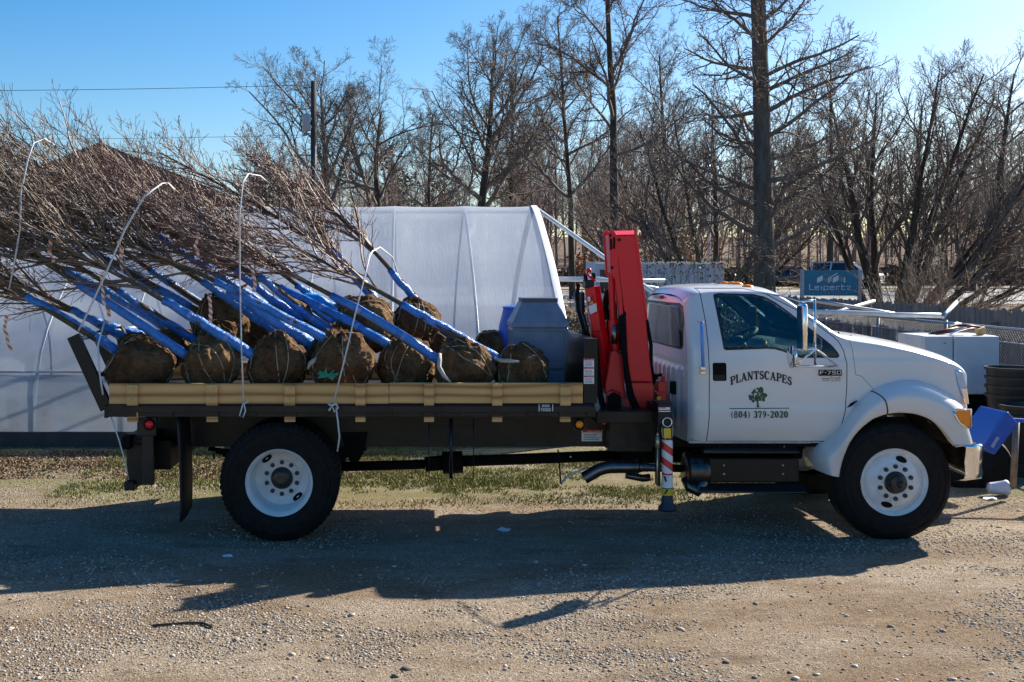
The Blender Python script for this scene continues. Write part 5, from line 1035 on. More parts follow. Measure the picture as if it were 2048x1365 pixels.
# ------------------------------------------------------------------ balled and wrapped trees lying on the bed
NUR = [(14, .02, -.16, 33, 12, 32, .40, .10, 6, .25), (10, .075, -.02, 7, 14, 42, .46, .12, 4, .28), (7, .11, .24, 4, 18, 48, .5, .12, 3, .4), (4, .14, .3, 0, 0, 0, 0, 0, 3, .6), .0023]
GL_ = "balled trees loaded on the truck bed"
def root_ball(name, c, r, axis, seed, parent):
    bm = bmesh.new(); bmesh.ops.create_icosphere(bm, subdivisions=6, radius=1); rnd = random.Random(seed); o = Vector((rnd.uniform(0, 50), 3, 7)); ax = unit(axis)
    for v in bm.verts:
        n = v.co.normalized(); k = n.dot(ax); flat_ = 1 - .10 * max(0, k) ** 2 + .20 * max(0, k) ** 7 - .08 * max(0, -k)
        q = r * flat_ * (1 + .17 * noise.noise(n * 1.5 + o) + .10 * noise.noise(n * 3.4 + o) + .09 * abs(noise.noise(n * 6 + o)) - .02 + .03 * abs(noise.noise(n * 15 + o)) + .022 * noise.noise(n * 30 + o) + .012 * noise.noise(n * 65 + o))
        az = math.atan2(n.dot(ax.orthogonal()), n.dot(ax.cross(ax.orthogonal()))); q *= 1 + (.045 * math.sin(az * 11 + 4 * noise.noise(n * 3 + o)) * max(0, k + .15) ** 1.2)      # gathers towards the tie
        v.co = n * q + Vector((c)); v.co.z = max(v.co.z, 1.218)
    me = bpy.data.meshes.new(name); bm.to_mesh(me); bm.free(); b = link(name, me, BURLAP, parent, True)
    tw = MB(); u = ax.orthogonal().normalized(); v2 = ax.cross(u)
    for k in range(4):                                       # twine criss-crossing the ball
        a0 = rnd.uniform(0, 6.28); t1 = rnd.uniform(.25, .75); w_ = (u * math.cos(a0) + v2 * math.sin(a0)); n1 = unit(ax * rnd.uniform(-.2, .6) + w_ * .9); e1 = n1.orthogonal().normalized(); e2 = n1.cross(e1); h = rnd.uniform(.0, .35)
        pts = []
        for a in np.linspace(0, 2 * math.pi, 25):
            n = unit(n1 * h + (e1 * math.cos(a) + e2 * math.sin(a))); kk = n.dot(ax)
            q = r * (1 - .10 * max(0, kk) ** 2 + .20 * max(0, kk) ** 7 - .08 * max(0, -kk)) * (1 + .17 * noise.noise(n * 1.5 + o) + .10 * noise.noise(n * 3.4 + o)) + .006
            p = n * q + Vector(c); p.z = max(p.z, 1.222); pts.append(p)
        tw.tube(pts, .0052, 4, False)
    tw.build("twine", M("jute_twine", (.36, .29, .19), .9, 0, .3, 50), b, smooth=True)
    return b
RIB = None
def ribbon_mat():
    m, t, b = nodes("flagging_tape"); sp = t.nodes.new("ShaderNodeSeparateXYZ"); t.links.new(coord(t), sp.inputs[0])
    ma = t.nodes.new("ShaderNodeMath"); ma.operation = 'MULTIPLY_ADD'; t.links.new(sp.outputs[0], ma.inputs[0]); ma.inputs[1].default_value = .8; t.links.new(sp.outputs[2], ma.inputs[2])
    mu = t.nodes.new("ShaderNodeMath"); mu.operation = 'MULTIPLY'; t.links.new(ma.outputs[0], mu.inputs[0]); mu.inputs[1].default_value = 20
    fr = t.nodes.new("ShaderNodeMath"); fr.operation = 'FRACT'; t.links.new(mu.outputs[0], fr.inputs[0])
    r = ramp(t, fr.outputs[0], [(0, (.7, .66, .62)), (.5, (.62, .16, .03))]); r.color_ramp.interpolation = 'CONSTANT'; t.links.new(r.outputs[0], b.inputs["Base Color"]); b.inputs["Roughness"].default_value = .4; return m
RIB = ribbon_mat()
def tape(p, L, seed, parent):
    rnd = random.Random(seed); rows = []; q = Vector(p)
    for i in range(9):
        a = rnd.uniform(-.6, .6); w_ = Vector((math.cos(a) * .016, math.sin(a) * .016, rnd.uniform(-.004, .004))); rows.append([q - w_, q + w_]); q = q + Vector((rnd.gauss(.003, .010), rnd.gauss(0, .008), -L / 8))
    return MB().grid(rows).build("flagging_tape", RIB, parent, smooth=True)
def load_tree(ball, br, w0, w1, Y0, Y1, label, seed, length=2.5, wr=.046, loose=False, twig=None, tapes=(), bend=0., ext=None):
    """ball (px,py), its radius in px, wrap from w0 to w1 (px,py); Y0 depth of the ball end, Y1 depth at the wrap's upper end"""
    p0, p1 = P(*w0, Y0), P(*w1, Y1); d = unit(p1 - p0); c = P(*ball, Y0 + .05); r = br * .97 * Y0 / F
    t = thing("balled_tree", c, label, "tree", GL_); rnd = random.Random(seed)
    root_ball("root_ball", c, r, d * .5 + unit(p0 - c) * .3 + Vector((rnd.uniform(-.2, .5), 0, .55)), seed, t)
    n = 14; pts = []; rad = []; Lw = (p1 - p0).length
    bow = Vector((rnd.uniform(-1, 1), rnd.uniform(-1, 1), rnd.uniform(-1, 1))); bow = (bow - d * bow.dot(d)) * .02 + Vector((0, 0, bend))
    for i in range(n):
        u = i / (n - 1); pts.append(p0.lerp(p1, u) + bow * math.sin(math.pi * u) + Vector((rnd.gauss(0, .003), rnd.gauss(0, .003), rnd.gauss(0, .003))))
        rad.append(wr * .76 * (1.22 - .34 * u) * rnd.uniform(.94, 1.08) * (1.12 if loose and i % 3 == 0 else 1))
    wp = MB(); wp.tube(pts, rad, 14, False); k = len(wp.v)
    for i in range(n):                                       # creases
        for j in range(14):
            v = Vector(wp.v[i * 14 + j]); e = v - pts[i]; wp.v[i * 14 + j] = tuple(pts[i] + e * (1 + .12 * noise.noise(v * 26)))
    wo = wp.build("trunk_wrap", WRAP, t, smooth=True); sd = wo.modifiers.new("solid", 'SOLIDIFY'); sd.thickness = .004; sd.offset = 1
    for u in (rnd.uniform(.25, .4), rnd.uniform(.6, .8)):
        q = p0.lerp(p1, u) + bow * math.sin(math.pi * u); e = MB(); e.tube([q - d * .018, q + d * .018], wr * .82 * (1.27 - .34 * u), 14, False); e.build("tape_band", M("clear_tape", (.16, .26, .6), .18, 0, .2, 30), wo, smooth=True)
    # bare stem from the ball up to the wrap and on into the crown
    st = [tuple(c + unit(p0 - c) * r * .6), tuple(p0 + d * .02), tuple(p0.lerp(p1, .5)), tuple(p1)]
    tube_obj("trunk", [(st, [.042, .036, .030, .026], 8)], BARK, t)
    out = {}; d2 = unit((Vector(ext) if ext else d) + Vector((0, rnd.uniform(-.08, .05), 0)))
    grow(out, p1 - d * .05, d2, length, .026, 0, NUR, rnd)
    tube_obj("leader", flat(out, [0]), BARK, t); tube_obj("branches", flat(out, [1, 2, 3]), twig or TWIGB, t)
    for i, (px, py, L) in enumerate(tapes): tape(P(px, py, min(Y1, 10.1) - .15), L, seed * 10 + i, t)
    return t
F0, M0, B0 = 10.07, 10.75, 11.4
load_tree((282, 737), 66, (240, 706), (50, 592), F0, 9.95, "balled tree whose brown root ball sits first at the tail of the bed, front row", 101, tapes=((12, 630, .32),), length=2.2)
load_tree((425, 733), 60, (379, 715), (155, 568), F0, 9.95, "balled tree with second root ball from the tail along the wooden side board", 102, tapes=((205, 545, .3), (100, 480, .2)))
load_tree((556, 733), 62, (513, 715), (325, 600), F0, 10.0, "balled tree with third root ball from the tail along the side board", 103, wr=.052, tapes=((420, 590, .25),))
load_tree((685, 728), 67, (660, 682), (430, 562), F0, 10.1, "balled tree whose large root ball has a green rag tied at its foot", 104, tapes=((505, 540, .2),), wr=.044)
load_tree((815, 736), 61, (778, 690), (560, 575), F0 + .25, 10.9, "balled tree with burlap ball fifth along the side board, before the greyish one", 105, twig=TWIGR, length=2.1)
load_tree((931, 738), 60, (878, 721), (662, 590), F0, 10.1, "balled tree with greyish ball and a white strap end beside its blue wrap foot", 106, twig=TWIGR, length=2.0, ext=(-.86, 0, .50))
load_tree((1046, 746), 56, (996, 720), (803, 608), F0, 10.15, "balled tree with darkest root ball next to the grey hopper bin", 107, twig=TWIGR, length=2.1, ext=(-.86, .02, .52))
load_tree((330, 700), 42, (268, 688), (141, 618), M0, M0 - .2, "balled tree half hidden behind the tail root ball, short wrap above it", 108, length=2.2)
load_tree((352, 694), 40, (285, 671), (182, 636), B0, B0 - .2, "balled tree at the far tail corner, its wrap lying flattest of all", 109, length=2.1)
load_tree((438, 690), 54, (406, 690), (235, 581), M0, 10.4, "balled tree behind the second front ball, wrap crossing the white webbing", 110, tapes=((215, 590, .2), (238, 480, .3)))
load_tree((440, 648), 60, (380, 615), (175, 497), 11.0, 10.7, "balled tree with dark shaded root ball stacked high toward the tail", 111, length=2.5)
load_tree((618, 706), 48, (572, 682), (404, 563), M0, 10.5, "balled tree wedged behind the third and fourth front balls", 112, tapes=((395, 465, .25),))
load_tree((577, 634), 47, (555, 625), (313, 471), B0, 11.0, "balled tree on the far side with the longest wrap, reaching highest over the greenhouse", 113, length=2.6)
load_tree((735, 655), 62, (670, 668), (518, 552), M0, 10.6, "balled tree with big lit burlap ball stacked above the green rag ball", 114, twig=TWIGR, ext=(-.86, 0, .50))
load_tree((640, 652), 46, (612, 640), (470, 540), 11.1, 11.0, "balled tree behind the loose blue roll, mostly hidden by wraps", 115, twig=TWIGR, ext=(-.82, 0, .57), length=2.6)
load_tree((832, 647), 50, (786, 637), (664, 501), 11.0, 10.9, "balled tree with rounded pale ball nearest the greenhouse seam, steep wrap", 116, twig=TWIGR, length=2.0, ext=(-.80, 0, .58))
load_tree((985, 700), 38, (924, 694), (781, 540), 11.3, 11.0, "balled tree far side, steepest wrap, small ball left of the hopper bin", 117, twig=TWIGR, length=1.8, ext=(-.62, 0, .74))
load_tree((700, 640), 44, (690, 626), (592, 570), 11.4, 11.2, "balled tree at the back with a short wrap under the light blue sheet", 118, twig=TWIGR, length=2.5, ext=(-.79, 0, .61))
load_tree((882, 700), 34, (800, 650), (722, 560), 11.4, 11.3, "balled tree with small frayed ball peeping between two front balls", 119, twig=TWIGR, length=1.7, ext=(-.6, 0, .75))
load_tree((490, 668), 50, (452, 640), (300, 540), 11.5, 11.2, "balled tree deepest in the pile, its ball in shade behind the loose roll", 120, length=2.6, ext=(-.82, 0, .57))
load_tree((400, 700), 40, (330, 655), (130, 540), 11.6, 11.4, "balled tree on the far edge, seen between the tail wraps", 121, length=2.3, ext=(-.84, 0, .50))
# loose blue rolls and sheet among the trunks
lr = MB(); pts = [P(x, y, 10.35) for x, y in ((623, 690), (600, 676), (575, 660), (548, 640), (520, 622), (490, 600), (455, 580))]; lr.tube(pts, [.062, .066, .055, .072, .064, .05, .036], 18, False)
for i in range(len(lr.v)): v = Vector(lr.v[i]); lr.v[i] = tuple(v + Vector((0, .0, 1)) * .022 * noise.noise(v * 14))
l_o = lr.build("plastic_roll", WRAP, smooth=True); tag(l_o, "thick loose roll of blue plastic lying open among the trunk wraps", "plastic roll"); s_ = l_o.modifiers.new("solid", 'SOLIDIFY'); s_.thickness = .005
sh = MB(); c4 = [P(585, 585, 11.0), P(640, 590, 11.0), P(686, 626, 10.9), P(664, 650, 10.9)]; rws = []
for i in range(9):
    u = i / 8; a, b = c4[0].lerp(c4[3], u), c4[1].lerp(c4[2], u); rws.append([a.lerp(b, j / 8) + Vector((0, .04 * noise.noise(a.lerp(b, j / 8) * 6), .03 * noise.noise(a.lerp(b, j / 8) * 5))) for j in range(9)])
s_o = tag(sh.grid(rws).build("plastic_sheet", CYAN, smooth=True), "crumpled light blue plastic sheet lying across the trunk wraps", "plastic sheet"); s_ = s_o.modifiers.new("solid", 'SOLIDIFY'); s_.thickness = .004
rag = MB()
for k in range(7): a = k * .9; p = P(655, 752, 9.78); q = p + Vector((.09 * math.cos(a), random.uniform(-.03, .02), .045 * math.sin(a) + .01)); rag.add([p + Vector((0, 0, .012)), p - Vector((0, 0, .012)), q - Vector((.01, 0, .016)), q + Vector((.012, .01, .016))], [(0, 1, 2, 3)])
ro = tag(rag.build("green_rag", M("green_cloth", (.02, .22, .13), .7, 0, .3, 30)), "green strip of cloth knotted at the foot of the fourth front root ball", "rag"); s_ = ro.modifiers.new("solid", 'SOLIDIFY'); s_.thickness = .003
# white webbing straps holding the crowns down
def strap(pts, w_, label, extra=None):
    t = thing("tie_strap", P(*pts[-1][:2], pts[-1][2]), label, "strap", "white straps tying down the load"); rows = []; m = MB()
    P3 = [P(*q) for q in pts]
    def rib(P3, w_, nm, par):
        rows = []
        for i, p in enumerate(P3):
            d = unit(P3[min(i + 1, len(P3) - 1)] - P3[max(i - 1, 0)]); s = unit(d.cross(Vector((0, 1, 0)))) * w_; rows.append([p - s, p + s])
        o = MB().grid(rows).build(nm, STRAP, par, smooth=True); sd = o.modifiers.new("solid", 'SOLIDIFY'); sd.thickness = .004; return o
    rib(P3, w_, "webbing", t)
    for e in (extra or []): m = MB(); m.tube([P(*q) for q in e[1]], e[2], 6); m.build(e[0], STRAP, t, smooth=True)
    return t
strap([(128, 335, 12.2), (112, 292, 11.3), (90, 278, 10.5), (76, 284, 10.0), (67, 287, 9.75), (56, 318, 9.62), (42, 384, 9.58), (40, 459, 9.58), (29, 526, 9.62), (18, 580, 9.7)], .007, "leftmost white strap, curving down over the twigs at the crown tips")
strap([(372, 420, 11.8), (360, 388, 11.0), (345, 375, 10.3), (338, 368, 10.0), (324, 367, 9.8), (306, 380, 9.66), (288, 394, 9.6), (250, 459, 9.58), (225, 517, 9.58), (205, 563, 9.6), (167, 643, 9.62), (157, 662, 9.66)], .008, "second white strap from the crown tips, bent over at its top with a folded end")
strap([(560, 420, 12.0), (545, 372, 11.2), (520, 352, 10.4), (497, 348, 9.9), (486, 364, 9.7), (479, 434, 9.62), (480, 567, 9.6), (483, 700, 9.6), (487, 806, 9.62)], .006, "white strap hanging straight down to a loop below the side board", [("loop", [(487, 806, 9.61), (482, 822, 9.6), (479, 832, 9.6), (486, 835, 9.6), (491, 822, 9.6), (488, 808, 9.61), (497, 803, 9.6)], .007)])
strap([(800, 560, 12.0), (785, 515, 11.2), (760, 495, 10.4), (745, 503, 10.1), (739, 513, 9.9), (731, 547, 9.75), (710, 630, 9.62), (689, 720, 9.6), (667, 806, 9.62)], .0065, "white strap slanting across the root balls with a knot and long tail", [("knot", [(657, 808, 9.6), (664, 812, 9.58), (672, 808, 9.58), (676, 816, 9.6), (669, 824, 9.6), (664, 812, 9.6), (658, 822, 9.6)], .011), ("tail", [(672, 815, 9.6), (676, 845, 9.6), (679, 875, 9.6), (675, 903, 9.62)], .008)])
strap([(210, 640, 9.9), (196, 690, 9.75), (199, 745, 9.7), (206, 790, 9.7)], .008, "thin white strap dangling past the slanted tail rack")
strap([(222, 833, 9.72), (238, 880, 9.72), (252, 930, 9.74), (257, 960, 9.78)], .006, "thin white cord trailing behind the rear lamp to the hitch")
# pale strap ends and labels lying on the balls
for pts, lab in (([(880, 708, 9.85), (879, 722, 9.8), (878, 735, 9.78), (888, 752, 9.74), (901, 765, 9.72)], "frayed pale strap end hanging beside the greyish root ball"), ([(616, 738, 9.8), (620, 728, 9.76), (627, 722, 9.76), (632, 716, 9.82)], "pale folded strap end left of the green rag ball"), ([(990, 717, 9.98), (1003, 722, 9.9), (1020, 722, 9.85), (1038, 724, 9.83)], "pale strap end lying across the darkest root ball")):
    o = MB().tube([P(*q) for q in pts], [.014] + [.02] * (len(pts) - 2) + [.008], 6).build("strap_end", M("frayed_webbing", (.42, .39, .36), .8, 0, .25, 40, bmp=.5, bscale=120), smooth=True); tag(o, lab, "strap end", "frayed strap ends among the root balls")
lf = MB()
for k in range(5): a = k * 1.25; p = P(897, 697, 10.6); lf.add([p, p + Vector((.05 * math.cos(a), -.02, .04 * math.sin(a) + .01)), p + Vector((.085 * math.cos(a + .25), -.03, .05 * math.sin(a + .25) + .01)), p + Vector((.05 * math.cos(a + .55), 0, .045 * math.sin(a + .55)))], [(0, 1, 2, 3)])
tag(lf.build("orange_leaf", M("orange_leaf_skin", (.55, .10, .03), .6, 0, .3, 40)), "bright orange-red dead leaf caught between the root balls", "leaf")
# hopper bin and barrel at the head of the bed
GREYP = M("grey_plastic", (.12, .155, .225), .42, 0, .18, 7, bmp=.1, bscale=60, col2=(.19, .235, .32))
hb = thing("hopper_bin", (PX(1078, 10.9), 10.9, 1.22), "grey plastic bin with a tapered hood, standing at the head of the truck bed", "bin")
def frustum(mb, rings, c, n=4, rot=45, sq=1.):
    vs = []
    for hx, hy, z in rings:
        for i, j in ((-1, -1), (1, -1), (1, 1), (-1, 1)): vs.append((c[0] + hx * i, c[1] + hy * j, z))
    k = len(rings); mb.add(vs, [(a * 4 + j, a * 4 + (j + 1) % 4, a * 4 + 4 + (j + 1) % 4, a * 4 + 4 + j) for a in range(k - 1) for j in range(4)] + [(3, 2, 1, 0), tuple((k - 1) * 4 + j for j in range(4))]); return mb
Yb = 10.45; cx = PX(1081, Yb); zz = lambda y: PZ(y, Yb); hw = lambda a: a * Yb / F
frustum(MB(), [(hw(50), hw(50), 1.218), (hw(51), hw(50), zz(742)), (hw(55), hw(52), zz(736)), (hw(55), hw(54), zz(668)), (hw(56), hw(54), zz(662)), (hw(54), hw(53), zz(655))], (cx, Yb + hw(52), 0)).build("tank", GREYP, hb, bevel=.012)
frustum(MB(), [(hw(57), hw(56), zz(656)), (hw(57), hw(56), zz(646)), (hw(53), hw(53), zz(640)), (hw(36), hw(38), zz(605))], (cx, Yb + hw(52), 0)).build("hood", GREYP, hb, bevel=.008)
frustum(MB(), [(hw(35.5), hw(38), zz(606)), (hw(36), hw(39), zz(597))], (cx + .005, Yb + hw(52), 0)).build("cap", M("dark_grey_plastic", (.05, .06, .085), .5, 0, .2, 12), hb, bevel=.006)
rp = MB(); rp.tube([P(1133, 662, 10.4), P(1134, 690, 10.38), P(1133, 745, 10.4)], .008, 6); rp.tube([P(1024, 659, 10.42), P(1078, 661, 10.42), P(1132, 663, 10.42)], .006, 6); rp.build("rope", M("old_rope", (.25, .24, .22), .9, 0, .3, 60), hb, smooth=True)
br = MB(); cb_ = P(1050, 800, 11.35); cb_.z = 1.22; br.lathe([(.001, .0), (.2, 0), (.24, .05), (.27, .2), (.285, .4), (.27, .6), (.24, .72), (.225, .78), (.235, .80), (.20, .81), (.001, .81)], cb_, 'Z', 32)
tag(br.build("barrel", M("blue_drum_plastic", (.02, .10, .5), .35, 0, .15, 8), smooth=True, angle=50), "bright blue plastic drum half hidden behind the grey hopper bin", "barrel")
blk = MB(); blk.box(PX(1130, 10.1), PX(1158, 10.1), 10.0, 10.2, 1.22, 1.34); tag(blk.build("concrete_block", M("concrete", (.16, .155, .15), .9, 0, .2, 30, bmp=.4), bevel=.015), "grey block lying at the foot of the headboard", "block")
# ------------------------------------------------------------------ plastic-covered greenhouse behind the truck
def film_mat():
    m, t, b = nodes("greenhouse_film"); out = t.nodes["Material Output"]; t.nodes.remove(b)
    v = coord(t); n = noise_n(t, v, .8, 6, .6); n2 = noise_n(t, coord(t, (12, 1, 1)), 3, 4, .6)
    r = ramp(t, n.outputs[0], [(.3, (.50, .56, .67)), (.7, (.66, .71, .80))])
    df = t.nodes.new("ShaderNodeBsdfDiffuse"); tl = t.nodes.new("ShaderNodeBsdfTranslucent"); tr = t.nodes.new("ShaderNodeBsdfTransparent"); gl = t.nodes.new("ShaderNodeBsdfGlossy")
    gl.inputs["Roughness"].default_value = .28; tr.inputs[0].default_value = (.93, .95, .97, 1)
    sp = t.nodes.new("ShaderNodeSeparateXYZ"); t.links.new(v, sp.inputs[0]); mr = t.nodes.new("ShaderNodeMapRange"); t.links.new(sp.outputs[2], mr.inputs[0])
    for i, q in enumerate((1.9, .2, 0, .55)): mr.inputs[i + 1].default_value = q
    n4 = noise_n(t, coord(t, (.5, 1, .8)), 1.5, 7, .7); mm = t.nodes.new("ShaderNodeMath"); mm.operation = 'MULTIPLY'; t.links.new(mr.outputs[0], mm.inputs[0]); t.links.new(ramp(t, n4.outputs[0], [(.42, (0, 0, 0)), (.66, (1, 1, 1))]).outputs[0], mm.inputs[1])
    gm_ = t.nodes.new("ShaderNodeMix"); gm_.data_type = 'RGBA'; t.links.new(mm.outputs[0], gm_.inputs[0]); t.links.new(r.outputs[0], gm_.inputs[6]); gm_.inputs[7].default_value = (.34, .31, .24, 1)
    for s in (df, tl): t.links.new(gm_.outputs[2], s.inputs[0])
    bp = t.nodes.new("ShaderNodeBump"); bp.inputs["Strength"].default_value = .12; bp.inputs["Distance"].default_value = .05; t.links.new(n2.outputs[0], bp.inputs["Height"])
    for s in (df, tl, gl): t.links.new(bp.outputs[0], s.inputs["Normal"])
    def mx(f, a, b_):
        x = t.nodes.new("ShaderNodeMixShader"); x.inputs[0].default_value = f; t.links.new(a, x.inputs[1]); t.links.new(b_, x.inputs[2]); return x.outputs[0]
    s = mx(.42, df.outputs[0], tl.outputs[0]); s = mx(.36, s, tr.outputs[0]); s = mx(.05, s, gl.outputs[0]); t.links.new(s, out.inputs[0]); return m
FILM = film_mat()
GB, GR = 15.0, 19.2; XE = 2.27
HP = [(0, .16), (.0, .45), (.05, .8), (.16, 1.12), (.36, 1.42), (.75, 1.78), (1.3, 2.16), (2.0, 2.58), (2.8, 2.98), (3.5, 3.31), (4.0, 3.49), (4.2, 3.53)]
hp = resample([(a, b) for a, b in HP], 30); hp = smooth_pts(hp, 2); full = hp + [(8.4 - a, b) for a, b in reversed(hp[:-1])]
YAW = -.011
def ghp(x, a, z): return (x, GB + a + (x - XE) * YAW * -1 * .0, z)
gh = thing("greenhouse", (-3.0, GR, 0), "long translucent plastic-covered hoop greenhouse standing behind the loaded truck bed", "greenhouse")
xsn = np.linspace(-14, XE, 134); rows = []
for x in xsn:
    k = abs(((x - XE) / 1.22) % 1 - .5) * 2                   # 1 at a hoop, 0 midway: the film sags a little between hoops
    rows.append([ghp(x, a + (.035 * (1 - k * k)) * (1 if a < 4.2 else -1), z - .02 * (1 - k * k)) for a, z in full])
MB().grid(rows).build("plastic_cover", FILM, gh, smooth=True)
for x in (XE - .004, -14):
    MB().add([ghp(x, a, z) for a, z in full] , [tuple(range(len(full)))]).build("end_wall", FILM, gh)
for i in range(14):
    x = XE - .02 - 1.22 * i; h = MB(); h.tube([ghp(x, a + (.03 if a < 4.2 else -.03), z - .03) for a, z in full[::2]], .024 if i else .03, 8); h.build("hoop", GALV, gh, smooth=True)
eh = MB(); rws = [[ghp(XE + dx, a + da, z + .012) for dx, da in ((-.075, -.012), (.015, -.016), (.03, .0))] for a, z in full]; eh.grid(rws).build("end_band", M("white_plastic_band", (.85, .86, .88), .4, 0, .05, 9), gh, smooth=True)
MB().box(-14, XE, GR - .03, GR + .03, 3.40, 3.45).build("ridge_purlin", GALV, gh)
for z_, a_ in ((1.0, .13),): MB().tube([ghp(-14, a_ + .05, z_), ghp(XE, a_ + .05, z_)], .016, 6).build("purlin", GALV, gh, smooth=True)
MB().box(-14, XE + .02, GB - .03, GB + .02, -.05, .20).build("base_board", M("dark_board", (.05, .045, .045), .85, 0, .35, 4, bmp=.3), gh)  # very dark grey base colour, varied by noise
MB().box(-14, XE, 2 * GR - GB - .02, 2 * GR - GB + .03, -.05, .20).build("base_board", MATS["dark_board"], gh)
MB().grid([[(x, y, gz(x, y) + .03) for y in np.linspace(GB + .03, 2 * GR - GB - .03, 8)] for x in np.linspace(-14, XE - .02, 30)]).build('dark_floor_sheet', M('dark_sheet', (.03, .03, .035), .8, 0, .3, 3, col2=(.09, .075, .06)), gh, smooth=True)  # dark sheet added so the inside reads darker through the film
# things seen dimly through the film
for i, (x, y, s, m_) in enumerate(((1.35, 16.6, .22, DECALY), (-3.6, 16.2, .5, BARK), (-5.6, 16.4, .55, BURLAP), (-1.9, 16.8, .35, BARK), (.3, 17.2, .4, BARKD))):
    p_ = MB(); p_.lathe([(.001, 0), (s * .5, 0), (s * .62, s * .9), (s * .55, s * .9), (s * .5, s * .8), (.001, s * .8)], (x, y, .02), 'Z', 20)
    tag(p_.build("plant_pot", m_, smooth=True, angle=40), ("yellow pot glimpsed through the film near the greenhouse end", "brown pot behind the film, below the third strap", "tan pot behind the film at the tail of the truck", "brown pot behind the film at mid bed", "dark pot behind the film near the hopper bin")[i], "pot")
# ------------------------------------------------------------------ brick house behind the greenhouse
def brick_mat():
    m, t, b = nodes("red_brick"); br = t.nodes.new("ShaderNodeTexBrick"); br.inputs["Scale"].default_value = 1.0; br.inputs["Brick Width"].default_value = .21; br.inputs["Row Height"].default_value = .075; br.inputs["Mortar Size"].default_value = .009
    br.inputs["Color1"].default_value = (.15, .035, .025, 1); br.inputs["Color2"].default_value = (.22, .06, .04, 1); br.inputs["Mortar"].default_value = (.30, .25, .22, 1)
    c = t.nodes.new("ShaderNodeTexCoord"); mp = t.nodes.new("ShaderNodeMapping"); mp.inputs["Rotation"].default_value = (R(90), 0, 0); t.links.new(c.outputs["Object"], mp.inputs[0]); t.links.new(mp.outputs[0], br.inputs["Vector"])
    t.links.new(br.outputs[0], b.inputs["Base Color"]); b.inputs["Roughness"].default_value = .9; bump(t, b, br.outputs[1], -.3, .01); return m
HY = 28.0; ap = P(207, 296, HY); er = P(462, 402, HY); el = P(-60, 402, HY)
hs_ = thing("brick_house", (ap.x, HY + 4, gz(ap.x, HY)), "dark red brick house gable and roof rising behind the greenhouse", "house"); zg = gz(ap.x, HY)
MB().prism([(el.x + .35, zg - .2), (er.x - .35, zg - .2), (er.x - .35, er.z + .02), (ap.x, ap.z - .12), (el.x + .35, el.z + .02)], HY, HY + 9).build("wall", brick_mat(), hs_)
RFM = M("brown_shingle", (.07, .035, .03), .9, 0, .3, 12, bmp=.5, bscale=30, col2=(.13, .07, .055))
for a, b in ((ap, er), (ap, el)):
    r = MB(); d = unit(b - a); n = Vector((-d.z, 0, d.x)); n = n if n.z > 0 else -n; r.extr([a + Vector((0, -.35, 0)), b + d * .2 + Vector((0, -.35, 0)), b + d * .2 + Vector((0, 9.4, 0)), a + Vector((0, 9.4, 0))], n * .10); r.build("roof", RFM, hs_)
    f = MB(); f.extr([a + Vector((0, -.37, -.12)), a + Vector((0, -.37, .07)), b + d * .2 + Vector((0, -.37, .07)), b + d * .2 + Vector((0, -.37, -.12))], (0, .025, 0)); f.build("fascia", M("brown_trim", (.10, .055, .045), .7, 0, .2, 5), hs_)
vp = MB(); vp.tube([P(201, 300, HY + 1.5), P(201, 278, HY + 1.5)], .05, 10); vp.build("vent_pipe", BLACKM, hs_)
gv_ = MB(); gv_.prism([(ap.x - .35, ap.z - 1.5), (ap.x + .35, ap.z - 1.5), (ap.x + .35, ap.z - .9), (ap.x, ap.z - .7), (ap.x - .35, ap.z - .9)], HY - .03, HY + .02); gv_.build("gable_vent", M("brown_louvre", (.06, .03, .025), .8, 0, .2, 9), hs_)
# ------------------------------------------------------------------ utility pole and wires
UY = 40.0; ub = at(628, UY); up = thing("utility_pole", ub, "wooden utility pole with a grey transformer, left of the bare oaks", "utility pole")
pt = MB(); tp = P(627, 163, UY); pt.tube([ub, tp], [.14, .10], 12); pt.build("pole", M("weathered_pole", (.035, .028, .023), .9, 0, .4, 8, stretch=(1, 1, .15), col2=(.08, .065, .055)), up, smooth=True)
tf = MB(); c = P(612.5, 263, UY - .1); tf.lathe([(.001, 0), (.13, 0), (.145, .03), (.145, .58), (.13, .63), (.001, .64)], c, 'Z', 24); tfo = tf.build("transformer", M("grey_enamel", (.34, .36, .40), .45, 0, .1, 8), up, smooth=True, angle=40)
bs = MB(); bs.tube([c + Vector((0, 0, .62)), c + Vector((0, 0, .8))], .025, 8); bs.box(c.x + .1, tp.x - .05, c.y, c.y + .1, c.z + .12, c.z + .2); bs.box(c.x + .1, tp.x - .05, c.y, c.y + .1, c.z + .42, c.z + .5); bs.build("bushing", GALV, tfo)
cd = MB(); cd.tube([P(629, 420, UY - .16), P(630, 292, UY - .16)], .045, 8); cd.build("conduit", M("dull_conduit", (.16, .17, .19), .6, .3, .2, 8), up, smooth=True)
lp = MB(); q = P(609, 272, UY - .1); lp.lathe([(.03, .1), (.08, .04), (.09, 0), (.001, -.02)], q, 'Z', 14); lp.tube([q + Vector((0, 0, .08)), Vector((tp.x, UY, q.z + .1))], .02, 6); lp.build("yard_light", GALV, up, smooth=True)
wn = MB()
wire = lambda p, q, sag: [p.lerp(q, u) - Vector((0, 0, sag * 4 * u * (1 - u))) for u in np.linspace(0, 1, 15)]
tag(MB().tube(wire(P(620, 170, UY), P(-160, 182, 34), .05), .009, 5).build("power_line", BLACKM, smooth=True), "upper power line running left from the pole top across the sky", "power line", "overhead lines from the utility pole")
tag(MB().tube(wire(P(622, 270, UY), P(-160, 279, 34), .05), .007, 5).build("power_line", BLACKM, smooth=True), "lower thin line running left past the house vent pipe", "power line", "overhead lines from the utility pole")
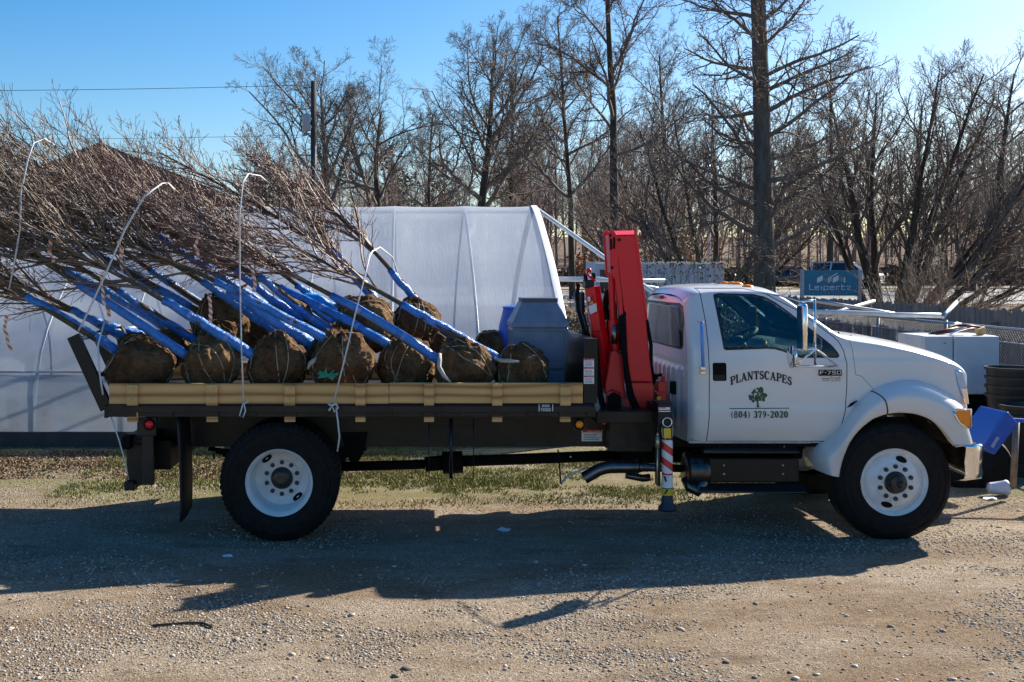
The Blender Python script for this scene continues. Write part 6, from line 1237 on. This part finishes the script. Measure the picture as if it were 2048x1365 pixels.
fp = MB(); fp.tube([at(1418, 50), P(1418, 295, 50)], [.08, .05], 10); tag(fp.build("white_pole", PVC, smooth=True), "slim white pole standing among dark trees behind the trailer", "pole")
# ------------------------------------------------------------------ fences on the right
WX = 9.27
wf = thing("wood_fence", (WX, 20, 0), "weathered grey wooden picket fence running away along the right side", "fence")
y = 9.5; pk = random.Random(2); k = 0; n_p = 0
while y < 33 and n_p < 165:
    w_ = .128; gap = .013; h = 1.80 + pk.uniform(-.025, .03)
    if pk.random() < .035: y += .07
    m = MB(); x = WX + pk.uniform(-.006, .006); t_ = pk.uniform(-.01, .01)
    m.extr([(x, y, .06), (x, y + w_, .06), (x, y + w_ + t_, h - .04), (x, y + w_ - .03 + t_, h), (x, y + .03 + t_, h), (x, y + t_, h - .04)], (.018, 0, 0)); vv_ = m
    if n_p % 2 == 0: acc = MB()
    acc.add(m.v, m.f)
    if n_p % 2 == 1: acc.build("picket", WOODG, wf)
    y += w_ + gap; n_p += 1
for z in (.35, 1.45): MB().box(WX - .04, WX - .002, 9.5, y, z, z + .085).build("rail", WOODG, wf)
for yy_ in np.arange(10, y, 2.4): MB().box(WX - .13, WX - .041, yy_ - .045, yy_ + .045, 0, 1.6).build("post", WOODG, wf)
CX_ = 8.75; cf = thing("chain_link_fence", (CX_, 18, 0), "galvanised chain-link fence standing just in front of the wood fence", "fence")
MB().tube([(CX_, 9.5, 1.56), (CX_, 28, 1.56)], .021, 8).build("top_rail", GALV, cf, smooth=True)
MB().tube([(CX_ - .02, 9.5, 1.36), (CX_ - .02, 28, 1.36)], .012, 6).build("top_rail", GALV, cf, smooth=True)
for yy_ in np.arange(10.2, 28, 2.55): MB().tube([(CX_ + .03, yy_, 0), (CX_ + .03, yy_, 1.6)], .026, 8).build("post", GALV, cf, smooth=True)
wires = []; pitch = .065
for i in range(int(18 / pitch)):
    y0 = 9.8 + i * pitch
    for s in (-1, 1): wires.append(([(CX_ + .004 * s, y0, .08), (CX_ - .004 * s, y0 + s * .75, .82), (CX_ + .004 * s, y0 + s * 1.49, 1.555)], [.0026] * 3, 3))
tube_obj("mesh", wires, GALV, cf)
# ------------------------------------------------------------------ long pipes lying over the fences
def pipe(pts, r, label, mat=PVC): tag(MB().tube([P(*q) for q in pts], r, 10).build("frame_pipe", mat, smooth=True), label, "pipe", "loose frame pipes around the yard")
pipe([(1072, 417, 19.1), (1150, 473, 18.0), (1225, 527, 17), (1312, 590, 15.8)], .034, "white brace pipe slanting down from the greenhouse ridge end past the red boom")
pipe([(1106, 556, 17.2), (1200, 557, 17.0), (1330, 580, 16.6)], .024, "upper white horizontal pipe passing behind the red crane arm")
pipe([(1118, 560, 16.9), (1330, 562, 16.6)], .03, "lower white horizontal pipe starting at the greenhouse end hoop")
pipe([(1618, 624, 15.8), (1700, 626, 15.8), (1790, 630, 15.6), (1882, 632, 15.4)], .036, "thick white pipe running level above the truck hood toward the fence")
pipe([(1640, 634, 17), (1748, 603, 18)], .032, "short grey pipe tilted up beneath the teal sign", GALV)
pipe([(1885, 634, 15.5), (1912, 606, 17.5)], .035, "short grey brace standing off the end of the level white pipe", GALV)
pipe([(1630, 602, 16.5), (1690, 612, 16.5), (1745, 621, 16.5), (1830, 636, 16.3)], .03, "thin grey pipe drooping behind the chrome mirror", GALV)
# ------------------------------------------------------------------ teal board
SY = 30.0; q0 = P(1603, 541, SY); q1 = P(1720, 592, SY); sg = thing("teal_sign", (q0.x * .5 + q1.x * .5, SY, gz(q0.x, SY)), "teal construction company board on two pale posts beyond the wood fence", "sign")
TEAL = M("teal_board", (.008, .16, .27), .5, 0, .15, 3); PALE = M("pale_post", (.36, .36, .40), .7, 0, .15, 8)
panel = MB().box(q0.x + .06, q1.x - .06, SY, SY + .04, q1.z, q0.z).build("panel", TEAL, sg, bevel=.004)
for xx in (q0.x - .02, q1.x - .05): MB().box(xx, xx + .09, SY - .02, SY + .07, 0, q0.z + .02).build("post", PALE, sg, bevel=.005)
LW = M("sign_white", (.62, .64, .66), .5, 0, .05, 20); LG = M("sign_grey", (.16, .20, .22), .5, 0, .05, 20)
zs = lambda X_, Y_: (1590 + X_ / 13.65, 530 + Y_ / 13.65)
sm = lambda u, v, k: (PX(u, SY), SY - .004 - k * 3, PZ(v, SY))
def sq_poly(pts, mat, nm): MB().add([sm(*zs(*p), 0) for p in pts], [tuple(range(len(pts)))]).build(nm, mat, panel)
for pts, mt in (([(600, 365), (755, 285), (755, 425), (600, 500)], LW), ([(765, 330), (905, 395), (905, 490), (765, 430)], LG), ([(905, 345), (940, 345), (940, 490), (905, 490)], LW), ([(780, 215), (960, 300), (960, 335), (790, 250)], LG), ([(962, 330), (1160, 215), (1160, 245), (990, 340), (990, 450), (962, 450)], LW), ([(1030, 365), (1185, 285), (1185, 425), (1030, 500)], LW), ([(1195, 285), (1330, 355), (1330, 490), (1195, 425)], LG), ([(1332, 350), (1365, 340), (1365, 480), (1332, 490)], LW)): sq_poly(pts, mt, "emblem")
t1 = MB(); x0_, yb_ = zs(385, 688); x1_, _ = zs(1540, 0); lay_text(t1, "Leipertz", SQ, lambda u, v, k: sm(u, yb_ - v * 9.6, k), x0_, x1_, gap=.18, bold=1.15); t1.build("lettering", LW, panel)
t1 = MB(); xa_, yb2 = zs(385, 785); lay_text(t1, "CONSTRUCTION", SQ, lambda u, v, k: sm(u, yb2 - v * 2.6, k), xa_, x1_, gap=1.0, bold=1.1); t1.build("small_lettering", M("sign_pale_blue", (.16, .38, .52), .5, 0, .05, 20), panel)
# ------------------------------------------------------------------ white box trailer and parked cars by the road
TY = 42.0; a = P(1190, 524, TY); b = P(1449, 524, TY); tz = gz(a.x, TY); tl = thing("box_trailer", ((a.x + b.x) / 2, TY + 1, tz), "long white box trailer with red corner lamps parked behind the hedge", "trailer")
MB().box(a.x, b.x, TY, TY + 2.2, tz + .45, a.z).build("body", M("trailer_white", (.62, .65, .70), .5, 0, .1, 2), tl, bevel=.05)
for z in (a.z - .05, tz + .5): MB().box(a.x + .02, b.x - .02, TY - .025, TY - .002, z - .04, z + .03).build("trim_rail", ALU, tl)
for k in range(14): x = a.x + .4 + k * (b.x - a.x - .8) / 13; MB().box(x - .012, x + .012, TY - .012, TY - .002, tz + .56, a.z - .12).build("panel_seam", M("seam_grey", (.36, .38, .41), .6, 0, .1, 9), tl)
for px in (1344, 1426, 1442): MB().box(PX(px, TY) - .07, PX(px, TY) + .07, TY - .05, TY - .026, a.z - .10, a.z - .03).build("marker_lamp", REDLENS, tl)
MB().box(PX(1200, TY), PX(1226, TY), TY - .02, TY - .002, tz + 1.1, a.z - .3).build("front_window", M("dark_window", (.03, .04, .05), .1, 0, .2, 5), tl)
for x in (b.x - 1.2, b.x - 2.1): MB().lathe([(.001, -.02), (.2, -.02), (.34, 0), (.34, .22), (.001, .24)], (x, TY + .02, tz + .34), 'Y', 24).build("wheel", RUBBER, tl, smooth=True, angle=40)
def car(loc, yaw, prof_body, prof_top, wid, paint_m, label, cat, name):
    t = thing(name, loc, label, cat); L = Vector(loc); body = []; W2 = wid / 2
    def part(nm, m, mat, smooth=False, bevel=0., angle=None):
        o = m.build(nm, mat, t, smooth, bevel, angle=angle, loc=None); return o
    off = lambda mb: setattr(mb, 'v', [tuple(Vector(v) + L) for v in mb.v]) or mb
    bm_ = MB(); bm_.prism(prof_body, -W2, W2); bo_ = part("body", off(bm_), paint_m, True, .09, 35)
    n = len(prof_top); tp_ = MB(); ins = .16
    v = [(x, -W2 + .05 + (ins if z > prof_top[0][1] + .2 else 0), z) for x, z in prof_top] + [(x, W2 - .05 - (ins if z > prof_top[0][1] + .2 else 0), z) for x, z in prof_top]
    tp_.add(v, [tuple(range(n)), tuple(range(2 * n - 1, n - 1, -1))] + [(i, n + i, n + (i + 1) % n, (i + 1) % n) for i in range(n)]); part("windows", off(tp_), MATS.get("car_window") or M("car_window", (.012, .018, .03), .06, 0, .2, 3), True, .05, 35)
    zt_ = max(z for x, z in prof_top); xa = min(x for x, z in prof_top if z > zt_ - .05); xb = max(x for x, z in prof_top if z > zt_ - .05)
    rf = MB(); rf.box(xa + .02, xb - .02, -W2 + .2, W2 - .2, zt_ - .02, zt_ + .05); part("roof", off(rf), paint_m, True, .05, 40)
    for x in (xa + .06, (xa + xb) / 2, xb - .1):
        for s in (-1, 1): p_ = MB(); p_.beam((x - .08, s * (W2 - .03), prof_top[0][1] - .02), (x, s * (W2 - .2), zt_), .05, .02, up=(0, 1, 0)); part("pillar", off(p_), paint_m)
    for s in (-1, 1):
        r_ = MB(); r_.tube([(xa + .1, s * (W2 - .3), zt_ + .09), (xb - .1, s * (W2 - .3), zt_ + .09)], .02, 6); part("roof_rail", off(r_), GALV)
    x0_ = min(x for x, z in prof_body); x1_ = max(x for x, z in prof_body)
    for s in (-1, 1):
        for x in (x0_ + .85, x1_ - .85):
            w_ = MB(); w_.lathe([(.001, -.02 * s), (.2, -.02 * s), (.22, .02 * s), (.3, .03 * s), (.33, 0), (.33, -.2 * s), (.001, -.2 * s)], (x, s * W2, .33), 'Y', 24); wo_ = part("wheel", off(w_), RUBBER, True, 0, 40)
        l_ = MB(); l_.box(x1_ - .10, x1_ + .02, s * (W2 - .3) - .2, s * (W2 - .3) + .18, .68, .84); part("headlight", off(l_), M("car_lamp", (.7, .72, .75), .1, .3, .1, 9), True, .03)
        l_ = MB(); l_.box(x0_ - .02, x0_ + .1, s * (W2 - .2) - .1, s * (W2 - .2) + .1, .75, 1.05); part("tail_light", off(l_), REDLENS, True, .02)
    g_ = MB(); g_.box(x1_ - .03, x1_ + .03, -W2 + .55, W2 - .55, .60, .86); part("grille", off(g_), CHROME, True, .02)
    b_ = MB(); b_.box(x1_ - .12, x1_ + .06, -W2 + .04, W2 - .04, .34, .52); part("bumper", off(b_), CHROME if name == "parked_suv" else paint_m, True, .04)
    t.rotation_euler = (0, 0, yaw); return t
SVP = M("silver_paint", (.55, .53, .49), .3, .5, .1, 3, coat=.5); BLP = M("blue_car_paint", (.02, .03, .09), .3, .2, .1, 3, coat=.5)
sp0 = at(1690, 73); car((sp0.x, 73, sp0.z), R(-32), [(-2.3, .38), (2.3, .36), (2.34, .8), (2.2, .98), (1.2, 1.1), (-2.25, 1.12), (-2.34, .8)], [(-2.2, 1.1), (1.25, 1.1), (.55, 1.66), (-1.95, 1.68)], 1.88, SVP, "silver sport utility vehicle with dark windows parked across the road behind the teal sign", "suv", "parked_suv")
sp1 = at(1575, 76); car((sp1.x, 76, sp1.z), R(-10), [(-2.2, .3), (2.2, .3), (2.25, .62), (1.3, .86), (-1.5, .9), (-2.25, .85)], [(-1.7, .86), (1.1, .84), (.4, 1.32), (-.9, 1.34)], 1.75, BLP, "low dark blue car parked left of the silver one, behind the cab roof lamps", "car", "parked_car")
def mailbox(px, Y):
    b = at(px, Y); t = thing("mailbox", b, "grey mailbox on a short post at the road edge", "mailbox"); MB().box(b.x - .05, b.x + .05, b.y - .05, b.y + .05, b.z - .1, b.z + 1.0).build("post", WOODG, t)
    m = MB(); m.lathe([(.001, -.28), (.15, -.28), (.15, .28), (.001, .28)], (b.x, b.y, b.z + 1.22), 'Y', 16); m.box(b.x - .15, b.x + .15, b.y - .28, b.y + .28, b.z + 1.0, b.z + 1.22); m.build("box", GALV, t, smooth=True, angle=40)
mailbox(1966, 60)
b = at(1947, 66); t = thing("trash_bin", b, "black wheeled trash bin standing behind the mailbox", "bin"); frustum(MB(), [(.26, .28, .05), (.33, .36, 1.0)], (b.x, b.y, 0)).build("body", BLACKM, t); 
for o in t.children: o.data.transform(Matrix.Translation((0, 0, b.z)))
frustum(MB(), [(.36, .40, 1.0 + b.z), (.34, .38, 1.08 + b.z)], (b.x, b.y, 0)).build("lid", BLACKM, t, bevel=.02)
# ------------------------------------------------------------------ junk at the right edge of the yard
APP = M("white_enamel", (.62, .62, .64), .45, 0, .08, 4, bmp=.03, bscale=80); FY = 14.6
fr = thing("refrigerator", (PX(1920, FY), FY + .3, .68), "old white side-by-side refrigerator standing by the fence in front of the truck nose", "refrigerator")
z0, z1 = PZ(790, FY), PZ(672, FY); MB().box(PX(1846, FY), PX(1996, FY), FY + .035, FY + .75, z0, z1).build("cabinet", APP, fr, bevel=.012)
for xa, xb in ((1846.5, 1903), (1905.5, 1995.5)): MB().box(PX(xa, FY), PX(xb, FY), FY - .04, FY + .03, z0 + .01, z1 - .006).build("door", APP, fr, bevel=.01)
MB().box(PX(1884, FY), PX(1889, FY), FY - .046, FY - .039, PZ(687.5, FY), PZ(685.5, FY)).build("badge", GREYINK, fr)
MB().box(PX(1903, FY), PX(1905.5, FY), FY - .005, FY + .03, z0, z1 - .01).build("door_gap", BLACKM, fr)
cr = thing("crate", (PX(1920, FY), FY + .4, 0), "black plastic crate holding up the white refrigerator", "crate"); frustum(MB(), [(.48, .34, 0), (.50, .36, .62), (.52, .38, .63), (.52, .38, z0 - .004)], (PX(1922, FY), FY + .40, 0)).build("body", BLACKM, cr, bevel=.01)
for k in range(6): MB().box(PX(1922, FY) - .46 + k * .17, PX(1922, FY) - .43 + k * .17, FY - .0, FY + .05, .02, .6).build("rib", BLACKM, cr)
# scrap metal pile on top of the refrigerator
for i, (p_, q_, r, mt, lab) in enumerate((((1858, 671, 14.9), (1925, 655, 15.0), .025, M("maroon_metal", (.10, .018, .015), .5, .3, .3, 9), "maroon metal bar lying lowest on the refrigerator top"), ((1872, 668, 14.8), (1968, 656, 15.1), .022, MATS["maroon_metal"], "longer maroon metal bar crossing the refrigerator top"), ((1900, 650, 14.8), (1922, 648, 14.9), .018, ALU, "short bright metal tube on the scrap pile"), ((1915, 652, 14.75), (1962, 655, 14.8), .018, MATS["maroon_metal"], "topmost maroon metal rod of the scrap pile"), ((1900, 668, 14.7), (1940, 655, 14.8), .016, ALU, "bent bright rod leaning on the maroon bars"))):
    tag(MB().tube([P(*p_), P((p_[0] + q_[0]) / 2, (p_[1] + q_[1]) / 2 - 1.5, (p_[2] + q_[2]) / 2), P(*q_)], r, 6).build("scrap_bar", mt, smooth=True), lab, "metal bar", "scrap bars on the refrigerator")
wbk = MB(); wbk.beam(P(1963, 670, 14.75), P(1959, 657, 14.75), .045, .045); tag(wbk.build("wood_block", M("fresh_wood", (.45, .30, .13), .8, 0, .2, 9)), "small yellow wood block at the right of the scrap pile", "block")
# stacked nursery pots
POT = M("black_nursery_plastic", (.008, .008, .010), .42, 0, .3, 6, col2=(.018, .018, .023))
for i, (px, Y, n, r, lab) in enumerate(((2024, 13.6, 4, .29, "tall stack of black nursery pots beside the refrigerator"), (2056, 12.9, 3, .30, "stack of black nursery pots at the frame edge, nearest the blue bar"), (2072, 14.4, 5, .30, "stack of black nursery pots farthest right by the fence"))):
    bx = PX(px, Y); t = thing("nursery_pots", (bx, Y, 0), lab, "plant pots", "stacked black nursery pots")
    for k in range(n):
        z = k * .11 + (.42 if i == 0 else .15); MB().lathe([(.001, z), (r * .82, z), (r, z + .42), (r * 1.06, z + .42), (r * 1.06, z + .455), (r * .98, z + .455), (r * .95, z + .40)], (bx, Y, 0), 'Z', 28).build("pot", POT, t, smooth=True, angle=40)
    if i == 0: MB().lathe([(.001, 0), (r * .9, 0), (r * .95, .42), (.001, .42)], (bx, Y, 0), 'Z', 24).build("base_pot", POT, t, smooth=True, angle=40)
    else: MB().lathe([(.001, 0), (r * .9, 0), (r * .9, .15), (.001, .15)], (bx, Y, 0), 'Z', 24).build("base_pot", POT, t, smooth=True, angle=40)
# blue tub leaning, pale tub below, stand with pipe leg
BLT = M("blue_tub_plastic", (.02, .09, .46), .4, 0, .15, 8); BY = 11.4
bt = thing("blue_tub", P(1970, 900, BY), "bright blue plastic tub lying tilted just ahead of the chrome bumper", "tub")
c = P(1975, 862, BY); u = unit(P(2000, 828, BY) - P(1948, 897, BY)); v = Vector((0, 1, 0)); w_ = u.cross(v); w_ = -w_ if w_.z < 0 else w_
pts = []
for a, b, h in ((.20, .24, -.03), (.23, .27, .15)):
    pts += [c + u * (a * i) + v * (b * j) + w_ * (h - .06) for i, j in ((-1, -1), (1, -1), (1, 1), (-1, 1))]
MB().add(pts, [(3, 2, 1, 0), (4, 5, 6, 7), (0, 1, 5, 4), (1, 2, 6, 5), (2, 3, 7, 6), (3, 0, 4, 7)]).build("body", BLT, bt, bevel=.02)
MB().beam(c + u * -.16 - v * .262 + w_ * .0, c + u * -.04 - v * .262 + w_ * .01, .016, .006, up=(0, 1, 0)).build("rim_label", M("pale_label", (.25, .32, .55), .5, 0, .1, 20), bt)
pt_ = MB(); pt_.extr([P(1977, 884, 11.7), P(1996, 858, 11.7), P(2022, 862, 11.7), P(2003, 893, 11.7)], (0, .35, .03)); tag(pt_.build("pale_tub", M("pale_blue_plastic", (.20, .25, .42), .45, 0, .15, 8), bevel=.02), "pale grey-blue plastic tub tilted under the bright blue one", "tub")
sd_ = thing("pipe_stand", P(2030, 960, 11.5), "rusty pipe stand carrying a blue bar at the right frame edge", "stand")
MB().tube([P(2033, 842, 11.5), P(2026, 975, 11.5)], .032, 10).build("leg", M("rusty_pipe", (.20, .15, .12), .55, .5, .4, 9, col2=(.36, .29, .24)), sd_, smooth=True)
MB().tube([P(2150, 850, 11.3), P(2140, 975, 11.3)], .032, 10).build("leg", MATS["rusty_pipe"], sd_, smooth=True)
MB().beam(P(2000, 839, 11.45), P(2170, 849, 11.3), .02, .02).build("bar", BLT, sd_, bevel=.004)
MB().tube([P(1998, 847, 11.55), P(2036, 852, 11.5)], .02, 8).build("brace", GALV, sd_, smooth=True)
ty_ = MB(); ty_.lathe([(.001, -.12), (.2, -.12), (.23, -.10), (.34, -.1), (.37, -.05), (.37, .05), (.34, .1), (.2, .1), (.001, .1)], P(1955, 935, 12.2), 'Y', 36); tag(ty_.build("old_tyre", RUBBER, smooth=True, angle=45), "old black wheel lying upright behind the chrome bumper", "wheel")
for px, py, s, lab, tilt in ((1997, 992, .08, "white plastic cup lying by the foot of the pipe stand", 1), (1980, 1000, .05, "smaller white scrap of plastic on the ground below the cup", 0)):
    Y = F * H / (py - CY); p_ = P(px, py, Y); p_.z = gz(p_.x, p_.y) + (s * 1.04 if tilt else .016); m = MB()
    if tilt: m.lathe([(s * .7, -.1), (s, .08), (s * 1.08, .085), (s, .07), (s * .6, -.09), (.001, -.09)], p_, 'X', 20)
    else: m.add([p_ + Vector((s * math.cos(a) * 1.5, s * .8 * math.sin(a), .012 * math.sin(3 * a))) for a in np.linspace(0, 5.5, 8)], [tuple(range(8))])
    tag(m.build("white_cup" if tilt else "plastic_scrap", M("pale_blue_white", (.5, .55, .7), .5, 0, .1, 20), smooth=bool(tilt)), lab, "cup" if tilt else "litter")
for px, py, r, lab in ((1008, 1062, .05, "crumpled white paper on the shaded gravel under the truck"), (455, 1114, .035, "small pale stone chip on the shaded gravel below the rear wheel")):
    Y = F * H / (py - CY); p_ = P(px, py, Y); m = MB(); m.ball(p_ + Vector((0, 0, .012)), r, 2, (1.3, .8, .28)); m.v = [tuple(Vector(v) + Vector((0, 0, 1)) * .02 * noise.noise(Vector(v) * 40)) for v in m.v]; tag(m.build("paper_scrap" if r > .04 else "pale_stone", M("paper_white", (.6, .62, .68), .8, 0, .1, 30)), lab, "litter" if r > .04 else "stone")
vn = MB(); pp = [(305, 1254), (340, 1250), (375, 1247), (405, 1247), (425, 1256)]; P3 = []
for px, py in pp: Y = F * H / (py - CY); q = P(px, py, Y); q.z = gz(q.x, q.y) + .012; P3.append(q)
vn.tube(P3, .009, 6)
for q in P3[1:-1]: vn.tube([q, q + Vector((.03, .03, .015))], .004, 4)
tag(vn.build("fallen_twig", BARKD, smooth=True), "dark curved fallen twig lying on the sunlit gravel", "twig")
